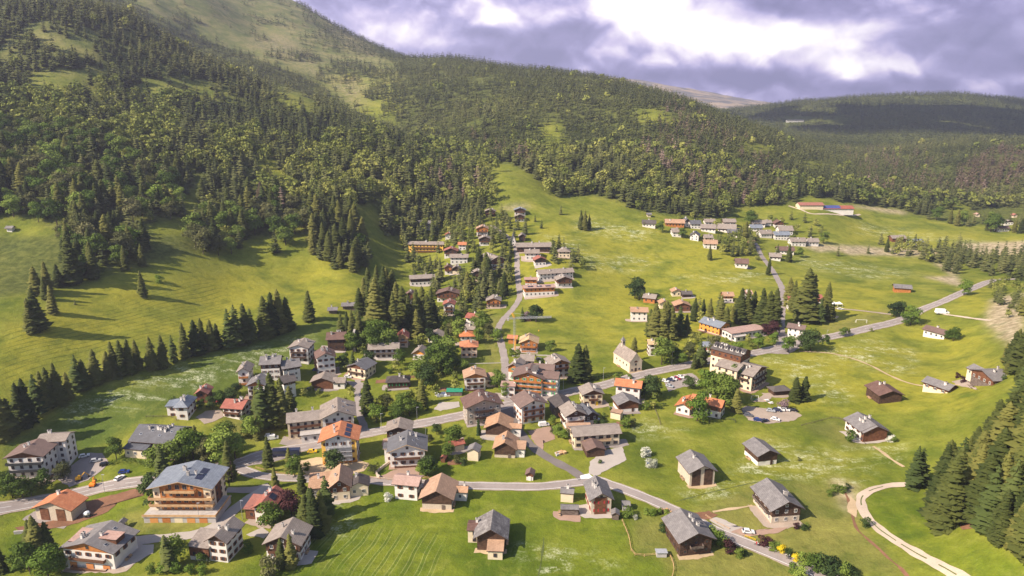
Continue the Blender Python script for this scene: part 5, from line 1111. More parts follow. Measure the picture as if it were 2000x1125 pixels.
# excavators, mixer
def digger(px,py,col,label,ang=0):
    o=empty('excavator',at(px,py),R(ang)); tag(o,label,'excavator')
    m=MB(); m.box(-1.3,1.3,-1.1,-.6,0,.6,'metal_dark'); m.box(-1.3,1.3,.6,1.1,0,.6,'metal_dark'); m.build('tracks',o)
    m=MB(); m.box(-1.3,.7,-1,1,.75,1.6,col); m.box(-.3,.7,-.95,0,1.61,2.5,col); c=m.build('cab',o)
    m=MB(); m.box(.701,.72,-.85,-.1,1.7,2.4,'glass'); m.build('window',c)
    m=MB(); m.bar((.6,.3,1.2),(2.3,.3,3.0),.18,col); m.bar((2.3,.3,3.0),(3.6,.3,1.3),.14,col); a=m.build('arm',o)
    m=MB(); m.box(3.2,3.9,-.1,.7,.5,1.25,'metal_dark'); m.build('bucket',a)
digger(155,938,'crane_yellow','small yellow excavator at the edge of the left hotel yard',30); digger(182,950,'orange_paint','orange excavator beside the main road at left',100)
m=MB(); m.box(-1.2,1.2,-.8,.8,.4,.8,'metal_dark'); m.bar((-.9,0,1.3),(.6,0,1.9),.75,'tarp_white',10,.95); m.bar((.6,0,1.9),(1.1,0,2.1),.95,'tarp_white',10,.4); o=m.build('concrete_mixer',None,at(171,1010)); tag(o,'white concrete mixer on the brown earth beside the stone barn','concrete mixer')
# ---------------------------------------------------------------- small things in gardens and meadows
def single(name,mb,px,py,label,cat,rz=0,group=None): return tag(mb.build(name,None,at(px,py),R(rz)),label,cat,group)
def goal(px,py,label):
    o=empty('football_goal',at(px,py),R(-5)); tag(o,label,'goal')
    m=MB()
    for a,b in (((-3.6,0,0),(-3.6,0,2.4)),((3.6,0,0),(3.6,0,2.4)),((-3.6,0,2.4),(3.6,0,2.4)),((-3.6,0,2.4),(-3.6,1.6,0)),((3.6,0,2.4),(3.6,1.6,0))): m.bar(a,b,.12,'frame_white')
    m.build('frame',o)
goal(1682,631,'white football goal on the playing field beside the upper road')
goal(1392,838,'small white goal in the meadow'.replace('small','low')) if False else None
m=MB(); 
for x_ in(-4,0,4):
    m.add([(x_-2,-2,2.2),(x_+2,-2,2.2),(x_+2,2,2.2),(x_-2,2,2.2),(x_,0,3.6)],[(0,1,4),(1,2,4),(2,3,4),(3,0,4),(3,2,1,0)],'tarp_white')
    for a in(-1.8,1.8):
        for b in(-1.8,1.8): m.bar((x_+a,b,0),(x_+a,b,2.2),.06,'frame_white')
single('white_tent',m,1628,598,'row of three white tent roofs beside the tall spruces','tent')
def table(px,py,label):
    o=empty('picnic_table',at(px,py),R(20)); tag(o,label,'picnic table')
    m=MB(); m.box(-1.2,1.2,-.4,.4,.7,.78,'plastic_white'); m.build('table_top',o)
    for s in(-1,1): m=MB(); m.box(-1.2,1.2,s*.8-.16,s*.8+.16,.42,.47,'plastic_white'); m.build('bench',o)
    for s in(-1,1): m=MB(); m.box(s*.9-.06,s*.9+.06,-.9,.9,0,.42,'wood_light'); m.box(s*.9-.06,s*.9+.06,-.15,.15,.421,.7,'wood_light'); m.build('leg',o)
table(1497,783,'white picnic table left in the hotel garden'); table(1505,788,'white picnic table right in the hotel garden')
o=empty('swing_frame',at(1474,782)); tag(o,'white framed swing seat in the hotel garden','swing')
m=MB()
for s in(-1.8,1.8): m.bar((s,-1.1,0),(s,0,2.6),.07,'frame_white'); m.bar((s,1.1,0),(s,0,2.6),.07,'frame_white')
m.bar((-1.8,0,2.6),(1.8,0,2.6),.07,'frame_white'); m.build('frame',o)
m=MB(); m.box(-.9,.9,-.3,.3,.7,.78,'tarp_green'); m.bar((-.8,0,.75),(-.8,0,2.6),.03,'metal_grey'); m.bar((.8,0,.75),(.8,0,2.6),.03,'metal_grey'); m.build('seat',o)
o=empty('playhouse',at(241,1031)); tag(o,'small wooden play tower on the lawn left of the apartment chalet','play tower')
m=MB()
for a in(-1,1):
    for b in(-1,1): m.bar((a,b,0),(a,b,2.6),.1,'wood_grey')
m.box(-1,1,-1,1,1.1,1.2,'wood_grey'); m.build('frame',o)
m=MB(); m.add([(-1.5,-1.4,2.6),(1.5,-1.4,2.6),(1.5,1.4,2.6),(-1.5,1.4,2.6),(0,-1.4,3.6),(0,1.4,3.6)],[(0,4,5,3),(1,2,5,4),(0,1,4),(2,3,5)],'roof_grey'); m.build('roof',o)
def heap(px,py,cols,label,s=1.0,seed=1,name='stacked_material',cat='pile'):
    rn=random.Random(seed); m=MB()
    for i in range(16):
        x_,y_=rn.uniform(-3,3)*s,rn.uniform(-1.3,1.3)*s; a,b,c=rn.uniform(.3,1)*s,rn.uniform(.3,.8)*s,rn.uniform(.3,1.4)*s
        m.box(x_-a,x_+a,y_-b,y_+b,-.3,c,rn.choice(cols))
    single(name,m,px,py,label,cat,rn.uniform(0,40))
heap(862,773,['tarp_white','metal_grey','wall_grey'],'white covered heap in the garden above the terrace',1.2,3)
heap(1095,886,['wood_light','wall_grey'],'pile of building blocks beside the village street',.9,5); heap(1298,1000,['wood_light','wood_grey'],'heap of garden things beside the lower road hedge',.8,8); heap(1498,1070,['red_paint','wood_light'],'little pile of red and wooden things by the hedge',.4,9) if False else None
m=MB(); m.box(-4,4,-1.6,1.6,0,2.4,'wood_grey'); m.add([(-4.3,-1.9,2.41),(4.3,-1.9,2.41),(4.3,1.9,3.1),(-4.3,1.9,3.1)],[(0,1,2,3)],'tarp_green'); m.add([(-4.3,-1.9,2.405),(4.3,-1.9,2.405),(4.3,1.9,3.09),(-4.3,1.9,3.09)],[(3,2,1,0)],'wood_grey'); single('carport',m,888,771,'low shelter with green tarpaulin roof in the garden','shelter')
for i,(px,py,lb) in enumerate(((1271,910,'small blue-fronted beehive hut below the white blossom tree'),(1291,1085,'blue-grey water tank beside the lower timber farmhouse'))):
    o=empty(('beehive_hut','water_tank')[i],at(px,py)); tag(o,lb,('hut','tank')[i])
    m=MB(); m.box(-1.7,1.7,-1,1,0,1.7,'wall_grey'); m.build('body',o)
    m=MB(); m.add([(-2,-1.4,1.9),(2,-1.4,1.9),(2,1.3,1.75),(-2,1.3,1.75),(-2,-1.4,2.0),(2,-1.4,2.0),(2,1.3,1.85),(-2,1.3,1.85)],[(3,2,1,0),(4,5,6,7),(0,1,5,4),(1,2,6,5),(2,3,7,6),(3,0,4,7)],'blue_paint' if i==0 else 'metal_grey'); m.build('lid',o)
bld('shed','little grey garden shed at the corner of the fenced lawn','little shed at fenced lawn',(1195,1015),(1208,1016),3.5,2,.9,'g','wood_grey',None,'roof_grey',win=False,ch=0,oh=.4)
bld('shed','low pale-roofed shed right of the converted stone barn house','low pale-roofed shed',(1216,998),(1230,998),4,2,.8,'e','wall_grey',None,'roof_grey',win=False,ch=0,oh=.3)
# lamp posts and white transmitter
def lamp(px,py,label,h=8):
    o=empty('street_lamp',at(px,py)); tag(o,label,'street lamp','street lamps along the roads')
    m=MB(); m.bar((0,0,0),(0,0,h),.09,'metal_grey',6,.06); m.build('pole',o)
    m=MB(); m.box(-.2,.9,-.15,.15,h,h+.12,'metal_grey'); m.build('lamp_head',o)
for px,py,lb in ((205,962,'street lamp near the excavator'),(474,1015,'street lamp beside the apartment chalet drive') ,(745,838,'street lamp above the small brown chalet'),(815,825,'street lamp beside the main road left of the junction house'),(1100,765,'street lamp right of the village hotel'),(1178,745,'street lamp below the chapel meadow'),(1312,712,'street lamp beside the hedge right of the chapel'),(1365,710,'street lamp near the rambling timber hotel'),(832,863,'street lamp in the garden right of the small brown chalet'),(390,1020,'street lamp on the lawn of the apartment chalet'),(1613,668,'white topped post beside the upper road'),(706,745,'tall post left of the long stepped house')): lamp(px,py,lb)
o=empty('lookout_tower',at(1371,240)); tag(o,'tiny white tower poking out of the forest on the ridge','tower')
o.scale=(.6,.6,.62); m=MB(); m.bar((0,0,0),(0,0,16),1.0,'wall_white',8); m.bar((0,0,16),(0,0,20),1.8,'wall_white',8,1.0); m.build('shaft',o); m=MB(); m.bar((0,0,20),(0,0,23),.2,'metal_grey'); m.build('mast',o)
# fences and low walls
def fence(pl,label,h=1.0,m_='wood_light',step=3.0,name='fence',wall=False,cat='fence',th=.15):
    P=catmull(pxw(pl),step); ln=0; c=P[0]; o=empty(name,(c[0],c[1],float(H(*c)))); tag(o,label,cat)
    a=MB(); b=MB()
    Zp=H(P[:,0],P[:,1]); oz=o.location[2]
    for i in range(len(P)):
        p=P[i]-c; z=Zp[i]-oz
        if not wall: a.bar((p[0],p[1],z-.3),(p[0],p[1],z+h),.09,m_,5)
        if i:
            q_=P[i-1]-c; z2=Zp[i-1]-oz
            if wall:
                d=(p-q_); d=d/(np.linalg.norm(d)+1e-9); n=np.array([-d[1],d[0]])*th
                v=[(q_[0]+n[0],q_[1]+n[1],z2-.4),(q_[0]-n[0],q_[1]-n[1],z2-.4),(p[0]-n[0],p[1]-n[1],z-.4),(p[0]+n[0],p[1]+n[1],z-.4)]
                v+=[(x,y,zz+.4+h) for x,y,zz in v]; b.add(v,[(4,5,6,7),(0,4,7,3),(1,2,6,5),(0,1,5,4),(3,7,6,2)],m_)
            else:
                for k in(.45,.9): b.bar((q_[0],q_[1],z2+h*k),(p[0],p[1],z+h*k),.055,m_,4)
    if not wall: a.build('post',o)['kind']='stuff'
    b.build('wall_run' if wall else 'rail',o)
fence([(1215,1018),(1228,1050),(1240,1085),(1300,1084),(1312,1095),(1316,1115),(1310,1135)],'wooden rail fence round the mown lawn beside the lower timber farmhouse',1.1)
fence([(710,932),(760,938),(800,940)],'pale rail fence along the lower road before the paved forecourt',1.0)
fence([(810,932),(850,937),(880,940)],'pale rail fence between lower road and garden right of the forecourt',1.0)
fence([(500,915),(540,925),(590,930),(618,930)],'rail fence on the bank between bus bay and lower road',1.0)
fence([(1378,1008),(1400,1022),(1424,1034)],'thick wooden guard rail along the pale driveway',.8,'fascia_light',2)
fence([(1455,1048),(1475,1056)],'short yellow rail beside the white estate car',.8,'yellow_paint',2)
fence([(286,815),(335,815),(345,822)],'grey board fence beside the blue-grey hipped house',.9,'wood_grey')
fence([(1385,826),(1392,820),(1432,821),(1436,826)],'black panel fence around a sandy plot in the meadow',1.1,'metal_dark',2)
fence([(1220,905),(1232,915),(1222,925)],'dark rail along the farm yard edge',.8,'wood_grey') if False else None
fence([(1000,697),(1050,695),(1095,697)],'low pale wall along the lane below the building site',.8,'concrete',3,'garden_wall',True,'wall')
fence([(760,905),(735,925),(742,934)],'stone retaining wall left of the paved forecourt',1.2,'stone',2,'retaining_wall',True,'wall',.3)
fence([(285,1025),(340,1042),(250,1046),(200,1040)],'long low wall below the lawn of the apartment chalet',.9,'wood_grey',3,'garden_wall',True,'wall') if False else None
fence([(1335,733),(1350,740),(1368,750)],'low pale wall on the right side of the small roadside car park',.7,'concrete',2,'low_wall',True,'wall')
fence([(886,713),(920,711),(985,709)],'low pale wall across the lawn below the pink-cream villa',.4,'concrete',3,'low_wall',True,'wall')
fence([(1690,868),(1640,818),(1590,826),(1565,832)],'thin dark pasture fence above the white farmhouse',.8,'wood_grey',4)
fence([(28,1043),(58,1040)],'pale concrete wall segment at the left end of the earthworks',1.2,'concrete',2,'low_wall',True,'wall',.3)
fence([(1275,790),(1283,810),(1290,830)],'thin dark fence line across the meadow left of the orange-roofed bungalow',.9,'wood_grey',3)
# ---------------------------------------------------------------- people on bicycles
def cyclist(px,py,ang,shirt,label,lbl2):
    x,y,z,d=G(px,py)
    bk=empty('bicycle',(x,y,z+.18),R(ang)); tag(bk,lbl2,'bicycle')
    for s in(-.52,.52):
        m=MB(); n=14
        for i in range(n):
            a=2*math.pi*i/n; b=2*math.pi*(i+1)/n
            m.bar((s+.33*math.cos(a),0,.34+.33*math.sin(a)),(s+.33*math.cos(b),0,.34+.33*math.sin(b)),.03,'tyre',4)
        m.build('wheel',bk)
    m=MB()
    for a,b in (((-.52,0,.34),(-.1,0,.34)),((-.1,0,.34),(-.25,0,.85)),((-.25,0,.8),(.35,0,.85)),((-.1,0,.34),(.38,0,.78)),((-.52,0,.34),(-.25,0,.8)),((.36,0,.95),(.52,0,.34)),((.36,-.25,.98),(.36,.25,.98))): m.bar(a,b,.03,'metal_dark',5)
    m.box(-.38,-.12,-.07,.07,.86,.92,'tyre'); m.build('frame',bk)
    # rider: one skinned body
    J=[(-.22,0,1.0),(-.1,0,1.25),(.06,0,1.48),(.12,0,1.58),(.17,0,1.72),(.02,-.19,1.45),(.18,-.24,1.22),(.36,-.22,1.02),(.02,.19,1.45),(.18,.24,1.22),(.36,.22,1.02),
       (-.2,-.12,.95),(.12,-.13,.78),(-.05,-.12,.32),(.1,-.12,.27),(-.2,.12,.95),(.14,.13,.92),(.0,.12,.52),(.14,.12,.46)]
    Ed=[(0,1),(1,2),(2,3),(3,4),(2,5),(5,6),(6,7),(2,8),(8,9),(9,10),(0,11),(11,12),(12,13),(13,14),(0,15),(15,16),(16,17),(17,18)]
    Rd=[.15,.15,.15,.06,.11,.07,.05,.035,.07,.05,.035,.1,.075,.05,.045,.1,.075,.05,.045]
    me=bpy.data.meshes.new('person'); me.from_pydata(J,Ed,[]); me.materials.append(MATS[shirt])
    p=link('person',me,None,(x,y,z+.18),R(ang)); sk=p.modifiers.new('skin','SKIN')
    for i,v in enumerate(me.skin_vertices[0].data): v.radius=(Rd[i],Rd[i]); v.use_root=(i==0)
    p.modifiers.new('sub','SUBSURF').levels=1
    tag(p,label,'person')
    m=MB(); m.bar((.1,0,1.72),(.24,0,1.80),.13,'plastic_white',8,.08); m.build('helmet',p)
cyclist(1477,1066,-30,'red_paint','person in red riding a bicycle on the road below the white estate car','bicycle ridden by the person in red'); cyclist(1540,1093,-30,'cloth_dark','person in dark clothes riding a bicycle near the yellow bush','bicycle ridden by the person in dark clothes')
# ---------------------------------------------------------------- worn yards, wood piles and garden plots round the houses
rn=random.Random(12)
YN={'house':'house','chalet':'chalet','hotel':'hotel','apartment house':'block'}
wc=0
for b_ in list(BLD):
    if b_['d']>620 or b_['w']<6: continue
    cx,cy=b_['root'].location[:2]; fx,fy=b_['fx'],b_['fy']; w,L=b_['w'],b_['L']
    meadow=b_['short'] in('weathered barn in lower meadow','white-based meadow barn','plain dark meadow barn','stone barn with timber panels','tan barn by lower road','white cottage with tree','low cream cottage','white chapel','timber farmhouse below the road','hay barn in open far meadow','leftmost hamlet house','lone white house below hamlet')
    def Wc(u,v): return (cx+fx*u-fy*v, cy+fy*u+fx*v)
    if not meadow and rn.random()<.8:
        f=rn.uniform(2.2,4.5); s_=rn.choice((-1,1)); e_=rn.uniform(2.5,5)
        pl=[Wc(-w/2-.6,-f*rn.uniform(.6,1)),Wc(-w*.1,-f),Wc(w/2+.6,-f*rn.uniform(.7,1.1)),Wc(w/2+(e_ if s_>0 else .6),-f*.4),Wc(w/2+(e_ if s_>0 else .6),L*rn.uniform(.5,.9)),Wc(0,L*.7),Wc(-w/2-(e_ if s_<0 else .6),L*rn.uniform(.5,.9)),Wc(-w/2-(e_ if s_<0 else .6),-f*.3)]
        patch('yard',pl,rn.choice(('gravel','asphalt','paving','concrete_yard','gravel')),.10,world=True)
        PATCH.pop()
    elif meadow and rn.random()<.7:
        pl=[Wc(-w/2-.8,-1.6),Wc(0,-2.4),Wc(w/2+.8,-1.5),Wc(w/2+.9,1),Wc(0,1.5),Wc(-w/2-.8,1)]
        patch('trodden_earth',pl,'sand',.08,world=True); PATCH.pop()
    if b_['d']<430 and rn.random()<.55 and wc<26:
        wc+=1; v=L*rn.uniform(.2,.7); sd=-1 if cx>0 else 1
        m=MB()
        for k in range(9):
            for j in range(3): m.bar((0,k*.34-1.5,.18+j*.3),(.75,k*.34-1.5+rn.uniform(-.05,.05),.18+j*.3+rn.uniform(-.03,.03)),.15,rn.choice(('wood_light','wood_grey','fascia_light')),5)
        p_=Wc(sd*(w/2+.25) if sd>0 else -w/2-1.0,v); o=m.build('woodpile',None,(p_[0],p_[1],float(H(*p_))),math.atan2(fy,fx))
        tag(o,'stacked firewood against the side of the '+b_['short'],'woodpile')
for px,py,a,c_ in ((800,735,10,'soil'),(868,760,0,'soil'),(1215,828,-5,'soil'),(1168,838,0,'soil'),(888,903,5,'soil'),(745,745,10,'soil'),(600,985,0,'soil')):
    x,y,z,d=G(px,py); ca,sa=math.cos(R(a)),math.sin(R(a))
    patch('garden_plot',[(x+ca*u-sa*v,y+sa*u+ca*v) for u,v in((-3,-2),(3,-2.2),(3.2,2),(-2.8,2.2))],c_,.10,world=True)
# ---------------------------------------------------------------- foliage materials
def foliage(name,c1,c2,c3,attr=False):
    def f(b,p):
        g=b.n('ShaderNodeNewGeometry'); oi=b.n('ShaderNodeObjectInfo').outputs['Random']
        if attr: a=b.n('ShaderNodeAttribute'); a.attribute_name='tint'; k=a.outputs['Fac']
        else: k=oi
        n=b.noise(g.outputs['Position'],.35,3,.6); n2=g.outputs['Random Per Island']
        v=b.m('ADD',b.m('MULTIPLY',k,.60),b.m('ADD',b.m('MULTIPLY',n,.30),b.m('MULTIPLY',n2,.14)))
        setc(b,p,b.ramp(v,[(.22,c1),(.55,c2),(.88,c3)])); p.inputs['Roughness'].default_value=.8; p.inputs['Specular IOR Level'].default_value=.12
        tr=b.n('ShaderNodeBsdfTranslucent'); 
        rm=[x for x in b.t.nodes if x.type=='VALTORGB'][-1]; b.l(rm.outputs[0],tr.inputs[0])
        ms=b.n('ShaderNodeMixShader'); ms.inputs[0].default_value=.18; b.l(p.outputs[0],ms.inputs[1]); b.l(tr.outputs[0],ms.inputs[2])
        o=[x for x in b.t.nodes if x.type=='OUTPUT_MATERIAL'][0]; b.l(ms.outputs[0],o.inputs[0])
    return mat(name,f)
foliage('spruce_needles',(.038,.053,.014),(.098,.110,.026),(.190,.180,.044))
foliage('larch_needles',(.055,.078,.022),(.090,.115,.030),(.135,.150,.042))
foliage('leaves_green',(.055,.092,.016),(.105,.155,.025),(.175,.225,.042))
foliage('leaves_light',(.10,.160,.024),(.170,.240,.036),(.25,.310,.06))
foliage('leaves_olive',(.075,.085,.030),(.125,.130,.045),(.19,.18,.075))
foliage('leaves_purple',(.030,.012,.014),(.065,.025,.028),(.11,.045,.045))
foliage('leaves_dark',(.025,.045,.015),(.050,.080,.022),(.085,.12,.035))
foliage('blossom_white',(.30,.32,.22),(.55,.55,.44),(.75,.73,.65))
foliage('blossom_pink',(.22,.15,.16),(.38,.26,.28),(.5,.38,.4)); foliage('blossom_yellow',(.55,.40,.02),(.72,.55,.02),(.85,.68,.05))
foliage('forest_conifer',(.046,.060,.020),(.106,.116,.038),(.195,.190,.068),True)
foliage('forest_brown',(.09,.070,.042),(.16,.115,.078),(.34,.245,.21),True)
foliage('forest_leaf',(.105,.138,.028),(.220,.235,.050),(.38,.36,.095),True)
plain('bark',(.085,.06,.045),var=.3)
# ---------------------------------------------------------------- tree shapes, height 1
def spruce_np(rs,wh,nb,R0=.19,twig=True,single=False,bare=.07,open_=0.0,pw=.58):
    V=[];Fc=[]
    ph=0; lb=rs.uniform(.75,1.2,8); lx,ly=rs.normal(0,.012,2)
    for k in range(wh):
        z=bare+(.985-bare)*(k+.3*rs.rand())/wh
        r0=R0*max(.03,(1-z))**pw*(1.0 if z>bare+.08 else .8)
        ph+=2.4
        n_=max(3,int(nb*(.55+.6*(1-z))))
        for j in range(n_):
            if rs.rand()<open_: continue
            a=ph+6.283*(j+.55*rs.rand())/n_; r=r0*(.62+.62*rs.rand())*lb[int(a/6.283*8+k*.35)%8]; ca,sa=math.cos(a),math.sin(a)
            dr=r*(.12+.30*rs.rand()); w=r*(.34+.12*rs.rand())+.006
            zr=z+.012+.02*rs.rand(); zt=z-dr
            i=len(V)
            mx,my=ca*r*.55,sa*r*.55; zm=(zr+zt)/2-.012
            if single:
                V+=[(0,0,zr+.02),(ca*r-sa*w*.9,sa*r+ca*w*.9,zt),(ca*r+sa*w*.9,sa*r-ca*w*.9,zt)]; Fc.append((i,i+1,i+2)); continue
            V+=[(0,0,zr),(ca*r,sa*r,zt),(mx-sa*w,my+ca*w,zm-w*.45),(mx+sa*w,my-ca*w,zm-w*.45)]
            Fc+=[(i,i+3,i+1),(i,i+1,i+2)]
            if twig:
                for s in(-1,1):
                    i=len(V); a2=a+s*(.35+.25*rs.rand()); q_=r*(.75+.2*rs.rand()); c2,s2=math.cos(a2),math.sin(a2); w2=w*.45
                    bx,by=ca*r*.35,sa*r*.35; zb=zr-(zr-zt)*.35
                    ex,ey=c2*q_,s2*q_; ez=zt-.012-.02*rs.rand()
                    V+=[(bx,by,zb),(ex,ey,ez),((bx+ex)/2-s2*w2,(by+ey)/2+c2*w2,(zb+ez)/2-w2)]; Fc.append((i,i+1,i+2))
    # pointed leader
    i=len(V); V+=[(.008,0,.93),(-.004,.007,.93),(-.004,-.007,.93),(0,0,1.0)]; Fc+=[(i,i+1,i+3),(i+1,i+2,i+3),(i+2,i,i+3)]
    V=np.array(V); V[:,0]+=lx*V[:,2]; V[:,1]+=ly*V[:,2]
    return V,np.array(Fc)
def broad_np(rs,n,leaf,W_=.36,z0=.2,lob=9):
    cs=[]
    for i in range(lob):
        a=6.283*i/lob*1.6+rs.rand(); t=rs.rand(); zz=z0+.16+(.82-z0-.06)*(i+.5)/lob
        rad=W_*(1-abs((zz-.52)/.56)**2.2)*.62
        cs.append((math.cos(a)*rad*rs.uniform(.4,1),math.sin(a)*rad*rs.uniform(.4,1),zz,rs.uniform(.13,.20)*W_/.36))
    cs.append((0,0,.55,.24*W_/.36)); cs.append((0,0,.82,.13))
    cs=np.array(cs); wt=cs[:,3]**2; wt/=wt.sum()
    k=rs.choice(len(cs),n,p=wt); u=rs.normal(size=(n,3)); u/=np.linalg.norm(u,axis=1)[:,None]
    u[:,2]=np.where(u[:,2]<-.3,-u[:,2]*.6,u[:,2])
    P=cs[k,:3]+u*cs[k,3:4]*rs.uniform(.72,1.12,(n,1))*np.array([1,1,.92])
    nn=u+rs.normal(0,.45,(n,3)); nn/=np.linalg.norm(nn,axis=1)[:,None]
    t1=np.cross(nn,rs.normal(size=(n,3))); t1/=np.linalg.norm(t1,axis=1)[:,None]+1e-9; t2=np.cross(nn,t1)
    s=leaf*rs.uniform(.6,1.35,(n,1))
    V=np.stack([P-t1*s-t2*s*.5,P+t1*s-t2*s*.4,P+t1*s*.5+t2*s,P-t1*s*.6+t2*s*.8],1).reshape(-1,3)
    i=np.arange(n)*4; Fc=np.concatenate([np.stack([i,i+1,i+2],1),np.stack([i,i+2,i+3],1)])
    return V,Fc
def trunk_np(r=.017,top=.8,limbs=0,rs=None,z0=.2):
    m=MB(); m.bar((0,0,-.06),(0,0,top*.4),r,'bark',6,r*.75); m.bar((0,0,top*.4),(.004,.003,top),r*.75,'bark',5,r*.2)
    for i in range(limbs):
        a=i*2.4; zz=z0+.05+.08*i; m.bar((0,0,zz),(math.cos(a)*.17,math.sin(a)*.17,zz+.2),r*.5,'bark',4,r*.15)
    return m
rs=np.random.RandomState(11)
SP=[(spruce_np(rs,32,12,.19+.045*rs.rand())) for _ in range(5)]
SPS=[(spruce_np(rs,28,11,.175,open_=.05)) for _ in range(2)]
LA=[(spruce_np(rs,20,9,.235,bare=.12,open_=.15,pw=.62)) for _ in range(3)]
SM=[(spruce_np(rs,17,9,.23,twig=False)) for _ in range(5)]
CYP=[(spruce_np(rs,26,12,.22,bare=.02,pw=.42)) for _ in range(2)]
BR=[broad_np(rs,1700,.028,W_=.43,z0=.08,lob=11) for _ in range(4)]
BRT=[broad_np(rs,1400,.026,W_=.28,z0=.04) for _ in range(2)]
BM_=[broad_np(rs,360,.052,W_=.43,z0=.08) for _ in range(4)]
SH=[broad_np(rs,700,.05,W_=.62,z0=-.28,lob=8) for _ in range(3)]
IM={}
def imesh(key,arr,m):
    k=(key,m)
    if k not in IM: IM[k]=npmesh('crown',arr[0],arr[1],[m])
    return IM[k]
TRS=trunk_np().mesh('trunk'); TRL=trunk_np(.013,.85).mesh('trunk'); TRB=trunk_np(.022,.62,5,z0=.15).mesh('trunk'); TRSH=trunk_np(.03,.5,4,z0=.0).mesh('trunk')
# ---------------------------------------------------------------- hand placed trees: (px, base py, top py, look)
TREES=[]   # dict(x,y,z,h,look,cl,px,py)
def add_tree(px,py,top,look,lab=None,hm=None):
    x,y,z,d=G(px,py)
    # height from the top pixel
    lo,hi=0.5,45
    for _ in range(24):
        mid=(lo+hi)/2
        if float(proj(x,y,z+mid)[1])>top: lo=mid
        else: hi=mid
    TREES.append(dict(x=x,y=y,z=z,h=hm or lo,look=look,lab=lab,px=px,py=py,d=d,hand=1))
row=[(5,855,745),(25,852,775),(45,835,745),(58,830,735),(76,810,728),(88,802,722),(100,795,715),(118,790,706),(135,780,725),(155,765,690),(167,760,700),(190,750,680),(212,740,684),(225,735,665),(240,735,662),(255,730,660),(270,722,661),(300,722,655),(320,718,652),(340,708,652),(362,700,628),(385,694,622),(398,687,620),(415,685,622),(426,680,630),(450,680,600),(462,676,592),(480,670,590),(493,665,600),(520,660,575),(535,655,568),(548,650,562),(562,645,577),(605,627,565)]
for t in row: add_tree(*t,'larch' if t[0] in(76,155,340,450,462,493) else 'spruce','row')
for t in [(75,645,560),(62,650,580),(105,612,555),(90,585,540),(72,575,518),(95,570,508),(115,560,514),(145,555,448),(280,580,527)]: add_tree(*t,'spruce','upper')
for t in [(245,528,478),(280,520,474),(155,540,470),(185,545,480)]: add_tree(*t,'spruce','upper')
add_tree(312,552,537,'shrub_pale','upper'); add_tree(147,595,582,'spruce','upper')
clump=[(705,640,560),(720,640,555),(735,655,540),(750,600,518),(722,592,520),(738,578,515),(758,596,520),(768,600,524),(775,640,548),(788,642,556),(770,660,570),(745,640,552),(690,665,603),(702,672,606),(712,600,540),(730,620,540),(752,640,556),(668,672,610),(680,655,606)]
for t in clump: add_tree(*t,'spruce','clump')
for t in [(725,670,625),(742,680,628),(758,690,645),(733,690,640),(715,680,645),(690,690,650)]: add_tree(*t,'green','clump')
for t in [(800,650,572),(815,650,562),(826,640,556),(837,650,572),(842,622,562),(814,660,602),(850,640,590)]: add_tree(*t,'spruce')
big=[(515,838,738,'larch'),(535,834,724,'spruce'),(555,832,735,'spruce'),(568,815,752,'spruce'),(503,815,752,'spruce'),(720,808,735,'spruce'),(826,792,738,'spruce'),(935,850,816,'bluespruce'),(1128,744,668,'spruce'),(1143,742,672,'spruce'),(1238,688,657,'cypress'),
(1280,662,590,'spruce'),(1295,664,588,'spruce'),(1310,662,596,'spruce'),(1326,657,596,'larch'),(1340,655,612,'spruce'),(1270,657,602,'spruce'),(1345,600,585,'spruce'),(1300,640,585,'spruce'),
(1355,627,580,'spruce'),(1372,622,582,'spruce'),(1386,627,581,'spruce'),(1405,640,574,'spruce'),(1418,642,597,'spruce'),(1430,625,596,'spruce'),(1445,632,560,'spruce'),(1458,632,562,'spruce'),(1470,626,566,'spruce'),(1485,637,560,'spruce'),(1500,640,566,'spruce'),(1511,640,560,'spruce'),(1436,620,580,'spruce'),
(1540,600,540,'spruce'),(1550,610,546,'spruce'),(1572,627,521,'spruce'),(1582,622,532,'spruce'),(1562,622,560,'spruce'),(1612,627,549,'spruce'),(1600,632,580,'larch'),(1625,627,590,'spruce'),(1552,785,735,'cypress'),(1570,783,733,'cypress'),(1438,805,757,'cypress'),
(318,932,868,'larch'),(350,908,855,'larch'),(450,937,856,'spruce'),(525,910,850,'spruce'),(567,922,872,'spruce'),(590,962,905,'spruce'),(538,952,910,'spruce'),(295,992,925,'poplar'),(576,930,892,'green'),(505,855,812,'lightt'),
(615,1048,950,'spruce'),(600,1042,962,'spruce'),(630,1038,955,'spruce'),(608,1025,950,'larch'),(640,1010,925,'larch'),(532,1037,988,'green'),(330,1112,1042,'larch'),(346,1100,1048,'green'),(82,1102,1003,'spruce'),(68,1090,1012,'spruce'),(100,1095,1016,'spruce'),
(552,1108,1050,'spruce'),(571,1108,1040,'spruce'),(528,1122,1086,'silver'),(4,1118,1062,'spruce'),(654,922,878,'dark'),
(1095,419,397,'spruce'),(1134,448,408,'spruce'),(1143,450,410,'spruce'),(1151,448,417,'spruce'),(1045,433,417,'spruce'),(1058,446,427,'spruce'),(1020,628,598,'larch'),
(1386,508,478,'spruce'),(1500,537,500,'spruce'),(1540,512,475,'spruce'),(1636,500,478,'spruce'),(1695,495,476,'spruce'),(1720,478,449,'spruce'),(1731,492,462,'spruce'),
(1333,465,445,'green'),(1289,453,432,'green'),(1608,476,453,'green'),(1561,503,484,'green'),(1258,443,433,'green'),(1455,474,430,'spruce'),(1466,440,412,'green'),(1445,470,440,'spruce')]
for t in big: add_tree(*t)
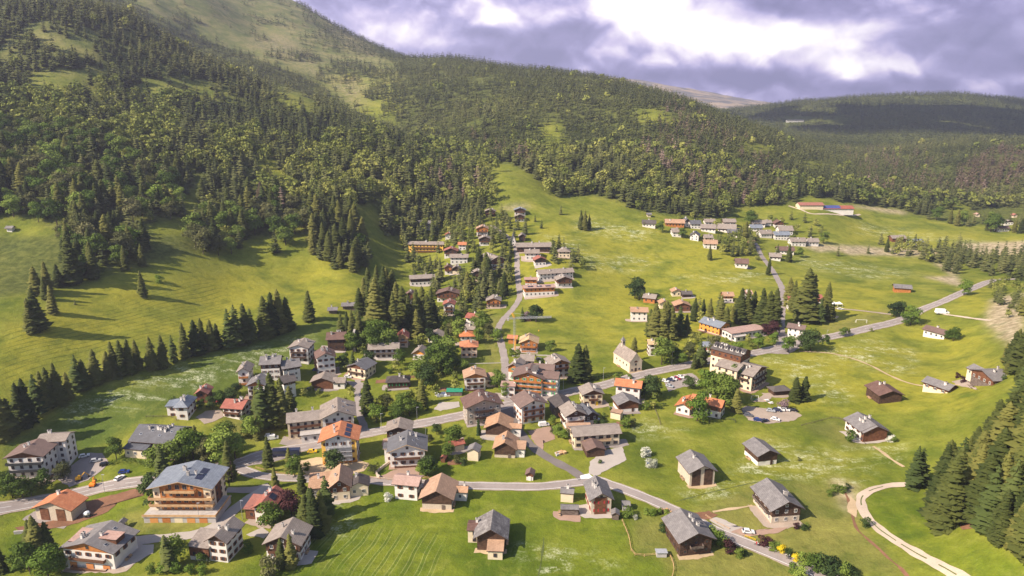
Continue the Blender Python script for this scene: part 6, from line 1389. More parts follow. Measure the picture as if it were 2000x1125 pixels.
brd=[(362,905,850,'lightt'),(378,897,840,'light'),(400,902,860,'olive'),(430,905,840,'light'),(425,882,842,'light'),(460,897,845,'light'),(495,856,812,'light'),(443,880,850,'green'),(340,912,865,'green'),(305,918,872,'green'),(228,897,855,'green'),(25,972,926,'green'),(45,972,932,'green'),(62,968,938,'green'),(86,957,920,'green'),(125,938,905,'olive'),(10,960,925,'green'),(570,1008,962,'purple'),(555,1000,968,'purple'),
(60,1122,1060,'green'),(95,1127,1072,'light'),(120,1118,1086,'light'),(40,1110,1075,'green'),(835,932,897,'green'),(822,930,905,'light'),(842,922,890,'dark'),(875,895,865,'green'),(885,872,832,'green'),(853,848,828,'dark'),(873,890,870,'light'),(737,916,903,'blossom'),(728,925,908,'olive'),(790,870,850,'olive') ,(840,868,848,'olive'),
(1362,822,768,'light'),(1272,778,736,'dark'),(1258,775,745,'dark'),(1380,772,724,'light'),(1400,782,730,'green'),(1412,792,738,'green'),(1425,788,745,'green'),(1345,760,735,'dark'),(1292,712,662,'green'),(1480,682,652,'light'),(1510,673,649,'light'),(1538,688,657,'light'),(1583,685,645,'dark'),(1572,684,650,'dark'),(1507,657,628,'purple'),(1497,656,634,'purple'),(1778,634,600,'light'),(1770,636,610,'green'),(1745,618,590,'dark'),(1757,616,590,'dark'),(1882,577,548,'light'),(1862,666,640,'green'),(1850,664,646,'green'),(1240,583,546,'dark'),(1248,584,552,'dark'),(1047,629,595,'dark'),(1076,686,664,'green'),
(985,775,750,'light') ,(972,757,725,'green'),(965,757,735,'green'),(870,712,660,'green'),(862,728,675,'green'),(883,722,690,'green'),(845,715,680,'green'),(850,732,700,'green'),(905,725,702,'green'),(890,720,700,'dark'),(875,730,700,'green'),(860,705,658,'green'),
(935,672,640,'green'),(945,655,612,'green'),(955,660,632,'olive'),(897,665,625,'light'),(885,660,632,'olive'),(930,650,618,'green'),(970,668,645,'light'),
(780,810,775,'green'),(800,812,778,'green'),(770,815,790,'green'),(815,808,785,'green'),(755,800,770,'olive'),(735,825,790,'light'),(790,795,765,'green'),(832,760,715,'dark'),(845,758,725,'green'),(815,740,700,'green'),(1090,855,828,'light'),(1082,848,830,'olive'),(1102,858,838,'light'),(1078,830,812,'green'),
(1440,700,668,'light') ,(1395,745,722,'green'),(1418,760,735,'olive'),(1434,755,712,'lightt'),(440,915,890,'green'),(652,905,880,'dark'),(1355,720,690,'spruce'),(1366,716,660,'larch'),(1374,712,672,'larch'),(1345,700,670,'olive'),(1332,712,690,'light'),(1320,705,680,'green'),(1308,700,672,'green'),(1395,690,655,'olive'),(1382,668,650,'spruce'),
(1460,668,652,'light'),(1448,662,648,'olive'),(1600,665,652,'green'),(1613,673,655,'green'),(1655,655,640,'green'),(1645,657,640,'green'),(1701,648,640,'green'),
(450,790,760,'dark'),(463,770,748,'dark'),(430,793,765,'green'),(415,800,775,'dark'),(393,800,780,'green'),(340,795,773,'green'),(545,706,695,'spruce'),(720,715,685,'dark'),(690,730,685,'larch'),(672,720,690,'green'),(635,705,685,'dark'),(560,750,735,'green')]
for t in brd: add_tree(*t)
shr=[(318,1118,1100,'s_light'),(345,1118,1098,'s_light'),(372,1120,1102,'s_light'),(396,1120,1103,'s_light'),(295,1118,1102,'s_green'),(1424,1078,1055,'s_purple'),(1413,1068,1050,'s_green'),(1400,1060,1035,'s_light'),(1388,1052,1030,'s_light'),(1378,1045,1028,'s_green'),(1443,1088,1070,'s_green'),(1452,1085,1072,'s_dark'),
(1490,1065,1048,'s_purple'),(1500,1064,1050,'s_purple'),(1508,1075,1060,'s_green'),(1516,1072,1058,'s_green'),(1525,1080,1064,'s_yellow'),(1540,1086,1070,'s_dark'),(1553,1095,1080,'s_yellow'),(1566,1102,1080,'s_light'),(1578,1104,1085,'s_light'),(1595,1112,1085,'s_green'),(1610,1118,1088,'s_dark'),(1625,1124,1090,'s_dark'),(1645,1128,1100,'s_green'),(1660,1130,1104,'s_dark'),(1548,1120,1100,'s_light'),(1560,1128,1105,'s_light'),
(1225,1010,992,'s_green'),(1240,1014,1004,'s_white'),(1262,1005,992,'s_light'),(1275,1006,993,'s_light'),(1288,1004,992,'s_green'),(1302,1008,995,'s_light'),(1315,1016,1003,'s_green'),(1330,1018,1006,'s_olive'),(1295,1038,1022,'s_dark'),
(1258,892,874,'s_white'),(1264,890,876,'s_white'),(1268,912,896,'s_white'),(1277,912,896,'s_white'),(1530,800,782,'s_pink'),(1740,862,850,'s_white'),(1734,863,854,'s_white'),(1745,864,852,'s_green'),(1660,862,840,'s_green'),(1575,1030,1022,'s_green'),(1555,1032,1020,'s_purple'),(1570,1035,1024,'s_dark'),
(600,918,902,'s_green') ,(1165,835,820,'s_dark'),(1180,835,820,'s_dark'),(1222,835,815,'s_green'),(1235,832,818,'s_olive'),(1172,905,898,'s_green'),(758,978,962,'s_white'),(1038,935,925,'s_dark'),(1690,1028,1012,'s_dark'),
(1880,747,735,'s_purple'),(1870,738,728,'s_purple'),(1960,742,732,'s_dark'),(1950,740,730,'s_olive'),(485,1080,1060,'s_green'),(395,1100,1080,'s_green'),(1085,700,690,'s_green'),(1058,712,700,'s_dark'),(1000,695,682,'s_green'),(1012,694,683,'s_green'),
(1560,900,893,'s_olive') ,(1630,960,945,'s_green'),(1645,962,948,'s_green'),(1655,955,945,'s_dark'),(1620,968,955,'s_green'),(1260,800,785,'s_green'),(1270,795,783,'s_dark'),(905,908,893,'s_dark'),(893,905,890,'s_olive'),(1205,742,730,'s_green'),(1230,740,730,'s_green')]
for t in shr: add_tree(*t)
# ---------------------------------------------------------------- gardens and groves: jittered world grid inside outlines seen in the photograph
ROADP=np.concatenate([np.c_[P,np.full(len(P),w)] for P,w in ROADS])
def nearroad(x,y,mg=1.5):
    r=np.zeros(len(x),bool)
    for i in range(0,len(x),500):
        d2=(x[i:i+500,None]-ROADP[None,:,0])**2+(y[i:i+500,None]-ROADP[None,:,1])**2
        r[i:i+500]=(d2<(ROADP[None,:,2]+mg)**2).any(1)
    return r
def scatter(poly,sp,keep,looks,hr,seed,lab=None,mg=2.5,front=0):
    rs=np.random.RandomState(seed); Wp=pxw(poly); lo=Wp.min(0)-5; hi=Wp.max(0)+5
    gx,gy=np.meshgrid(np.arange(lo[0],hi[0],sp),np.arange(lo[1],hi[1],sp)); x=gx.ravel()+rs.uniform(-.45,.45,gx.size)*sp; y=gy.ravel()+rs.uniform(-.45,.45,gx.size)*sp
    z=H(x,y); px,py,d=proj(x,y,z); k=inpoly(px,py,poly)&(rs.rand(len(x))<keep); x,y,z,px,py,d=[a[k] for a in (x,y,z,px,py,d)]
    k=~inbld(x,y,mg)&~nearroad(x,y)
    for pp in PATCH: k&=~inpoly(x,y,pp)
    # keep a sight line to the facades: no tall tree right in front of a house
    names=list(looks); pr=np.array([looks[n] for n in names],float); pr/=pr.sum()
    for i in np.where(k)[0]:
        lk=names[rs.choice(len(names),p=pr)]; h0,h1=hr[lk] if isinstance(hr,dict) else hr
        h=rs.uniform(h0,h1)
        if front:
            hid=False
            for b_ in BLD:
                bx,by=b_['px']; hw=b_['w']/b_['d']*F/2
                if abs(px[i]-bx)<hw*.8+3 and 0<py[i]-by<h*F/d[i]*.9 and rs.rand()<front: hid=True; break
            if hid: continue
        TREES.append(dict(x=x[i],y=y[i],z=z[i],h=h,look=lk,lab=lab,px=px[i],py=py[i],d=d[i],hand=0))
con={'spruce':1}; mixh={'spruce':(11,19),'larch':(12,18),'green':(6,11),'light':(5,9),'olive':(5,9),'dark':(6,10),'s_green':(1.5,3),'s_light':(1.2,2.5)}
scatter([(745,440),(800,405),(940,405),(1030,440),(1040,470),(1000,560),(950,620),(880,640),(800,560),(790,500)],8.0,.78,{'spruce':5,'larch':2,'green':3,'light':1},mixh,21,'upper village',front=.75)
scatter([(740,400),(940,392),(940,440),(860,470),(790,470),(745,470)],8,.75,{'spruce':5,'green':1},{'spruce':(13,21),'green':(9,13)},22,'upper village')
scatter([(880,520),(1000,520),(1000,575),(960,590),(900,600)],8.5,.8,{'spruce':5,'larch':2,'green':1},{'spruce':(16,24),'larch':(14,20),'green':(7,12)},23,'upper village',front=.85)
scatter([(1060,485),(1095,485),(1150,525),(1120,530),(1070,520)],7,.8,{'larch':2,'green':2,'spruce':1},mixh,24,'upper village',front=.8)
scatter([(700,640),(900,600),(920,620),(900,660),(850,740),(740,720),(700,690)],7.5,.72,{'spruce':2,'green':4,'olive':1,'dark':2,'light':1},mixh,25,'gardens',front=.8)
scatter([(700,755),(740,765),(900,740),(900,770),(840,790),(830,820),(720,835),(715,800)],7,.68,{'green':3,'dark':2,'olive':1,'s_green':2,'light':1},{'green':(5,8),'dark':(5,8),'olive':(4,7),'light':(4,7),'s_green':(1.5,3)},26,'gardens',front=.9)
scatter([(330,845),(470,830),(520,860),(470,890),(380,925),(320,920)],7.5,.55,{'green':3,'light':2,'olive':1,'spruce':1},{'green':(5,9),'light':(5,9),'olive':(4,7),'spruce':(9,13)},27,'gardens',front=.9)
scatter([(1290,425),(1420,425),(1610,430),(1610,480),(1530,520),(1490,525),(1400,495),(1340,470)],11,.32,{'spruce':2,'green':3,'light':1},{'spruce':(9,15),'green':(6,10),'light':(5,8)},28,'hamlet',front=.85)
scatter([(1395,475),(1450,455),(1480,470),(1470,500),(1410,500)],8.5,.8,{'larch':2,'green':2,'spruce':1},{'spruce':(12,16),'green':(9,13),'larch':(12,16)},29,'hamlet')
scatter([(1350,600),(1440,590),(1450,625),(1400,640),(1345,650)],9,.5,{'spruce':2,'green':2},{'spruce':(10,16),'green':(6,10)},30,'mid',front=.8)
scatter([(1740,480),(1800,480),(1800,500),(1735,500)],8.5,.9,{'larch':1,'green':1,'spruce':1},{'spruce':(12,17),'green':(9,12),'larch':(11,15)},31,'far grove')
scatter([(1800,490),(1850,488),(1900,500),(2010,505),(2010,560),(1940,540),(1870,520),(1880,545),(1855,535),(1800,510)],9,.8,{'spruce':5,'larch':3,'green':1},{'spruce':(15,23),'larch':(14,20),'green':(8,12)},32,'right belt')
scatter([(1930,545),(2010,560),(2010,640),(1985,640),(1950,620),(1935,580)],9.5,.6,{'spruce':3,'olive':2,'green':2},{'spruce':(10,18),'olive':(4,8),'green':(5,9)},33,'right belt')
for t in [(1975,718,645),(1990,728,640),(1962,708,668),(1998,705,630),(1985,690,640),(1968,730,690),(1990,748,690)]: add_tree(*t,'spruce','right edge')
add_tree(1782,955,868,'larch','right forest'); add_tree(1794,950,872,'larch','right forest')
for t in [(1845,1030,882),(1826,1005,862),(1882,1002,868),(1866,965,850),(1916,1015,882),(1902,965,838),(1950,1062,952),(1984,1078,978),(1962,1032,892),(1992,1042,902),(1936,988,830),(1966,965,792),(1992,962,762),(1930,905,776),(1960,866,760),(1992,875,735),(1990,800,700),(1838,985,856),(1855,1005,870),(1898,1000,862),(1925,1040,905),(1945,1020,880),(1915,940,818),(1945,935,780),(1978,920,752),(1975,1000,850),(1880,935,850),(1850,945,862),(2004,1000,830),(2004,1085,930),(1898,905,830),(1995,840,720)]: add_tree(*t,'larch' if t[0] in(1866,1962,1925,1990) else 'spruce','right forest')
add_tree(1862,1012,980,'light','right forest')
for t in [(1944,452,418,'green'),(1934,453,420,'green'),(1927,450,424,'spruce'),(1980,454,424,'spruce'),(1993,456,426,'spruce'),(1901,436,412,'spruce'),(1919,438,412,'spruce'),(1936,436,414,'green'),(1972,436,412,'spruce'),(1992,438,412,'larch'),(1868,441,408,'spruce'),(1855,437,406,'spruce'),(1882,440,412,'green'),(1890,442,418,'spruce'),(2004,450,420,'spruce'),(1828,430,405,'green'),(1812,428,404,'spruce')]: add_tree(*t)
scatter([(2004,740),(2160,730),(2160,1250),(2012,1200),(2004,1000)],8.5,.8,{'spruce':6,'larch':2},{'spruce':(17,24),'larch':(16,22)},36,'right forest')
scatter([(1300,705),(1385,690),(1395,700),(1300,722)],4.5,.8,{'s_green':2,'s_light':1},{'s_green':(1.5,3.5),'s_light':(1.5,3)},37,'hedge')
scatter([(1310,650),(1370,640),(1370,700),(1320,712),(1300,690)],8,.4,{'green':3,'light':2,'s_green':2},{'green':(4,8),'light':(4,7),'s_green':(2,3)},38,'gardens',front=.9)
scatter([(740,700),(850,700),(850,760),(800,765),(740,740)],7,.45,{'green':3,'dark':2,'s_green':2},{'green':(4,8),'dark':(4,8),'s_green':(1.5,3)},39,'gardens',front=.95)
gm={'green':(3,6),'light':(3,6),'olive':(3,5),'s_green':(1,2.4),'s_light':(1,2.2),'s_dark':(1,2.4),'dark':(4,7)}
scatter([(860,850),(960,855),(960,900),(860,895)],6,.45,{'green':2,'s_green':3,'s_light':2,'olive':1},gm,41,'gardens',front=.9)
scatter([(1060,800),(1260,760),(1300,790),(1260,850),(1200,870),(1080,860)],6,.42,{'green':2,'s_green':3,'s_dark':2,'olive':1},gm,42,'gardens',front=.9)
scatter([(540,730),(700,700),(700,790),(600,790)],6.5,.42,{'green':2,'s_green':2,'dark':2,'olive':1},gm,43,'gardens',front=.9)
scatter([(380,760),(480,740),(490,800),(400,820)],6.5,.4,{'green':2,'s_green':2,'dark':2},gm,44,'gardens',front=.9)
scatter([(1380,640),(1530,640),(1530,690),(1400,690)],6.5,.45,{'green':2,'s_green':2,'light':2,'olive':1},gm,45,'gardens',front=.9)
scatter([(990,690),(1110,690),(1110,730),(1000,730)],6,.35,{'green':1,'s_green':3,'dark':1},gm,46,'gardens',front=.9)
scatter([(1000,1000),(1010,1000)],6,.0,{'green':1},gm,47) if False else None
# ---------------------------------------------------------------- the mountain forest
rs=np.random.RandomState(77)
FX=[];
for (y0,y1,sp) in ((300,760,8.6),(760,1150,8.6),(1150,1750,9.5),(1750,3300,14.0)):
    gx,gy=np.meshgrid(np.arange(-.85*(y1+60),.85*(y1+60),sp),np.arange(y0,y1,sp))
    x=gx.ravel()+rs.uniform(-.48,.48,gx.size)*sp; y=gy.ravel()+rs.uniform(-.48,.48,gx.size)*sp
    k=np.abs(x)<.83*(y+60); x,y=x[k],y[k]; z=H(x,y); px,py,d=proj(x,y,z)
    f=inpoly(px,py,FOREST); b1=inpoly(px,py,BARE); b2=inpoly(px,py,THIN); cl=np.zeros(len(x),bool)
    for c in CLEAR: cl|=inpoly(px+rs.normal(0,7,len(x)),py+rs.normal(0,4,len(x)),c)
    clus=sn(x,y,9,1/26.)+.5*sn(x,y,10,1/60.)
    dens=np.where(f,.88,0.); dens=np.where(clus<-.33,dens*.55,dens)
    dens=np.where(f&b1,np.where(clus>np.where(px>470,.10,.40),.55,.02),dens); dens=np.where(f&b2,np.where(clus>-.22,.82,.15),dens); dens=np.where(f&cl,.06,dens)
    vis=visible(x,y,z,18)
    dens=np.where(vis,dens,np.where(d<1150,.5*f,0))
    onfr=(px>-90)&(px<2090)
    k=(rs.rand(len(x))<dens)&onfr&(z>5)
    k&=~((d>1500)&(px>1500)&(py>228)&(py<246)&(px<1590)&(px>1530))
    FX.append(np.stack([x,y,z,px,py,d],-1)[k])
FX=np.concatenate(FX)
bl1=sum(inpoly(FX[:,3],FX[:,4],p).astype(int) for p in [[(-80,180),(60,190),(170,200),(190,430),(120,440),(-80,440)],[(200,190),(300,185),(360,200),(340,350),(200,330)],[(420,275),(500,260),(530,300),(500,340),(420,340)],[(300,400),(200,400),(190,330),(350,330),(360,400)],[(380,420),(470,410),(475,510),(370,505)],[(620,290),(720,290),(770,400),(640,400),(600,340)],[(850,290),(910,280),(920,340),(860,340)]])>0
low=FX[:,4]>260
pb=np.where(bl1,.78,np.where(low&(FX[:,5]<1000),.28,.03)); pb=np.where((FX[:,5]>1000)&~bl1,.012,pb); pb=np.where(FX[:,5]>1600,.0,pb)
clb=sn(FX[:,0],FX[:,1],14,1/18.)
isb=(rs.rand(len(FX))<pb*np.where(clb>0,1.5,.45))
hgt=np.where(isb,rs.uniform(10,19,len(FX)),np.where(FX[:,5]<1000,rs.uniform(12,26,len(FX)),rs.uniform(11,21,len(FX)))); hgt=np.where(FX[:,5]>1750,hgt*1.12,hgt)
hgt=np.where((FX[:,2]>190)&(FX[:,5]<2300),hgt*.86,hgt)
tint=np.clip(np.where(FX[:,5]>1600,.25,.42)+.35*sn(FX[:,0],FX[:,1],15,1/70.)+rs.normal(0,.17,len(FX)),0,1)
brown=np.zeros(len(FX),bool)
for p,pr in (([(1310,200),(1500,290),(1560,400),(1400,410),(1280,330),(1240,310)],.30),([(1950,290),(2010,300),(2010,345),(1900,380),(1860,370),(1870,330)],.85),([(1640,290),(1800,300),(1990,330),(1990,400),(1700,390)],.16),([(520,360),(570,350),(560,440),(500,430)],.5),([(900,260),(1000,280),(1060,330),(980,310)],.2),([(800,320),(1000,350),(980,400),(820,400)],.12)):
    brown|=inpoly(FX[:,3],FX[:,4],p)&(rs.rand(len(FX))<pr)
brown&=~isb
for i in range(len(FX)):
    if FX[i,5]<640: TREES.append(dict(x=FX[i,0],y=FX[i,1],z=FX[i,2],h=hgt[i],look=('light' if tint[i]>.62 else 'olive' if tint[i]>.45 else 'green') if isb[i] else ('brownspruce' if brown[i] else 'larch' if tint[i]>.72 else 'spruce'),lab='forest',px=FX[i,3],py=FX[i,4],d=FX[i,5],hand=0,fi=i))
CONL={'spruce','larch','bluespruce','cypress','brownspruce'}
conif=[t for t in TREES if t['look'] in CONL]; leafy=[t for t in TREES if t['look'] not in CONL]
def app(t):
    inn=-25<t['px']<2025 and t['py']-t['h']/t['d']*F<1120
    return (1 if inn else 0)*(t['h']/t['d'])*(1.6 if t['hand'] else 1)
isbush=lambda t: t['look'].startswith('s_') or t['look'] in('silver','shrub_pale')
bushes=[t for t in leafy if isbush(t)]; trees_=[t for t in leafy if not isbush(t)]
for l_ in (conif,trees_,bushes): l_.sort(key=app,reverse=True)
IND=conif[:300]+trees_[:300]+bushes[:300]; REST=conif[300:]+trees_[300:]+bushes[300:]; print(len(conif),len(trees_),len(bushes))
usedfi={t['fi'] for t in IND if 'fi' in t}
# ---- labels of single trees
SIZ=lambda t,a,b: 'tall' if t['h']>a else 'small' if t['h']<b else 'mid-sized'
KN={'spruce':('dark spruce',18,10),'larch':('feathery larch',18,10),'bluespruce':('blue-grey spruce',18,5),'cypress':('dense rounded conifer',30,1),'brownspruce':('brownish spruce',18,10),'green':('green leafy tree',9,6),'light':('bright green leafy tree',9,6),'lightt':('slim bright green tree',12,6),'poplar':('dark column-shaped tree',30,1),
 'olive':('olive-green leafy tree',9,6),'dark':('dark green leafy tree',9,6),'purple':('dark purple-leaved tree',30,1),'blossom':('white blossoming tree',30,1),'silver':('silvery grey bush',30,1),'shrub_pale':('pale round bush',30,1),
 's_green':('green bush',30,1),'s_light':('bright green bush',30,1),'s_dark':('dark green bush',30,1),'s_olive':('olive bush',30,1),'s_purple':('purple bush',30,1),'s_yellow':('bright yellow flowering bush',30,0),'s_white':('white flowering bush',30,0),'s_pink':('round pink flowering bush',30,0)}
REG={'row':'in the windbreak row below the upper left meadow','upper':'standing in the upper left meadow','clump':'in the dark clump left of the village','right forest':'in the forest at the lower right','right edge':'at the right edge above the meadow','right belt':'in the tree belt at the upper right','forest':'on the wooded mountain slope at left'}
import collections
def label(t):
    nm,a,b=KN[t['look']]; s=SIZ(t,a,b); s='' if a==30 else s+' '
    if t['lab'] in REG:
        r=REG[t['lab']]
        if t['lab']=='forest' and t['px']>720: r='at the forest edge above the village'
        if t['lab']=='forest' and t['py']>430 and t['px']<720: r='at the lower forest edge beside the left meadow'
        if t['lab']=='forest' and t['px']>1050: r='at the forest edge above the far hamlet'
    else:
        best=None
        for b_ in BLD:
            dx=t['px']-b_['px'][0]; dy=(t['py']-b_['px'][1])*1.6; dd=math.hypot(dx,dy)
            if best is None or dd<best[0]: best=(dd,b_,dx,dy)
        dd,b_,dx,dy=best
        if dd>170: r='standing alone in the meadow' 
        elif abs(dx)>abs(dy): r=('just right of the ' if dx>0 else 'just left of the ')+b_['short']
        else: r=('in front of the ' if dy>0 else 'behind the ')+b_['short']
    return (s+nm+' '+r)
grp=collections.defaultdict(list)
for t in IND: t['L']=label(t); grp[t['L']].append(t)
ORD=['leftmost','second from left','third from left','fourth from left','fifth from left','sixth from left','seventh from left','eighth from left','ninth from left']
for L_,ts in grp.items():
    ts.sort(key=lambda t:t['px'])
    if len(ts)==1: continue
    n=len(ts)
    for i,t in enumerate(ts):
        if n<=9 and len(L_.split())<=13:
            o=ORD[i] if i<n-1 or n>3 else 'rightmost'
            t['L']=o+' '+L_
        t['G']=L_
PLURAL={}
def place(t):
    lk=t['look']; rr=random.Random(int(t['x']*31+t['y']*17)); h=t['h']; ap=h/t['d']*F
    key,arrs,m,tr,cat,nm='sp',SP,'spruce_needles',TRS,'tree','spruce_tree'
    if ap<26: key,arrs='sm',SM
    if lk=='larch': key,arrs,m,tr,nm='la',LA,'larch_needles',TRL,'larch_tree'
    elif lk=='bluespruce': m='leaves_dark'
    elif lk=='brownspruce': m='forest_brown'
    elif lk=='cypress': key,arrs,nm='cy',CYP,'conifer_tree'
    elif lk in('lightt','poplar'): key,arrs,m,tr,nm='bt',BRT,'leaves_light' if lk=='lightt' else 'leaves_dark',TRB,'broadleaf_tree'
    elif lk.startswith('s_') or lk in('silver','shrub_pale'):
        key,arrs,tr,cat,nm='sh',SH,TRSH,'bush','bush'; m={'s_green':'leaves_green','s_light':'leaves_light','s_dark':'leaves_dark','s_olive':'leaves_olive','s_purple':'leaves_purple','s_yellow':'blossom_yellow','s_white':'blossom_white','s_pink':'blossom_pink','silver':'leaves_olive','shrub_pale':'leaves_light'}[lk]
    elif lk not in CONL:
        key,arrs,tr,nm='br',BR,TRB,'broadleaf_tree'
        if ap<16: key,arrs='bm',BM_
        m={'green':'leaves_green','light':'leaves_light','olive':'leaves_olive','dark':'leaves_dark','purple':'leaves_purple','blossom':'blossom_white'}[lk]
    i=rr.randrange(len(arrs))
    if key in('sp',) and ap<40 and rr.random()<.4: key,arrs='sps',SPS; i=rr.randrange(2)
    me=imesh((key,i),arrs[i],m)
    w=h*rr.uniform(.98,1.35)
    if t['hand'] and lk in CONL: w=h*rr.uniform(.92,1.18)
    if key=='sh': w=h*rr.uniform(.85,1.15)
    if ap>20:
        o=empty(nm,(t['x'],t['y'],t['z']-.1),rr.uniform(0,6.28)); o.scale=(w,w,h); link('crown',me,o); link('trunk',tr,o)
    else:
        o=link(nm,me,None,(t['x'],t['y'],t['z']-.1),rr.uniform(0,6.28)); o.scale=(w,w,h)
    tag(o,t['L'],cat,t.get('G'))
for t in IND: place(t)
# ---- all further trees: one mesh for the conifers, one for the leafy ones
def stamp(name,sets,label_,m_list,lab):
    Vs=[];Fs=[];Ts=[];Ms=[];off=0
    for arrs,T,mi in sets:      # T rows: x,y,z,h,w,rot,tint
        if len(T)==0: continue
        vi=np.random.RandomState(5).randint(0,len(arrs),len(T))
        for v in range(len(arrs)):
            q_=T[vi==v]
            if len(q_)==0: continue
            Vb,Fb=arrs[v]; c,s=np.cos(q_[:,5])[:,None],np.sin(q_[:,5])[:,None]
            X=(Vb[None,:,0]*c-Vb[None,:,1]*s)*q_[:,4:5]+q_[:,0:1]; Y=(Vb[None,:,0]*s+Vb[None,:,1]*c)*q_[:,4:5]+q_[:,1:2]; Zz=Vb[None,:,2]*q_[:,3:4]+q_[:,2:3]-.2
            Vs.append(np.stack([X,Y,Zz],-1).reshape(-1,3)); n=len(q_)
            Fs.append((Fb[None]+(np.arange(n)*len(Vb))[:,None,None]+off).reshape(-1,3)); off+=n*len(Vb)
            Ts.append(np.repeat(q_[:,6],len(Vb))); Ms.append(np.full(n*len(Fb),mi))
    me=npmesh(name,np.concatenate(Vs),np.concatenate(Fs),m_list,{'tint':np.concatenate(Ts)},np.concatenate(Ms))
    o=link(name,me); tag(o,label_,lab,None,'stuff'); print(name,len(me.polygons)); return o
keep=np.ones(len(FX),bool)
for i in usedfi: keep[i]=False
sel=keep
rw=rs.uniform(.9,1.35,len(FX)); 
T_=np.stack([FX[:,0],FX[:,1],FX[:,2],hgt,hgt*rw,rs.uniform(0,6.28,len(FX)),tint],-1)
dd=FX[:,5]
C1=[spruce_np(rs,11,7,.25,twig=False) for _ in range(5)]+[spruce_np(rs,9,6,.27,twig=False,bare=.12,pw=.6,open_=.12) for _ in range(3)]
C2=[spruce_np(rs,7,5,.29,twig=False,single=True) for _ in range(5)]
C3=[spruce_np(rs,4,5,.33,twig=False,single=True) for _ in range(4)]
B1=[broad_np(rs,170,.066,W_=.44,z0=.1) for _ in range(5)]; B2=[broad_np(rs,60,.105,W_=.44,lob=5) for _ in range(4)]; B3=[broad_np(rs,22,.17,lob=3) for _ in range(3)]
def other(ks):
    L_=[t for t in REST if 'fi' not in t and t['look'] in ks]
    return np.array([[t['x'],t['y'],t['z'],t['h'],t['h'],t['x']%6.28,.5+.3*math.sin(t['x'])] for t in L_]).reshape(-1,7)
c=sel&~isb
stamp('spruce_forest',[(C1,T_[c&(dd<950)&~brown],0),(C1,other(CONL),0),(C2,T_[c&(dd>=950)&(dd<1600)&~brown],0),(C3,T_[c&(dd>=1600)&~brown],0),(C1,T_[c&(dd<950)&brown],1),(C2,T_[c&(dd>=950)&(dd<1600)&brown],1),(C3,T_[c&(dd>=1600)&brown],1)],
  'dense spruce forest covering the mountain slopes and far hills',['forest_conifer','forest_brown'],'forest')
c=sel&isb
stamp('broadleaf_wood',[(B1,T_[c&(dd<950)],0),(B1,other({t['look'] for t in leafy}),0),(B2,T_[c&(dd>=950)&(dd<1600)],0),(B3,T_[c&(dd>=1600)],0)],'light green leafy trees mixed into the mountain forest',['forest_leaf'],'forest')
# ---------------------------------------------------------------- hedges
def hedge(pl,h,w,label_,m='leaves_dark',seed=1):
    P=catmull(pxw(pl),.6); rs=np.random.RandomState(seed); c=P[0]; z0=float(H(*c)); Nn=side(P); V=[];Fc=[]
    for i,p in enumerate(P):
        for k in range(int(26)):
            a=rs.uniform(-w,w); zz=rs.uniform(0,h) if abs(a)>w*.7 else h*rs.uniform(.8,1.08); q_=p+Nn[i]*a+rs.uniform(-.4,.4,2); s=.28*rs.uniform(.6,1.3)
            o=np.array([q_[0]-c[0],q_[1]-c[1],float(H(q_[0],q_[1]))-z0+zz]); u=rs.normal(size=3); u/=np.linalg.norm(u); v=np.cross(u,rs.normal(size=3)); v/=np.linalg.norm(v)
            j=len(V); V+=[o-u*s,o+v*s,o+u*s]; Fc.append((j,j+1,j+2))
    o=link('hedge',npmesh('hedge',np.array(V),np.array(Fc),[m]),None,(c[0],c[1],z0)); tag(o,label_,'hedge')
hedge([(1090,752),(1140,745),(1180,739),(1215,733)],1.6,1.0,'long clipped hedge along the main road left of the white chapel',seed=2)
hedge([(405,800),(430,790),(460,778),(470,773)],1.8,.9,'clipped hedge beside the drive with the red car',seed=3)
hedge([(1275,795),(1300,793)],1.5,.7,'short hedge left of the orange-roofed bungalow',seed=4)
hedge([(215,908),(240,902),(275,905),(300,912)],1.3,1.2,'broad green hedge between hotel yard and main road at left','leaves_green',5)
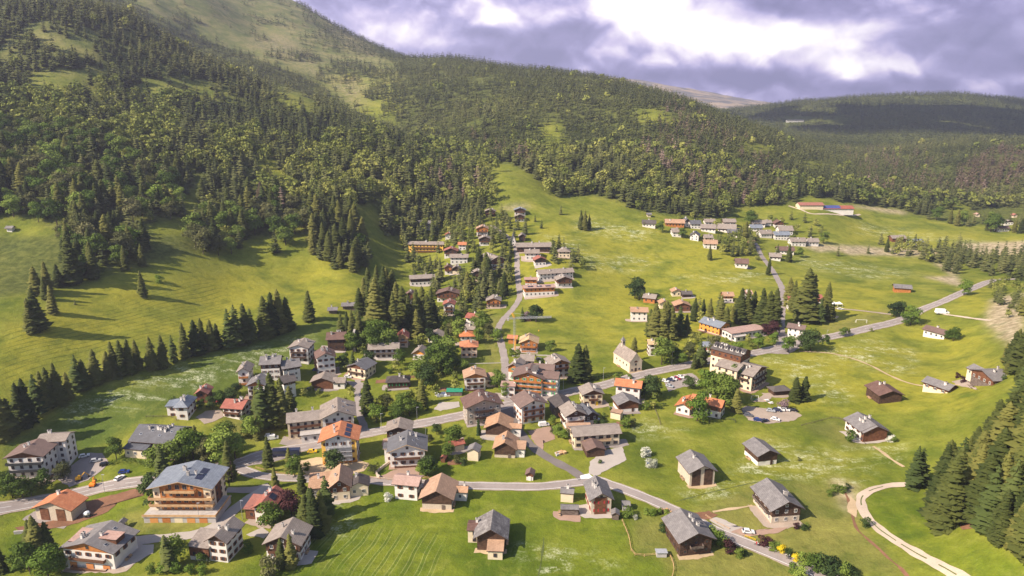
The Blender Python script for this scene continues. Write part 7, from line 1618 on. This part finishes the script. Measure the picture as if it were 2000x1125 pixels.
# ---------------------------------------------------------------- haze
m=bpy.data.materials.new('haze'); m.use_nodes=True; t=m.node_tree; t.nodes.clear(); o_=t.nodes.new('ShaderNodeOutputMaterial'); v_=t.nodes.new('ShaderNodeVolumePrincipled')
v_.inputs['Color'].default_value=(.76,.78,1.0,1); v_.inputs['Density'].default_value=HAZE; v_.inputs['Anisotropy'].default_value=.2
t.links.new(v_.outputs[0],o_.inputs[1]); MATS['haze']=m
mb=MB(); zt_=float(Z.max())+60; mb.box(-7200,7200,-320,6500,float(Z.min())-6,zt_,'haze'); hz=mb.build('haze'); tag(hz,None,None,None,'stuff')

# ---------------------------------------------------------------- clouds high above, whose shade lies on the far hills
def cloudm(b,p): setc(b,p,(.85,.84,.86)); p.inputs['Roughness'].default_value=1
mat('cloud_white',cloudm)
def cloud(tx,ty,tz,rx,ry,hc,seed,n=60):
    """a heap of vapour whose shadow falls round (tx,ty,tz)"""
    rs=np.random.RandomState(seed); k=(hc-tz)/math.tan(SUN_EL); n0=math.hypot(SUN_DX,SUN_DY); cx=tx-SUN_DX/n0*k; cy=ty-SUN_DY/n0*k
    import bmesh
    bm=bmesh.new(); bmesh.ops.create_icosphere(bm,subdivisions=2,radius=1); Vb=np.array([v.co[:] for v in bm.verts]); Fb=np.array([[v.index for v in f.verts] for f in bm.faces]); bm.free()
    Vs=[];Fs=[]
    for i in range(n):
        a=rs.rand()*6.28; r=math.sqrt(rs.rand()); x=math.cos(a)*r*rx; y=math.sin(a)*r*ry; s=rs.uniform(.10,.26)*(rx+ry)/2*(1.15-.6*r)
        V=Vb*(1+rs.normal(0,.07,(len(Vb),1)))*np.array([s*1.3,s*1.1,s*.55])+np.array([x,y,s*.3]); V[:,2]=np.maximum(V[:,2],-s*.05-5+i*.01)
        Fs.append(Fb+len(Vs)*len(Vb)); Vs.append(V)
    o=link('cloud',npmesh('cloud',np.concatenate(Vs),np.concatenate(Fs),['cloud_white']),None,(cx,cy,hc)); tag(o,kind='structure')
cloud(1350,2230,80,850,420,1150,1,30); cloud(2050,2250,80,560,420,1150,2,22); cloud(2300,2750,120,500,260,1150,6,16); cloud(700,2600,120,350,250,1150,3,12)
